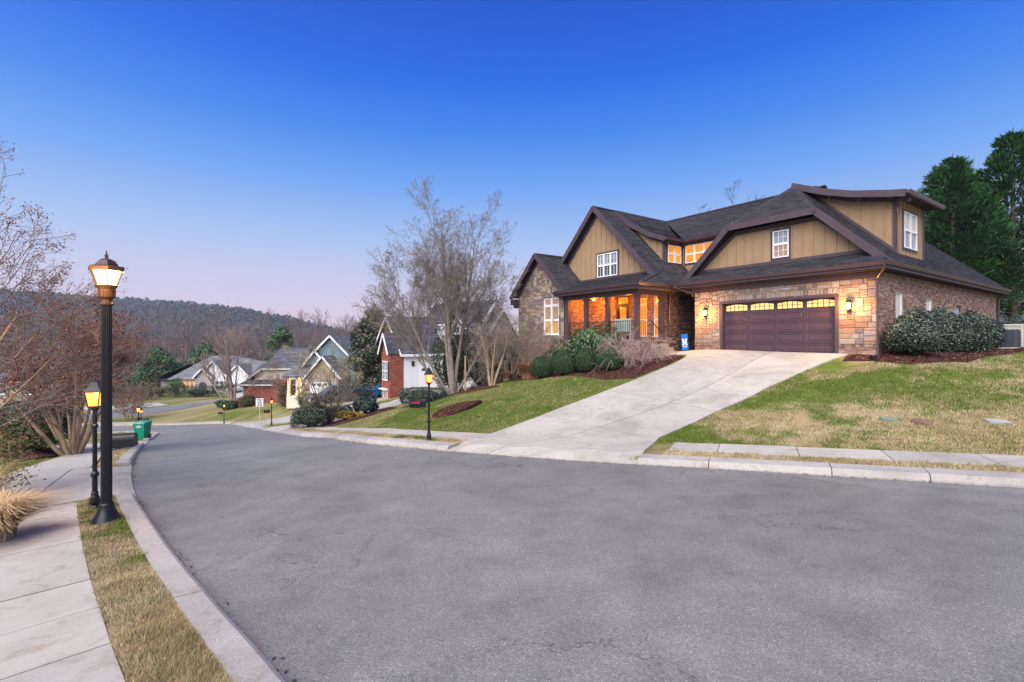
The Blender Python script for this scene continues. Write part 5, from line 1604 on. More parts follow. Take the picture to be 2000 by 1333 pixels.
def ac(x, y, w, h, m, label):
    p = HW(x, y); t = thing('air_conditioner', label, 'air conditioner', (p[0], p[1], g1(*p, .12)), H_ROT, 'air conditioners beside the house')
    MB().box(-w+.03, w-.03, -w+.03, w-.03, .08, h-.06).build('core', MATS['ac_dark'], t)
    MB().box(-w-.06, w+.06, -w-.06, w+.06, -.1, .08).build('pad', MATS['concrete_walk'], t)
    k = MB(); k.box(-w, w, -w, w, h-.07, h); k.build('top', MATS[m], t)
    for x_, y_ in ((-w, -w), (w, -w), (w, w), (-w, w)):
        MB().box(x_-.03, x_+.03, y_-.03, y_+.03, .08, h-.07).build('corner_post', MATS[m], t)
    n = int((h-.2)/.07)
    for j in range(n):
        z = .12+j*.07
        k = MB(); k.box(-w-.01, w+.01, -w-.012, -w+.02, z, z+.05); k.box(w-.02, w+.012, -w, w, z, z+.05); k.box(-w-.012, -w+.02, -w, w, z, z+.05); k.build('louvre', MATS[m], t)
ac(2.75, 10.95, .36, 1.05, 'ac_beige', 'beige louvred air conditioner standing clear of the holly shrubs')
ac(2.7, 9.85, .38, .85, 'ac_dark', 'dark air conditioner half under the end of the holly hedge')
ac(2.8, 12.4, .38, .85, 'ac_dark', 'dark air conditioner behind the beige one')
k = MB(); k.box(-.045, .045, -.045, .045, -.2, 2.1)
tag(k.build('stake', mat('raw_timber', (.30, .21, .12), (.38, .27, .16), 10, .8), loc=(-2.75, 28.4, g1(-2.75, 28.4)), rz=.3), 'pale timber stake standing by the trunk of the big bare tree', 'stake')
yf = thing('yard_flag', 'blue yard flag with a white letter M leaning by the garage corner', 'flag', (*HW(-6.2, -.35), g1(*HW(-6.2, -.35), .16)), H_ROT)
mat('flag_cloth', (.005, .13, .50), (.01, .17, .58), 4, .7)
ang = .09
def yfp(x, z, y=0.0):
    return (x*math.cos(ang)+z*math.sin(ang)*-1, y, z*math.cos(ang)+x*math.sin(ang)*-1*-1)
k = MB(); k.tube([(-.26, .01, -.1), (-.30, .01, .82), (.02, .01, .85)], .007, 6); k.build('flag_pole', MATS['iron'], yf)
k = MB(); k.hexa([yfp(a, b, .0) for a, b in ((-.17, .03), (.17, .03), (.17, .78), (-.17, .78))], [yfp(a, b, -.012) for a, b in ((-.17, .03), (.17, .03), (.17, .78), (-.17, .78))]); k.build('cloth', MATS['flag_cloth'], yf)
M_ = [(-.13, .25), (-.13, .31), (-.105, .31), (-.105, .50), (-.13, .50), (-.13, .56), (-.05, .56), (0, .42), (.05, .56), (.13, .56), (.13, .50), (.105, .50), (.105, .31), (.13, .31), (.13, .25), (.04, .25), (.04, .31), (.055, .31), (.055, .42), (.015, .30), (-.015, .30), (-.055, .42), (-.055, .31), (-.04, .31), (-.04, .25)]
k = MB(); k.hexa([yfp(a, b, -.014) for a, b in M_], [yfp(a, b, -.018) for a, b in M_]); k.build('letter', MATS['white_vinyl'], yf)
k = MB(); k.hexa([yfp(a, b, -.014) for a, b in ((-.11, .17), (.11, .17), (.11, .20), (-.11, .20))], [yfp(a, b, -.017) for a, b in ((-.11, .17), (.11, .17), (.11, .20), (-.11, .20))]); k.build('lettering', MATS['white_vinyl'], yf)
bp = HW(-8.75, -1.55)
bench = thing('porch_bench', 'pale mint slatted bench behind the porch railing', 'bench', (*bp, HZ+PF), H_ROT)
mat('mint_paint', (.34, .46, .42), (.38, .50, .46), 5, .5)
for j in range(10):
    x = -.48+j*.106
    MB().box(x-.035, x+.035, -.28, -.25, .42, .98).build('slat', MATS['mint_paint'], bench)
MB().box(-.54, .54, -.29, -.24, .98, 1.05).build('top_rail', MATS['mint_paint'], bench)
MB().box(-.52, .52, -.24, .25, .40, .44).build('seat', MATS['mint_paint'], bench)
for x in (-.5, .5):
    for y in (-.26, .22):
        MB().box(x-.03, x+.03, y-.03, y+.03, 0, .40 if y > 0 else .98).build('leg', MATS['mint_paint'], bench)
    MB().box(x-.035, x+.035, -.23, .26, .62, .66).build('armrest', MATS['mint_paint'], bench)

# ------------------------------------------------------------------ vehicles
mat('car_black', (.02, .022, .03), (.028, .03, .04), 3, .2, spec=.7); mat('car_white', (.62, .63, .65), (.66, .67, .69), 3, .25, spec=.6)
mat('car_blue', (.01, .12, .34), (.015, .15, .40), 3, .4); mat('tyre', (.014, .014, .015), None, 3, .85); mat('chrome', (.5, .5, .52), None, 3, .2, metal=1)
mat('car_glass', (.03, .035, .045), (.05, .055, .065), 2, .05, spec=.8); mat('tail_red', (.25, .01, .01), None, 2, .2)
def vehicle(name, label, loc, rz, paint, lower, cab, width, wheels, wr, glass, group=None, pitch=0.0, grille=True):
    t = thing(name, label, 'car' if name != 'pickup_truck' else 'pickup', loc, rz, group)
    t.rotation_euler = (0, pitch, rz)
    w = width/2
    k = MB()
    n = len(lower)
    loops = [[(x, s*(w-i), z+dz*(1 if z > .8 else 0)) for x, z in lower] for s, i, dz in ((-1, .09, .0), (-1, .0, -.03), (1, .0, -.03), (1, .09, .0))]
    for l in loops:
        k.v += l
    for q in range(3):
        k.f += [(q*n+a, q*n+(a+1) % n, q*n+n+(a+1) % n, q*n+n+a) for a in range(n)]
    k.f += [tuple(range(n)), tuple(range(3*n, 4*n))]; k.m = [0]*len(k.f); k.c = [(1, 1, 1)]*len(k.f)
    body = k.build('body', MATS[paint], t)
    zs = [z for _, z in cab]; z0, z1 = min(zs), max(zs)
    iw = lambda z: w-.09-.17*(z-z0)/(z1-z0)
    k = MB(); k.hexa([(x, -iw(z), z) for x, z in cab], [(x, iw(z), z) for x, z in cab]); k.build('cabin', MATS[paint], t)
    for poly in glass:
        for s in (-1, 1):
            k = MB(); k.hexa([(x, s*(iw(z)-.005), z) for x, z in poly], [(x, s*(iw(z)+.008), z) for x, z in poly]); k.build('side_window', MATS['car_glass'], t)
    def screen(i, j):
        (x0, za), (x1, zb) = cab[i], cab[j]
        a = lambda q, s, o: (x0+(x1-x0)*q+o, s*(iw(za+(zb-za)*q)-.08), za+(zb-za)*q+.012)
        k = MB(); o = -.012 if x0 < x1 else .012
        k.face([a(.08, -1, o), a(.08, 1, o), a(.92, 1, o), a(.92, -1, o)]); k.build('windscreen', MATS['car_glass'], t)
    screen(0, 1); screen(len(cab)-1, len(cab)-2)
    for x in wheels:
        for s in (-1, 1):
            k = MB(); k.tube([(x, s*(w-.22), wr), (x, s*(w+.015), wr)], wr, 18); wh = k.build('wheel', MATS['tyre'], t)
            k = MB(); k.tube([(x, s*(w+.0), wr), (x, s*(w+.025), wr)], wr*.62, 14); k.build('rim', MATS['chrome'], wh)
            k = MB(); m_ = 10
            ring = [(x+(wr+.09)*math.cos(math.pi*q/m_), wr+(wr+.09)*math.sin(math.pi*q/m_)) for q in range(m_+1)]; rin_ = [(x+(wr+.03)*math.cos(math.pi*q/m_), wr+(wr+.03)*math.sin(math.pi*q/m_)) for q in range(m_+1)]
            for q in range(m_):
                k.hexa([(ring[q][0], s*(w-.1), ring[q][1]), (ring[q+1][0], s*(w-.1), ring[q+1][1]), (rin_[q+1][0], s*(w-.1), rin_[q+1][1]), (rin_[q][0], s*(w-.1), rin_[q][1])], [(ring[q][0], s*(w+.02), ring[q][1]), (ring[q+1][0], s*(w+.02), ring[q+1][1]), (rin_[q+1][0], s*(w+.02), rin_[q+1][1]), (rin_[q][0], s*(w+.02), rin_[q][1])])
            k.build('wheel_arch', MATS[paint], t)
    fx0 = min(x for x, _ in lower); lx = max(x for x, _ in lower); zt = [z for x, z in lower if x == fx0]
    zf = max(zt)
    for s in (-1, 1):
        k = MB(); k.box(fx0-.02, fx0+.12, s*(w-.1)-.16, s*(w-.1)+.10 if s < 0 else s*(w-.1)+.06, zf-.22, zf-.06); k.build('headlight', MATS['white_vinyl'], t)
        k = MB(); k.box(lx-.06, lx+.02, s*(w-.08)-.08, s*(w-.08)+.08, zf-.3, zf-.02); k.build('tail_light', MATS['tail_red'], t)
        k = MB(); k.box(cab[0][0]+.55, cab[0][0]+.7, s*(w-.02)-.02 if s > 0 else s*(w-.02)-.2, s*(w-.02)+.2 if s > 0 else s*(w-.02)+.02, z0+.08, z0+.26); k.build('mirror', MATS[paint], t)
    if grille:
        k = MB(); k.box(fx0-.03, fx0+.02, -.55, .55, zf-.42, zf-.06); g = k.build('grille', MATS['car_glass'], t)
        for q in range(4):
            MB().box(fx0-.05, fx0-.02, -.55, .55, zf-.40+q*.09, zf-.37+q*.09).build('grille_bar', MATS['chrome'], g)
    MB().box(fx0-.08, fx0+.1, -w+.06, w-.06, .40, .58).build('bumper', MATS[paint], t)
    return t
TL = [(0, .46), (0, 1.02), (.12, 1.12), (1.45, 1.20), (3.95, 1.18), (5.75, 1.16), (5.8, .6), (5.35, .5), (5.1, .40), (1.6, .40), (.5, .42)]
TC = [(1.25, 1.19), (2.15, 1.83), (2.9, 1.90), (3.55, 1.88), (4.1, 1.70), (4.75, 1.17)]
TG = [[(1.75, 1.28), (2.25, 1.74), (2.72, 1.79), (2.72, 1.28)], [(2.80, 1.28), (2.80, 1.79), (3.45, 1.78), (3.95, 1.62), (4.3, 1.28)]]
fp = (-18.35, 43.3)
vehicle('pickup_truck', 'dark pickup truck parked nose to the street behind the yellow-green tree', (fp[0], fp[1], g1(-15.9, 45.0)+.06), math.atan2(.5693, .8221), 'car_black', TL, TC, 2.0, (1.0, 4.75), .40, TG, pitch=-.045)
CL = [(0, .38), (0, .72), (.2, .80), (1.1, .88), (3.6, .92), (4.5, .88), (4.55, .45), (4.0, .32), (.5, .32)]
CCb = [(1.0, .87), (1.75, 1.38), (2.9, 1.42), (3.7, 1.22), (4.1, .90)]
CG = [[(1.45, .95), (1.85, 1.30), (2.45, 1.34), (2.45, .95)], [(2.52, .95), (2.52, 1.34), (2.95, 1.34), (3.55, 1.15), (3.7, .97)]]
vehicle('sedan', 'blue covered car half hidden behind the magnolia beside the driveway', (-15.2, 48.0, g1(-13.5, 49.5)+.1), math.atan2(.5693, .8221), 'car_blue', CL, CCb, 1.8, (.8, 3.6), .32, CG, grille=False)
vehicle('sedan', 'dark car parked between the houses beside the ornamental grass', (-.6, 37.2, g1(.6, 38)), .6, 'car_black', CL, CCb, 1.8, (.8, 3.6), .32, CG)
vehicle('sedan', 'white car parked in front of the far grey house', (-54.8, 93.5, g1(-54, 94)+.15), 1.3, 'car_white', CL, CCb, 1.8, (.8, 3.6), .32, CG)

# ------------------------------------------------------------------ plants
mat('bark_grey', (.15, .12, .10), (.27, .225, .185), 5, .9, .6, 22)
mat('bark_tan', (.30, .20, .115), (.46, .34, .22), 4, .85, .4, 20)
mat('bark_dark', (.075, .055, .045), (.12, .09, .075), 6, .95, .6, 25)
mat('bark_far', (.13, .10, .10), (.20, .16, .155), .5, .95)
mat('twig', (.17, .14, .115), (.25, .21, .175), 6, .9)
mat('twig_pink', (.27, .19, .165), (.38, .29, .26), 6, .9)
mat('twig_pale', (.20, .15, .12), (.30, .235, .195), 6, .9)
mat('leaf', (.7, .7, .7), (1.3, 1.3, 1.3), 1.2, .55, attr=True, spec=.35)
mat('leaf_gloss', (.7, .7, .7), (1.3, 1.3, 1.3), 1.2, .32, attr=True, spec=.5)
mat('blade', (.85, .85, .85), (1.15, 1.15, 1.15), 1.5, .8, attr=True, spec=.15)
mat('chip', (.8, .8, .8), (1.2, 1.2, 1.2), 5, .95, attr=True, spec=.1)
def tubes_np(P0, P1, R0, R1, n):
    d = P1-P0; L = np.linalg.norm(d, axis=1, keepdims=True); d = d/np.maximum(L, 1e-9)
    ref = np.where(np.abs(d[:, 2:3]) > .9, np.array([[1.0, 0, 0]]), np.array([[0, 0, 1.0]]))
    a = np.cross(d, ref); a /= np.linalg.norm(a, axis=1, keepdims=True); b = np.cross(d, a)
    t = np.arange(n)*2*np.pi/n
    off = a[:, None, :]*np.cos(t)[None, :, None]+b[:, None, :]*np.sin(t)[None, :, None]
    V = np.concatenate([P0[:, None]+off*R0[:, None, None], P1[:, None]+off*R1[:, None, None]], 1).reshape(-1, 3)
    k = len(P0); base = (np.arange(k)*2*n)[:, None]
    j = np.arange(n); f = np.stack([j, (j+1) % n, n+(j+1) % n, n+j], 1)
    return V, (base[:, :, None]+f[None]).reshape(-1, 4)
def rand_perp(d, r):
    v = np.array([r.gauss(0, 1) for _ in range(3)]); v -= d*np.dot(v, d); return unit(v)
def grow(r, base, d, length, rad, depth, out, tips, pr):
    """one branch as a bending chain of segments, with side branches"""
    nseg = pr['seg'][depth]; p = np.array(base, float); d = unit(d)
    sl = length/nseg; r0 = rad
    kids = pr['kids'][depth] if depth < len(pr['kids']) else 0
    spots = sorted(r.uniform(pr['from'][depth], 1.0) for _ in range(int(kids+r.random()*.99)))
    for i in range(nseg):
        d = unit(d+np.array([r.gauss(0, 1) for _ in range(3)])*pr['wob'][depth]+np.array((0, 0, pr['up'][depth])))
        q = p+d*sl; r1 = max(rad*(1-(i+1)/nseg*(1-pr['taper'])), pr['rmin'])
        out.append((p, q, r0, r1, depth))
        for s in spots:
            if i/nseg <= s < (i+1)/nseg:
                t = s*nseg-i
                ang = math.radians(r.uniform(*pr['ang'][depth]))
                cd = unit(d*math.cos(ang)+rand_perp(d, r)*math.sin(ang))
                cl = length*r.uniform(*pr['len'][depth])*(1-.45*s)
                grow(r, p+(q-p)*t, cd, cl, max((r0+(r1-r0)*t)*pr['thin'][depth], pr['rmin']), depth+1, out, tips, pr)
        p, r0 = q, r1
    tips.append((p, d, depth))
def tree_mesh(segs, name_t='trunk', name_c='branches', split=1, mats=('bark_grey', 'twig'), parent=None, min_d=0):
    res = []
    for nm, cond, n, m in ((name_t, lambda s: s[4] < split, 8, mats[0]), (name_c, lambda s: s[4] >= split, 0, mats[1])):
        S = [s for s in segs if cond(s)]
        if not S:
            continue
        Vs, Fs, o = [], [], 0
        groups = [(S, n)] if n else [([s for s in S if s[4] <= split], 5), ([s for s in S if s[4] > split], 3)]
        for g, k in groups:
            if not g:
                continue
            V, Fc = tubes_np(np.array([s[0] for s in g]), np.array([s[1] for s in g]), np.array([s[2] for s in g]), np.array([s[3] for s in g]), k)
            Vs.append(V); Fs.append(Fc+o); o += len(V)
        res.append(mesh_np(nm, np.vstack(Vs), np.vstack(Fs), MATS[m], parent, smooth=True))
    return res
def leaf_quads(C, Nn, size, rs, aspect=.5, fold=.25, flat=0.0):
    """diamond leaves at points C facing roughly Nn; size per leaf"""
    k = len(C)
    t = rs.normal(size=(k, 3)); t[:, 2] *= (1-flat); t -= Nn*(t*Nn).sum(1, keepdims=True); t /= np.maximum(np.linalg.norm(t, axis=1, keepdims=True), 1e-6)
    s = np.cross(Nn, t)
    size = np.broadcast_to(np.asarray(size, float), (k,))[:, None]
    V = np.stack([C-t*size, C+s*size*aspect+Nn*size*fold, C+t*size, C-s*size*aspect+Nn*size*fold], 1).reshape(-1, 3)
    F_ = np.arange(4*k).reshape(-1, 4)
    tri = np.concatenate([F_[:, [0, 1, 2]], F_[:, [0, 2, 3]]], 1).reshape(-1, 3)
    return V, tri
def pick_colors(pal, k, rs, var=.25):
    p = np.array(pal)[rs.integers(0, len(pal), k)]*(1+rs.uniform(-var, var, (k, 1)))
    return np.repeat(np.clip(p, 0, 1), 2, 0)
def lump(dirs, seed, amp=.12, f=3.0):
    rs = np.random.default_rng(seed); out = np.ones(len(dirs))
    for _ in range(7):
        w = rs.normal(size=3)*f; out += amp/2.2*np.sin(dirs@w+rs.uniform(0, 6.28))
    return out
def bush(name, label, cat, loc, rad, n, size, pal, seed, group=None, box=0.0, lean=.35, gloss=False, stems=5, amp=.12, inner=.55, zmin=-.75, rough=.5):
    """a shrub: leaf shell over stems and a solid near-black heart; rad = half-sizes, loc = ground point"""
    rs = np.random.default_rng(seed); r = random.Random(seed)
    t = thing(name, label, cat, loc, 0, group)
    D = rs.normal(size=(int(n*1.35), 3)); D /= np.linalg.norm(D, axis=1, keepdims=True)
    D = D[D[:, 2] > zmin][:n]
    if box:
        D2 = D/np.abs(D).max(1, keepdims=True); D2 = D*(1-box)+D2*box
    else:
        D2 = D
    rr = lump(D, seed, amp)*(inner+(1-inner)*rs.random(len(D))**.35)
    rr *= 1+rough*.12*rs.normal(size=len(D))*(rs.random(len(D)) < .25)
    R = np.array(rad); C = D2*R*rr[:, None]
    C[:, 2] += R[2]*.92
    N_ = D*1.0+rs.normal(size=D.shape)*lean*1.6; N_ /= np.linalg.norm(N_, axis=1, keepdims=True)
    V, T = leaf_quads(C, N_, size*(.7+.6*rs.random(len(C))), rs)
    mesh_np('foliage', V, T, MATS['leaf_gloss' if gloss else 'leaf'], t, pick_colors(pal, len(C), rs))
    segs = []
    for _ in range(stems):
        a = r.uniform(0, 6.28); e = R[0]*r.uniform(.15, .55)
        p0 = np.array((e*.25*math.cos(a), e*.25*math.sin(a), -.1)); p1 = np.array((e*math.cos(a), e*math.sin(a), R[2]*1.1))
        segs.append((p0, p1, .025, .012, 0))
    tree_mesh(segs, 'stems', parent=t, mats=('bark_dark', 'twig'))
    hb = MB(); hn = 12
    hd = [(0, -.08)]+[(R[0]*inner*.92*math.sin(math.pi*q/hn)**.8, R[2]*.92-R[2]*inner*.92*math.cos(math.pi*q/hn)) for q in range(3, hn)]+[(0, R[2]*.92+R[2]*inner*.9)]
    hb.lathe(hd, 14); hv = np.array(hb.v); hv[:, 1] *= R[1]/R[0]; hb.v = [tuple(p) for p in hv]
    hb.build('heart', mat('heart_dark', (.012, .018, .010), (.02, .028, .014), 6, .95), t)  # solid near-black core filling the inside of the leaf shell
    return t
GRN_BOX = [(.028, .062, .020), (.040, .085, .026), (.020, .046, .018), (.055, .105, .03), (.035, .07, .03)]
GRN_HOLLY = [(.035, .060, .045), (.055, .085, .065), (.025, .045, .035), (.075, .105, .085), (.045, .075, .05), (.06, .08, .045)]
GRN_DARK = [(.022, .042, .020), (.032, .055, .028), (.016, .030, .016), (.05, .06, .035), (.07, .06, .035)]
GRN_CON = [(.022, .075, .022), (.036, .11, .03), (.014, .046, .016), (.065, .155, .04), (.03, .09, .034)]
GRN_YEL = [(.09, .095, .03), (.12, .115, .04), (.07, .08, .028), (.16, .14, .06), (.06, .08, .025)]
GRN_SHRUB = [(.05, .12, .025), (.07, .15, .03), (.035, .085, .022), (.09, .17, .04)]
G3 = lambda x, y, dz=.12: (x, y, g1(x, y, dz))

# clipped box balls in front of the porch, taller shrub behind
for i, (x, y, a, b, c, lb) in enumerate(((1.50, 23.9, .60, .60, .58, 'round clipped box shrub nearest the dry grass tuft'), (2.50, 22.85, .57, .57, .60, 'round clipped box shrub, second from the dry grass tuft'), (3.42, 22.1, .50, .50, .58, 'round clipped box shrub between its two wider neighbours'), (4.36, 21.4, .60, .58, .48, 'low clipped box shrub nearest the driveway, in front of bare twigs'))):
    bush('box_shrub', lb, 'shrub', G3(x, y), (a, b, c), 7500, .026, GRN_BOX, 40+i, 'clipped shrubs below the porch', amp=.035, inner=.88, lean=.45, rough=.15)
bush('laurel_shrub', 'tall dark green laurel shrub against the porch railing', 'shrub', G3(3.95, 23.2, .1), (1.25, .8, 1.0), 5600, .06, [(.035, .085, .028), (.05, .11, .035), (.025, .06, .022), (.075, .14, .05)], 51, gloss=True, amp=.2, inner=.7)
bush('laurel_shrub', 'small laurel shrub between the box balls and the brick base', 'shrub', G3(2.6, 24.6, .0), (.9, .6, .85), 2500, .05, GRN_BOX, 52, amp=.2, inner=.7)
# hollies along the side wall
for i, (x, y, a, c, lb) in enumerate(((2.15, .5, .80, .78, 'big loose holly shrub at the garage corner downspout'), (2.2, 2.9, .66, .82, 'second holly shrub along the brick side wall'), (2.25, 4.95, .68, .78, 'third holly shrub along the side wall, below the small window'), (2.3, 6.9, .64, .82, 'fourth holly shrub along the brick side wall'), (2.3, 8.65, .60, .76, 'last holly shrub, overhanging the dark air conditioner'), (3.0, 16.6, 1.6, .9, 'holly shrub behind the beige air conditioner'))):
    p = HW(x, y)
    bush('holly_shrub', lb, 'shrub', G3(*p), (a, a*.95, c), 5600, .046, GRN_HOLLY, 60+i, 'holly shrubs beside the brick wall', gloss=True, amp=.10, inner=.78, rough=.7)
# next door
bush('clipped_hedge', 'dark clipped hedge at the foot of the big bare tree beside the driveway', 'hedge', G3(-5.2, 28.0), (1.35, .75, .48), 4200, .045, GRN_HOLLY, 71, box=.45, amp=.06, inner=.8)
bush('clipped_hedge', 'square clipped hedge beneath the yellow-green tree', 'hedge', G3(-11.45, 27.6), (.98, .85, .62), 4000, .05, GRN_DARK+GRN_HOLLY, 72, box=.55, amp=.08, inner=.8, gloss=True)
bush('broad_leaf_shrub', 'round broad leaved shrub on the slope beside the neighbouring driveway', 'shrub', G3(-9.3, 30.6), (.75, .7, .62), 1300, .11, GRN_HOLLY, 73, gloss=True, amp=.2)
bush('broad_leaf_shrub', 'small shrub below the pickup, behind the square hedge', 'shrub', G3(-11.0, 31.2), (.85, .7, .45), 900, .10, GRN_HOLLY, 74, gloss=True, amp=.25)
bush('evergreen_hedge', 'tall dark evergreen screen between the big bare tree and the house', 'hedge', G3(-2.2, 33.6, 0), (2.6, 1.0, 2.0), 9000, .075, [(.03, .055, .012), (.045, .075, .015), (.02, .036, .010), (.08, .10, .02)], 75, box=.3, amp=.12)
bush('evergreen_hedge', 'narrow dark evergreen left of the tree stake', 'hedge', G3(-4.5, 35.5, 0), (1.2, 1.0, 2.2), 5000, .08, [(.03, .055, .012), (.045, .075, .015), (.02, .036, .010), (.09, .10, .02)], 76, box=.2, amp=.15)
# left side: big rounded bush and its neighbours
bush('mounded_shrub', 'wide dark dome-shaped shrub behind the crape myrtle stems', 'shrub', G3(-20.0, 20.0), (1.8, 1.6, 1.0), 6500, .055, [(.022, .045, .025), (.035, .06, .035), (.03, .055, .025)], 81, amp=.06, inner=.8)
bush('nandina_shrub', 'green and red leaved shrub in front of the dome-shaped shrub', 'shrub', G3(-18.3, 18.6), (.95, .9, .6), 3200, .055, [(.03, .10, .03), (.05, .14, .04), (.22, .06, .03), (.02, .07, .03), (.16, .08, .03)], 82, amp=.22)
bush('leafy_shrub', 'tall yellow-green shrub at the left picture edge above the dry grass', 'shrub', G3(-9.15, 8.25), (.75, .7, .8), 2400, .03, [(.14, .13, .03), (.20, .17, .05), (.09, .10, .025), (.24, .19, .08), (.16, .09, .03)], 84, amp=.3, inner=.3, rough=1.2)
# shrubs by the far houses
for x, y, a, b, c, n_, pal, lb, bx in ((-27.6, 60.6, 1.5, 1.2, 1.35, 2600, GRN_DARK, 'dark upright shrub against the low brick house', .3), (-24.6, 57.5, 1.5, 1.1, .85, 2200, GRN_YEL, 'yellowish shrub beside the lit porch steps', 0), (-22.6, 54.6, 1.6, 1.0, .8, 2200, GRN_DARK+GRN_YEL, 'rounded shrub next to the white garage door', 0),
                                  (-36.2, 61.8, 1.2, .9, .55, 1500, GRN_BOX, 'low green shrub at the corner of the low brick house', .3), (-34.2, 62.2, 1.0, .8, .75, 1500, [(.12, .07, .03), (.08, .09, .03), (.05, .09, .03)], 'russet shrub at the corner of the low brick house', 0), (-38.6, 64.5, .8, .7, .45, 900, GRN_BOX, 'tiny green shrub by the side street bare tree', .3),
                                  (-57.4, 88.5, 4.2, 1.8, 1.0, 3600, GRN_DARK, 'long clipped hedge block in front of the far grey house', .7), (-65.0, 93.5, 1.8, 1.5, 1.5, 2200, GRN_SHRUB, 'bright green shrub at the far grey house wall', 0), (-55.5, 94.5, 1.4, 1.2, 1.2, 1400, GRN_YEL, 'round shrub by the far white garage', 0), (-64.5, 88.5, 1.9, 1.4, 1.1, 1500, GRN_YEL, 'loose pale shrub left of the far hedge block', 0)):
    bush('garden_shrub', lb, 'shrub', G3(x, y), (a, b, c), n_, .10, pal, int(abs(x*7+y)), 'shrubs round the far houses', box=bx, amp=.18)
# arborvitae row
for i in range(9):
    x, y = -71.5+i*1.05+random.uniform(-.2, .2), 87.0+random.uniform(-.5, .5)-i*.35
    h = random.uniform(2.3, 3.1)
    rs = np.random.default_rng(90+i); n_ = 1500
    t = thing('arborvitae', 'one of the row of bronze-green columnar evergreens left of the far house', 'evergreen', G3(x, y), 0, 'row of columnar evergreens')
    z = rs.random(n_)**.8; a = rs.uniform(0, 6.28, n_); rad_ = .85*(1-z)**.55*(.75+.3*rs.random(n_))
    C = np.c_[rad_*np.cos(a), rad_*np.sin(a), z*h*1.15]
    N_ = np.c_[np.cos(a), np.sin(a), rs.normal(0, .4, n_)]; N_ /= np.linalg.norm(N_, axis=1, keepdims=True)
    V, T = leaf_quads(C, N_, .14, rs, .4)
    mesh_np('foliage', V, T, MATS['leaf'], t, pick_colors([(.09, .085, .025), (.13, .10, .035), (.05, .06, .02), (.16, .10, .04)], n_, rs))
    tree_mesh([(np.array((0, 0, -.2)), np.array((0, 0, h)), .08, .02, 0)], 'stem', parent=t, mats=('bark_dark', 'twig'))

# ---- bare trees
BIG = dict(seg=[10, 8, 6, 5, 4], kids=[18, 10, 6, 5], up=[.03, .07, .05, .03, .02], wob=[.035, .07, .11, .15, .2], ang=[(24, 44), (24, 46), (25, 52), (25, 58)], len=[(.42, .62), (.42, .62), (.40, .62), (.35, .6)], thin=[.5, .5, .5, .6], taper=.16, rmin=.0055, **{'from': [.26, .18, .2, .25, 1]})
def bare_tree(name, label, loc, stems, pr, seed, mats=('bark_grey', 'twig'), group=None, pods=0, pod_pal=None, pod_size=.03, pod_depth=2, bud=0):
    r = random.Random(seed); rs = np.random.default_rng(seed)
    t = thing(name, label, 'tree', loc, 0, group)
    segs, tips = [], []
    for d, l, rad in stems:
        grow(r, (0, 0, -.15) if len(stems) == 1 else (.28*d[0], .28*d[1], -.15), d, l, rad, 0, segs, tips, pr)
    if len(stems) == 1:
        segs.append((np.array((0, 0, -.3)), np.array((0, 0, .25)), stems[0][2]*1.5, stems[0][2]*1.02, 0))
    tree_mesh(segs, 'trunk', 'branches', 1, mats, t)
    if pods:
        T_ = [p for p, d, k in tips if k >= pod_depth]
        r.shuffle(T_)
        C = []
        for p in T_[:pods]:
            for _ in range(r.randint(5, 12)):
                C.append(p+np.array((r.gauss(0, .05), r.gauss(0, .05), r.gauss(.02, .07)))*pod_size/.022)
        C = np.array(C); N_ = rs.normal(size=C.shape); N_ /= np.linalg.norm(N_, axis=1, keepdims=True)
        V, Tr = leaf_quads(C, N_, pod_size*(.6+.7*rs.random(len(C))), rs, .8, .1)
        mesh_np('seed_pods' if pod_pal is None else 'leaves', V, Tr, MATS['leaf'], t, pick_colors(pod_pal or [(.17, .055, .035), (.22, .075, .045), (.12, .045, .035), (.27, .12, .06)], len(C), rs))
    return t
V3 = lambda x, y, z: np.array((x, y, z), float)
bare_tree('bare_tree', 'big bare grey tree with several spreading trunks in front of the white garage', G3(-3.6, 29.2),
          [(V3(.03, 0, 1), 9.9, .19), (V3(.14, .06, 1), 9.5, .15), (V3(-.12, -.04, 1), 9.3, .12), (V3(-.5, -.1, .85), 8.0, .11), (V3(-.75, .2, .7), 6.4, .08), (V3(.55, 0, .85), 6.0, .08), (V3(.85, -.2, .55), 4.2, .06)], BIG, 19, ('bark_grey', 'twig'))
MID = dict(seg=[6, 6, 5, 4], kids=[9, 6, 5], up=[.02, .06, .06, .04], wob=[.06, .1, .14, .18], ang=[(25, 45), (22, 45), (25, 50)], len=[(.45, .7), (.4, .65), (.35, .6)], thin=[.5, .5, .55], taper=.2, rmin=.008, **{'from': [.2, .15, .2, 1]})
def vase(n, tilt, l, rad, seed):
    r = random.Random(seed); out = []
    for i in range(n):
        a = 2*math.pi*(i+r.uniform(-.3, .3))/n; k = tilt*r.uniform(.5, 1.15)
        out.append((V3(k*math.cos(a), k*math.sin(a), 1), l*r.uniform(.8, 1.1), rad*r.uniform(.7, 1.1)))
    return out
SHB = dict(MID, rmin=.006, kids=[7, 5, 4])
bare_tree('bare_tree', 'slender vase-shaped bare tree in the mulch strip beside the house', G3(-1.15, 27.2), vase(8, .3, 3.4, .05, 3), SHB, 14, ('bark_tan', 'twig_pale'))
bare_tree('bare_shrub', 'tall bare multi-stemmed shrub beside the brick gable base', G3(-.05, 28.3), vase(12, .55, 3.6, .03, 4), SHB, 15, ('bark_tan', 'twig_pale'))
bare_tree('bare_shrub', 'thin bare shrub rising in front of the stone gable', G3(.9, 26.6), vase(7, .35, 2.6, .015, 5), dict(SHB, kids=[5, 4]), 16, ('twig', 'twig'))
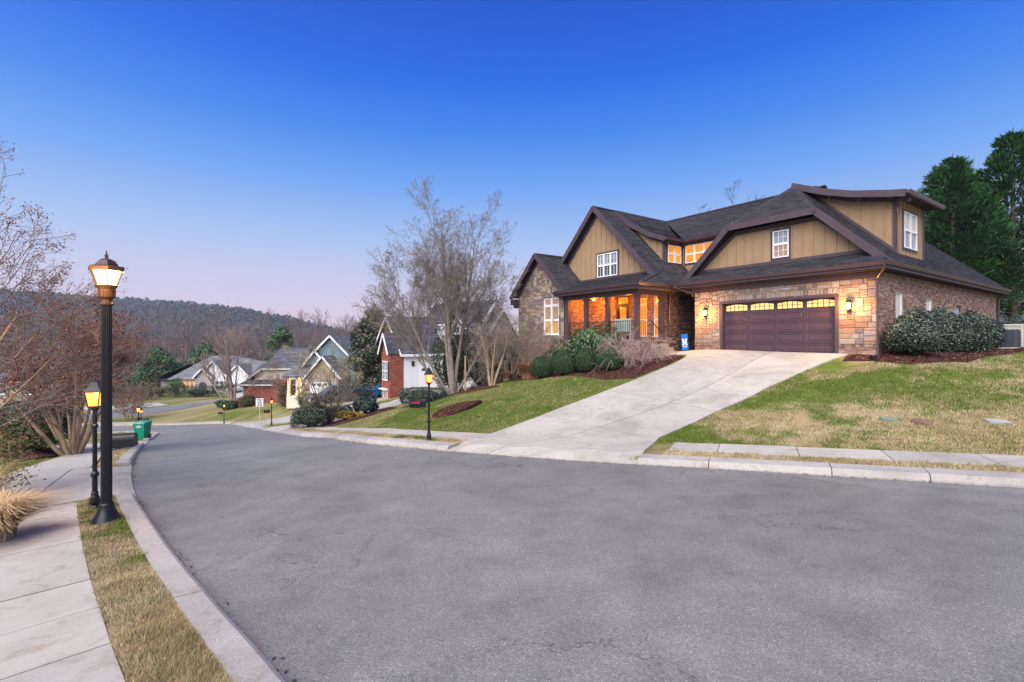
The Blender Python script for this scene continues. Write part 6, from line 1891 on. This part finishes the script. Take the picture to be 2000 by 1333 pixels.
# weeping twiggy shrub by the drive
WEEP = dict(seg=[8, 7, 5], kids=[6, 5], up=[-.10, -.15, -.1], wob=[.14, .2, .25], ang=[(25, 60), (25, 60)], len=[(.5, .8), (.4, .7)], thin=[.6, .6], taper=.3, rmin=.006, **{'from': [.2, .2, 1]})
bare_tree('weeping_shrub', 'low tangled bare weeping shrub at the edge of the driveway mulch', G3(5.45, 22.0), vase(44, .85, 1.75, .018, 6), WEEP, 17, ('twig_pink', 'twig_pink'))
# trees down the street
FARM = dict(seg=[7, 6, 5, 4], kids=[11, 7, 5], up=[.02, .06, .06, .04], wob=[.05, .09, .13, .18], ang=[(22, 42), (22, 42), (25, 50)], len=[(.45, .68), (.42, .62), (.4, .6)], thin=[.5, .5, .55], taper=.2, rmin=.013, **{'from': [.25, .15, .2, 1]})
bare_tree('bare_tree', 'tall pale bare tree at the corner of the low brick house', G3(-36.0, 62.2), [(V3(0, 0, 1), 9.0, .26), (V3(.25, 0, 1), 8.5, .16), (V3(-.3, .1, 1), 8.5, .16), (V3(-.65, 0, .8), 7.0, .12), (V3(.6, .1, .9), 6.5, .11)], FARM, 21, ('bark_grey', 'twig_pale'))
bare_tree('bare_shrub', 'small reddish bare tree in a mulch ring before the low brick house', G3(-28.6, 60.2), vase(9, .4, 3.6, .05, 7), dict(SHB, rmin=.011), 22, ('bark_tan', 'twig'), pods=160, pod_size=.07)
bare_tree('crape_myrtle', 'small rounded bare crape myrtle at the side street corner', G3(-47.5, 60.0), vase(10, .6, 3.6, .06, 8), dict(SHB, rmin=.012), 23, ('bark_tan', 'twig'), pods=260, pod_size=.06)
bare_tree('yellow_tree', 'sparse yellow-green tree with dark stems in front of the pickup', G3(-10.75, 28.2), vase(7, .5, 3.9, .045, 9), dict(MID, rmin=.007, up=[.0, .02, .03, .02], kids=[7, 6, 4]), 24, ('bark_dark', 'twig'), pods=420, pod_pal=[(.30, .25, .10), (.36, .30, .14), (.22, .21, .07), (.32, .25, .14)], pod_size=.032, pod_depth=2)
bare_tree('bare_shrub', 'dark thicket of bare stems under the yellow-green tree', G3(-10.5, 27.9), vase(18, .3, 1.15, .02, 10), dict(SHB, kids=[5, 3]), 25, ('bark_dark', 'bark_dark'))
# crape myrtles on the left
CM = dict(seg=[6, 6, 6, 5], kids=[7, 6, 5], up=[.03, .03, .03, .02], wob=[.045, .07, .10, .14], ang=[(14, 34), (16, 40), (20, 45)], len=[(.5, .75), (.45, .7), (.4, .65)], thin=[.55, .5, .6], taper=.3, rmin=.0048, **{'from': [.35, .2, .25, 1]})
bare_tree('crape_myrtle', 'large vase-shaped crape myrtle with tan stems behind the lamp posts', G3(-17.0, 18.7), vase(15, .50, 4.3, .085, 11), CM, 31, ('bark_tan', 'twig_pale'), pods=2600, pod_size=.034)
CN = dict(CM, up=[.03, .0, -.02, -.02], ang=[(18, 42), (18, 42), (20, 45)])
bare_tree('crape_myrtle', 'crape myrtle reaching in from the left edge with brown seed pods', G3(-10.3, 7.4), [(V3(.25, .4, 1.0), 4.2, .05), (V3(.45, .3, .9), 3.8, .045), (V3(.1, .2, 1), 4.8, .06), (V3(-.2, .5, 1), 4.2, .06), (V3(.5, .5, .8), 3.7, .04), (V3(-.5, .3, .9), 4.2, .05), (V3(.3, .1, 1.0), 4.4, .05), (V3(.15, .6, .9), 3.8, .045)], CN, 33, ('bark_tan', 'twig'), pods=1700, pod_size=.015)
# magnolia
def big_leaf_tree(name, label, loc, h, rad, n, size, pal, seed, clumps=60, group=None):
    rs = np.random.default_rng(seed); r = random.Random(seed)
    t = thing(name, label, 'tree', loc, 0, group)
    segs = [(V3(0, 0, -.2), V3(0, 0, h*.8), rad*.07, .03, 0)]
    cs = []
    for i in range(clumps):
        z = .12+.86*rs.random(); prof = (math.sin(math.pi*min(1, (z*.92+.12)))**.7)
        a = rs.uniform(0, 6.28); q = rad*prof*(.45+.5*rs.random())
        c = V3(q*math.cos(a), q*math.sin(a), z*h*.93); cs.append((c, rad*(.22+.16*rs.random())))
        segs.append((V3(0, 0, max(.2, z*h-.35*q)), c, .03, .012, 1))
    tree_mesh(segs, 'trunk', 'limbs', 1, ('bark_dark', 'bark_dark'), t)
    k = n//clumps; C, N_ = [], []
    for c, s in cs:
        d = rs.normal(size=(k, 3)); d /= np.linalg.norm(d, axis=1, keepdims=True)
        C.append(c+d*s*(.35+.75*rs.random((k, 1)))*np.array((1, 1, .75))); N_.append(d+rs.normal(size=d.shape)*.5+np.array((0, 0, .5)))
    C, N_ = np.vstack(C), np.vstack(N_); N_ /= np.linalg.norm(N_, axis=1, keepdims=True)
    V, T = leaf_quads(C, N_, size*(.7+.6*rs.random(len(C))), rs)
    mesh_np('crown', V, T, MATS['leaf_gloss'], t, pick_colors(pal, len(C), rs))
    return t
big_leaf_tree('magnolia_tree', 'dense dark magnolia tree between the pickup and the red brick bay', G3(-14.7, 51.5), 9.9, 2.75, 15000, .15, [(.022, .045, .018), (.035, .06, .025), (.055, .05, .025), (.09, .06, .035), (.028, .05, .03)], 34, 85)
big_leaf_tree('magnolia_tree', 'low dark evergreen skirt shrub below the magnolia', G3(-13.4, 50.0), 2.8, 1.9, 4000, .13, GRN_DARK, 35, 30)
for x, y, h, rd_, lb, pal in ((-70, 112, 11, 5.0, 'broad dark evergreen behind the far grey house', GRN_CON), (-79, 108, 9, 5.0, 'rounded dark evergreen left of the far grey house', GRN_CON), (-61, 128, 16, 3.6, 'bright green pine rising behind the far grey house', GRN_SHRUB), (-52, 122, 9, 5.5, 'dark evergreen clump right of the far grey roof', GRN_DARK), (-3.2, 66, 11, 2.6, 'loose grey-green pine showing between the two nearest houses', GRN_HOLLY)):
    big_leaf_tree('evergreen_tree', lb, G3(x, y), h, rd_, 7000, .22, pal, int(abs(x+y)), 70)
# tall conifers on the right
def conifer(label, loc, h, rad, seed, n=26000):
    rs = np.random.default_rng(seed)
    t = thing('conifer_tree', label, 'tree', loc, 0, 'tall conifers behind the house')
    segs = [(V3(0, 0, -.3), V3(0, 0, h*.5), .26, .15, 0), (V3(0, 0, h*.5), V3(0, 0, h), .15, .02, 0)]
    nb = 150; C, A = [], []
    for i in range(nb):
        z = .10+.90*(i+rs.random())/nb; a = i*2.4+rs.uniform(-.5, .5)
        L_ = rad*((1-z)**.62)*(.65+.5*rs.random())+.25
        if z < .2:
            L_ *= .75
        up = .25+.35*z
        d = V3(math.cos(a), math.sin(a), up); d /= np.linalg.norm(d)
        p0 = V3(0, 0, z*h*.95); p1 = p0+d*L_
        segs.append((p0, p1, .035*(1-z)+.012, .008, 1))
        k = int(n/nb*(.35+1.3*L_/rad))
        if z < .22:
            k = int(k*.35)
        s = .3+.7*rs.random(k)**.6
        base = p0+(p1-p0)*s[:, None]
        side = rs.normal(size=(k, 3))*np.array((1, 1, .5))*(L_*.20*(1.15-s)[:, None]+.10)
        C.append(base+side); A.append(np.tile(d, (k, 1))+side*.8+np.array((0, 0, .25)))
    C, A = np.vstack(C), np.vstack(A); A /= np.linalg.norm(A, axis=1, keepdims=True)
    k = len(C)
    # sprays: narrow tapering slivers along A
    s_ = np.cross(A, rs.normal(size=(k, 3))); s_ /= np.linalg.norm(s_, axis=1, keepdims=True)
    L_ = (.13+.15*rs.random(k))[:, None]
    V = np.stack([C-A*L_*.4, C+s_*L_*.22, C+A*L_, C-s_*L_*.22], 1).reshape(-1, 3)
    F_ = np.arange(4*k).reshape(-1, 4); tri = np.concatenate([F_[:, [0, 1, 2]], F_[:, [0, 2, 3]]], 1).reshape(-1, 3)
    mesh_np('crown', V, tri, MATS['leaf'], t, pick_colors(GRN_CON, k, rs, .35))
    tree_mesh(segs, 'trunk', 'limbs', 1, ('bark_dark', 'bark_dark'), t)
conifer('tall conifer behind the rear roof corner, the taller one at the picture edge', G3(34.2, 33.0), 14.6, 4.6, 101, 34000)
conifer('conifer with the narrower top just right of the dormer', G3(31.0, 34.0), 13.4, 4.4, 102, 30000)
conifer('broad conifer filling the gap between the two tallest evergreens', G3(34.4, 36.5), 12.6, 4.6, 104, 26000)
conifer('smaller conifer showing low beside the dormer wall', G3(32.5, 40.0), 11.5, 4.0, 103, 18000)
bare_tree('bare_tree', 'bare tree crown showing above the roof ridge between the gables', G3(20.8, 46.0), [(V3(0, 0, 1), 12.4, .2), (V3(.2, .1, 1), 11.9, .13), (V3(-.2, 0, 1), 11.7, .12)], dict(FARM, rmin=.012), 41, ('bark_dark', 'bark_dark'))
# ornamental grasses
def tuft(name, label, loc, n, h, spread, seed, pal, w=.006, droop=.9):
    rs = np.random.default_rng(seed)
    a = rs.uniform(0, 6.28, n); b = np.c_[np.cos(a), np.sin(a)]*(rs.random((n, 1))**.6)*spread*.45
    hh = h*(.55+.55*rs.random(n)); dr = spread*(.35+.8*rs.random(n)); dirs = np.c_[np.cos(a+rs.normal(0, .5, n)), np.sin(a+rs.normal(0, .5, n))]
    ns = 5; rows = []
    for i in range(ns+1):
        s = i/ns
        z = hh*(s*1.25-.55*droop*s*s*s); xy = b+dirs*(dr*s*s)[:, None]
        ww = w*(1-.8*s); sx = np.c_[-dirs[:, 1], dirs[:, 0]]*ww
        rows.append(np.stack([np.c_[xy-sx, z], np.c_[xy+sx, z]], 1))
    V = np.stack(rows, 1).reshape(-1, 3); q = 2*(ns+1)
    f = np.array([[2*i, 2*i+1, 2*i+3, 2*i+2] for i in range(ns)])
    Fc = (np.arange(n)[:, None, None]*q+f[None]).reshape(-1, 4)
    cols = np.repeat(np.array(pal)[rs.integers(0, len(pal), n)]*(1+rs.uniform(-.2, .2, (n, 1))), ns, 0)
    o = mesh_np(name, V, Fc, MATS['blade'], None, cols, loc=loc)
    return tag(o, label, 'ornamental grass')
STRAW = [(.42, .28, .15), (.50, .36, .21), (.34, .22, .11), (.56, .43, .28)]
tuft('ornamental_grass', 'big straw-coloured ornamental grass clump spilling over the sidewalk', G3(-6.8, 6.3), 3800, .74, .52, 111, STRAW, .0055, 1.05)
tuft('ornamental_grass', 'straw-coloured grass plumes in front of the yellow-green shrub', G3(-8.2, 7.35), 900, 1.0, .5, 112, STRAW, .005)
tuft('ornamental_grass', 'dry brown grass tuft against the brick gable base', G3(.85, 26.3), 1100, 1.1, .7, 113, [(.28, .15, .08), (.36, .2, .11), (.22, .12, .07)], .01)
tuft('ornamental_grass', 'short dry grass tuft beside the bare multi-stemmed shrub', G3(-.3, 28.0), 700, .7, .5, 114, [(.34, .2, .11), (.40, .26, .15)], .01)
tuft('ornamental_grass', 'dry grass tuft at the foot of the big bare tree', G3(-4.5, 28.6), 600, .5, .5, 115, [(.30, .19, .12), (.36, .24, .16)], .01)
# yellow ground cover by the neighbouring hedge
bush('golden_shrub', 'low golden yellow shrub on the slope below the pickup', 'shrub', G3(-9.9, 29.2), (.9, .55, .28), 1500, .04, [(.40, .24, .01), (.50, .32, .02), (.28, .18, .02)], 120, amp=.25, inner=.6)

# ------------------------------------------------------------------ grass, mulch chips, fallen leaves
def in_view(x, y, m=1.13):
    return (y > 1.5) & (np.abs(x) < 1.06*y*m)
def blades(name, X, Y, Z, cols, h, w, rs, lean=.5):
    n = len(X); a = rs.uniform(0, 6.28, n); l = lean*h*rs.random(n)
    b = rs.uniform(0, 6.28, n)
    P = np.c_[X, Y, Z-.01]; s = np.c_[np.cos(a), np.sin(a), np.zeros(n)]*(w/2)[:, None]
    tip = P+np.c_[np.cos(b)*l, np.sin(b)*l, h]
    V = np.stack([P-s, P+s, tip], 1).reshape(-1, 3)
    o = mesh_np(name, V, np.arange(3*n).reshape(-1, 3), MATS['blade'], None, cols)
    return tag(o, kind='stuff')
rs6 = np.random.default_rng(66)
def scatter_lawn(x0, x1, y0, y1, dens, dmin):
    n = int((x1-x0)*(y1-y0)*dens); X = rs6.uniform(x0, x1, n); Y = rs6.uniform(y0, y1, n)
    k = in_view(X, Y) & (rs6.random(n) < np.clip((dmin/np.hypot(X, Y))**1.3, .12, 1))
    X, Y = X[k], Y[k]
    for p in [DRIVE, DRIVE_A, DRIVE_L, DRIVE_M, BED, MOUND, BED_R, BED_G, BED_M, BED_B, [HW(-20, -2.1), HW(1.3, -2.1), HW(1.3, 17), HW(-20, 17)], [HW(-5.93, 0), HW(1.25, 0), HW(1.25, 1), HW(-5.93, 1)]]:
        k = ~in_poly(X, Y, p); X, Y = X[k], Y[k]
    ins_ = in_poly(X, Y, ROAD); dr, dl = seg_dist(X, Y, RKc), seg_dist(X, Y, LKc)
    k = (~ins_) & np.where(dr < dl, dr > 2.24, dl > 2.6)
    return X[k], Y[k]
def lawn_blades(X, Y, rs, green=None):
    d = np.hypot(X, Y); k = lawn_mix(X, Y) if green is None else green(X, Y)
    fine = vnoise(X, Y, 2.3, 21); tuftness = vnoise(X, Y, 7, 22)
    g = rs.random(len(X)) < np.clip(k*1.05+.3*(tuftness-.5), .02, .97)
    c = np.where(g[:, None], GRN*np.array((1.0, 1.0, 1.0)), TAN*(1-fine[:, None])+DRY*fine[:, None])*(1+rs.uniform(-.35, .35, (len(X), 1)))
    h = (.03+.035*rs.random(len(X))+g*.025*rs.random(len(X)))*(.7+.6*tuftness)
    return c, h, .004+.0011*d
for (x0, x1, y0, y1, dens, dmin, dz) in ((3, 26, 4, 24, 2600, 12, .10), (-12, 6, 13, 30, 2100, 15, .10), (-17, -8, 8.5, 19, 1500, 12, .10)):
    X, Y = scatter_lawn(x0, x1, y0, y1, dens, dmin)
    c, h, w = lawn_blades(X, Y, rs6)
    blades('grass', X, Y, G(X, Y)+dz, c, h, w, rs6)
for (line, sd_k, s0, s1, o0, o1), dens in zip(VERGES[:4], (5200, 3000, 24000, 2500)):
    n = int((s1-s0)*(o1-o0)*dens); ss = np.sort(rs6.uniform(s0, s1, n)); P, Nn = at_arc(line, ss), normals_at(line, ss, sd_k)
    q = P+Nn*rs6.uniform(o0+.02, o1-.03, n)[:, None]
    k = in_view(q[:, 0], q[:, 1]); q = q[k]
    d = np.hypot(q[:, 0], q[:, 1]); k = rs6.random(len(q)) < np.clip((5.5/d)**1.2 if line is LK else 1, .1, 1); q = q[k]
    c, h, w = lawn_blades(q[:, 0], q[:, 1], rs6, verge_mix)
    blades('grass', q[:, 0], q[:, 1], fall(q[:, 0], q[:, 1])+.115, c, h*(.9 if line is LK else 1.3), np.maximum(w*.8, .0045), rs6, lean=1.2)
# mulch chips
Vs, Fs, Cs, o_ = [], [], [], 0
for (p, hf), dens in zip(beds, (260, 420, 170, 300, 120, 90)):
    B = np.array(p); lo, hi = B.min(0), B.max(0); n = int((hi[0]-lo[0])*(hi[1]-lo[1])*dens)
    X, Y = rs6.uniform(lo[0], hi[0], n), rs6.uniform(lo[1], hi[1], n)
    k = in_poly(X, Y, p) & in_view(X, Y); X, Y = X[k], Y[k]
    if not len(X):
        continue
    Z = G(X, Y)+(hf(X, Y) if callable(hf) else hf)+.008
    N_ = np.c_[rs6.normal(0, .35, (len(X), 2)), np.ones(len(X))]; N_ /= np.linalg.norm(N_, axis=1, keepdims=True)
    V, T = leaf_quads(np.c_[X, Y, Z], N_, .035+.045*rs6.random(len(X)), rs6, .28, .05)
    Vs.append(V); Fs.append(T+o_); o_ += len(V); Cs.append(pick_colors([(.10, .042, .035), (.07, .03, .026), (.14, .065, .05), (.05, .024, .022), (.17, .10, .075)], len(X), rs6))
tag(mesh_np('mulch_chips', np.vstack(Vs), np.vstack(Fs), MATS['chip'], None, np.vstack(Cs)), kind='stuff')
# leaves and grit along the gutters and on the lawn
pts = []
for line, sd_k, a, b, n in ((RK, -1, aR((14, 4.3)), aR((-8, 19.3)), 750), (LK, 1, aL((-1, 2.7)), aL((-12, 15.5)), 260)):
    ss = rs6.uniform(a, b, n); P, Nn = at_arc(line, ss), normals_at(line, ss, sd_k)
    q = P+Nn*np.abs(rs6.normal(0, .06, n))[:, None]; pts.append(np.c_[q, fall(q[:, 0], q[:, 1])+.016])
P = np.vstack(pts); N_ = np.c_[rs6.normal(0, .3, (len(P), 2)), np.ones(len(P))]; N_ /= np.linalg.norm(N_, axis=1, keepdims=True)
V, T = leaf_quads(P, N_, .008+.02*rs6.random(len(P))**2, rs6, .5, .1)
tag(mesh_np('leaf_litter', V, T, MATS['chip'], None, pick_colors([(.12, .08, .05), (.07, .05, .035), (.2, .14, .08), (.05, .04, .035)], len(P), rs6)), kind='stuff')

# ------------------------------------------------------------------ wooded ridge and the bare wood in the valley
RIDGE = [(-1500, 118), (-1200, 116), (-953, 108), (-867, 98), (-667, 84), (-524, 72), (-419, 56), (-343, 35), (-286, 24), (-150, 18), (0, 17), (400, 22), (1200, 30)]
def hill_z(x, y):
    r = np.interp(x, [p[0] for p in RIDGE], [p[1]-18 for p in RIDGE])
    up = sstep(420, 900, y)**1.15; dn = sstep(1230, 900, y)
    return -10+(r+10-6)*np.where(y < 900, up, dn)+(vnoise(x, y, .012, 3)-.5)*16*sstep(430, 600, y)*sstep(1220, 1000, y)*(1-.6*sstep(820, 900, y))
hx, hy = np.linspace(-1480, 1180, 140), np.linspace(415, 1235, 50)
HXg, HYg = np.meshgrid(hx, hy); a_, b_ = HXg.ravel(), HYg.ravel()
mat('forest_floor', (.045, .038, .035), (.06, .051, .047), .02, 1.0)
tag(mesh_np('hill', np.c_[a_, b_, hill_z(a_, b_)], grid_faces(len(hx), len(hy)), MATS['forest_floor'], smooth=True), kind='structure')
n = 15000
X = rs6.uniform(-1350, 150, n); Y = 430+475*rs6.random(n)**.75
k = (X > -1.15*Y-60); X, Y = X[k], Y[k]
rl = rs6.uniform(-1300, 100, 1300); X = np.r_[X, rl]; Y = np.r_[Y, 885+rs6.uniform(-14, 22, len(rl))]
ever = rs6.random(len(X)) < np.where(Y > 860, .75, .16+.2*(vnoise(X, Y, .01, 8) > .6))
H_ = np.where(ever, 9, 7.5)+5*rs6.random(len(X)); H_[-len(rl):] = rs6.uniform(8, 17, len(rl))
Z = hill_z(X, Y)
q = 9; C = np.repeat(np.c_[X, Y, Z], q, 0); Hq = np.repeat(H_, q); m_ = len(C)
C = C+np.c_[rs6.normal(0, 1.5, m_), rs6.normal(0, 1.5, m_), Hq*(.25+.7*rs6.random(m_))]
N_ = np.c_[rs6.normal(0, .6, m_), -np.ones(m_)*.9, rs6.normal(.3, .5, m_)]; N_ /= np.linalg.norm(N_, axis=1, keepdims=True)
V, T = leaf_quads(C, N_, (1.5+1.3*rs6.random(m_))*np.where(np.arange(m_) >= m_-q*len(rl), 1.35, 1), rs6, .5, .1)
pe, pb = np.array([(.014, .026, .015), (.020, .034, .018), (.016, .029, .019)]), np.array([(.040, .036, .037), (.048, .043, .043), (.034, .031, .033), (.043, .038, .036)])
Eq = np.repeat(ever, q); cc = np.where(Eq[:, None], pe[rs6.integers(0, 3, m_)], pb[rs6.integers(0, 4, m_)])*(1+rs6.uniform(-.15, .15, (m_, 1)))
tag(mesh_np('forest', V, T, MATS['leaf'], None, np.repeat(cc, 2, 0)), kind='stuff')
# single bare trees of the valley wood: a few kinds, copied
WOOD = dict(seg=[7, 5, 4], kids=[17, 7], up=[.01, .09, .06], wob=[.03, .09, .15], ang=[(22, 45), (22, 45)], len=[(.28, .48), (.4, .6)], thin=[.42, .5], taper=.12, rmin=.028, **{'from': [.22, .15, 1]})
protos = []
def wood_label(x, y, h, i):
    return 'tall bare tree in the grey-brown wood behind the houses in the valley'
spots = []
rw = random.Random(5)
for i in range(150):
    y = rw.uniform(122, 215); x = rw.uniform(-1.02*y, -.28*y)
    spots.append((x, y))
spots.sort(key=lambda p: p[1])
for i, (x, y) in enumerate(spots):
    if i < 5:
        t = bare_tree('bare_tree', wood_label(x, y, 0, i), (x, y, float(G(x, y)[0])), [(V3(0, 0, 1), 15.5, .2)], WOOD, 200+i, ('bark_far', 'bark_far'), 'bare trees of the valley wood')
        protos.append(t)
    else:
        t = copy_tree(protos[i % 5])
    t.location = (x, y, float(G(x, y)[0])); s = rw.uniform(.8, 1.2); t.scale = (s*1.15, s*1.15, s); t.rotation_euler = (0, 0, rw.uniform(0, 6.28))
# undergrowth that closes the wood
n = 7000; Y = rs6.uniform(118, 330, n); X = -Y*rs6.uniform(.22, 1.1, n)
q = 4; C = np.repeat(np.c_[X, Y, G(X, Y)], q, 0); m_ = len(C)
hh = np.repeat(rs6.uniform(2, 9, n)*np.clip((Y-80)/90, .4, 1.6), q)
C = C+np.c_[rs6.normal(0, 1.2, m_), rs6.normal(0, 1.2, m_), hh*rs6.random(m_)]
N_ = np.c_[rs6.normal(0, .5, m_), -np.ones(m_), rs6.normal(.2, .4, m_)]; N_ /= np.linalg.norm(N_, axis=1, keepdims=True)
V, T = leaf_quads(C, N_, .5+.9*rs6.random(m_), rs6, .35, .1)
tag(mesh_np('undergrowth', V, T, MATS['leaf'], None, pick_colors([(.09, .07, .062), (.12, .092, .08), (.065, .052, .05), (.08, .055, .05), (.05, .055, .035)], m_, rs6)), kind='stuff')

# ------------------------------------------------------------------ the dusk haze
hz = MB(); hz.box(-1640, 1340, -70, 1400, -13, 140)
hm = bpy.data.materials.new('haze'); hm.use_nodes = True
hn_, hl = hm.node_tree.nodes, hm.node_tree.links
for n_ in list(hn_):
    hn_.remove(n_)
ho = hn_.new('ShaderNodeOutputMaterial'); hv = hn_.new('ShaderNodeVolumePrincipled')
hv.inputs['Color'].default_value = (.86, .90, 1.0, 1); hv.inputs['Density'].default_value = .00029; hv.inputs['Anisotropy'].default_value = .5
hl.new(hv.outputs[0], ho.inputs['Volume'])
tag(hz.build('haze', hm), kind='stuff')
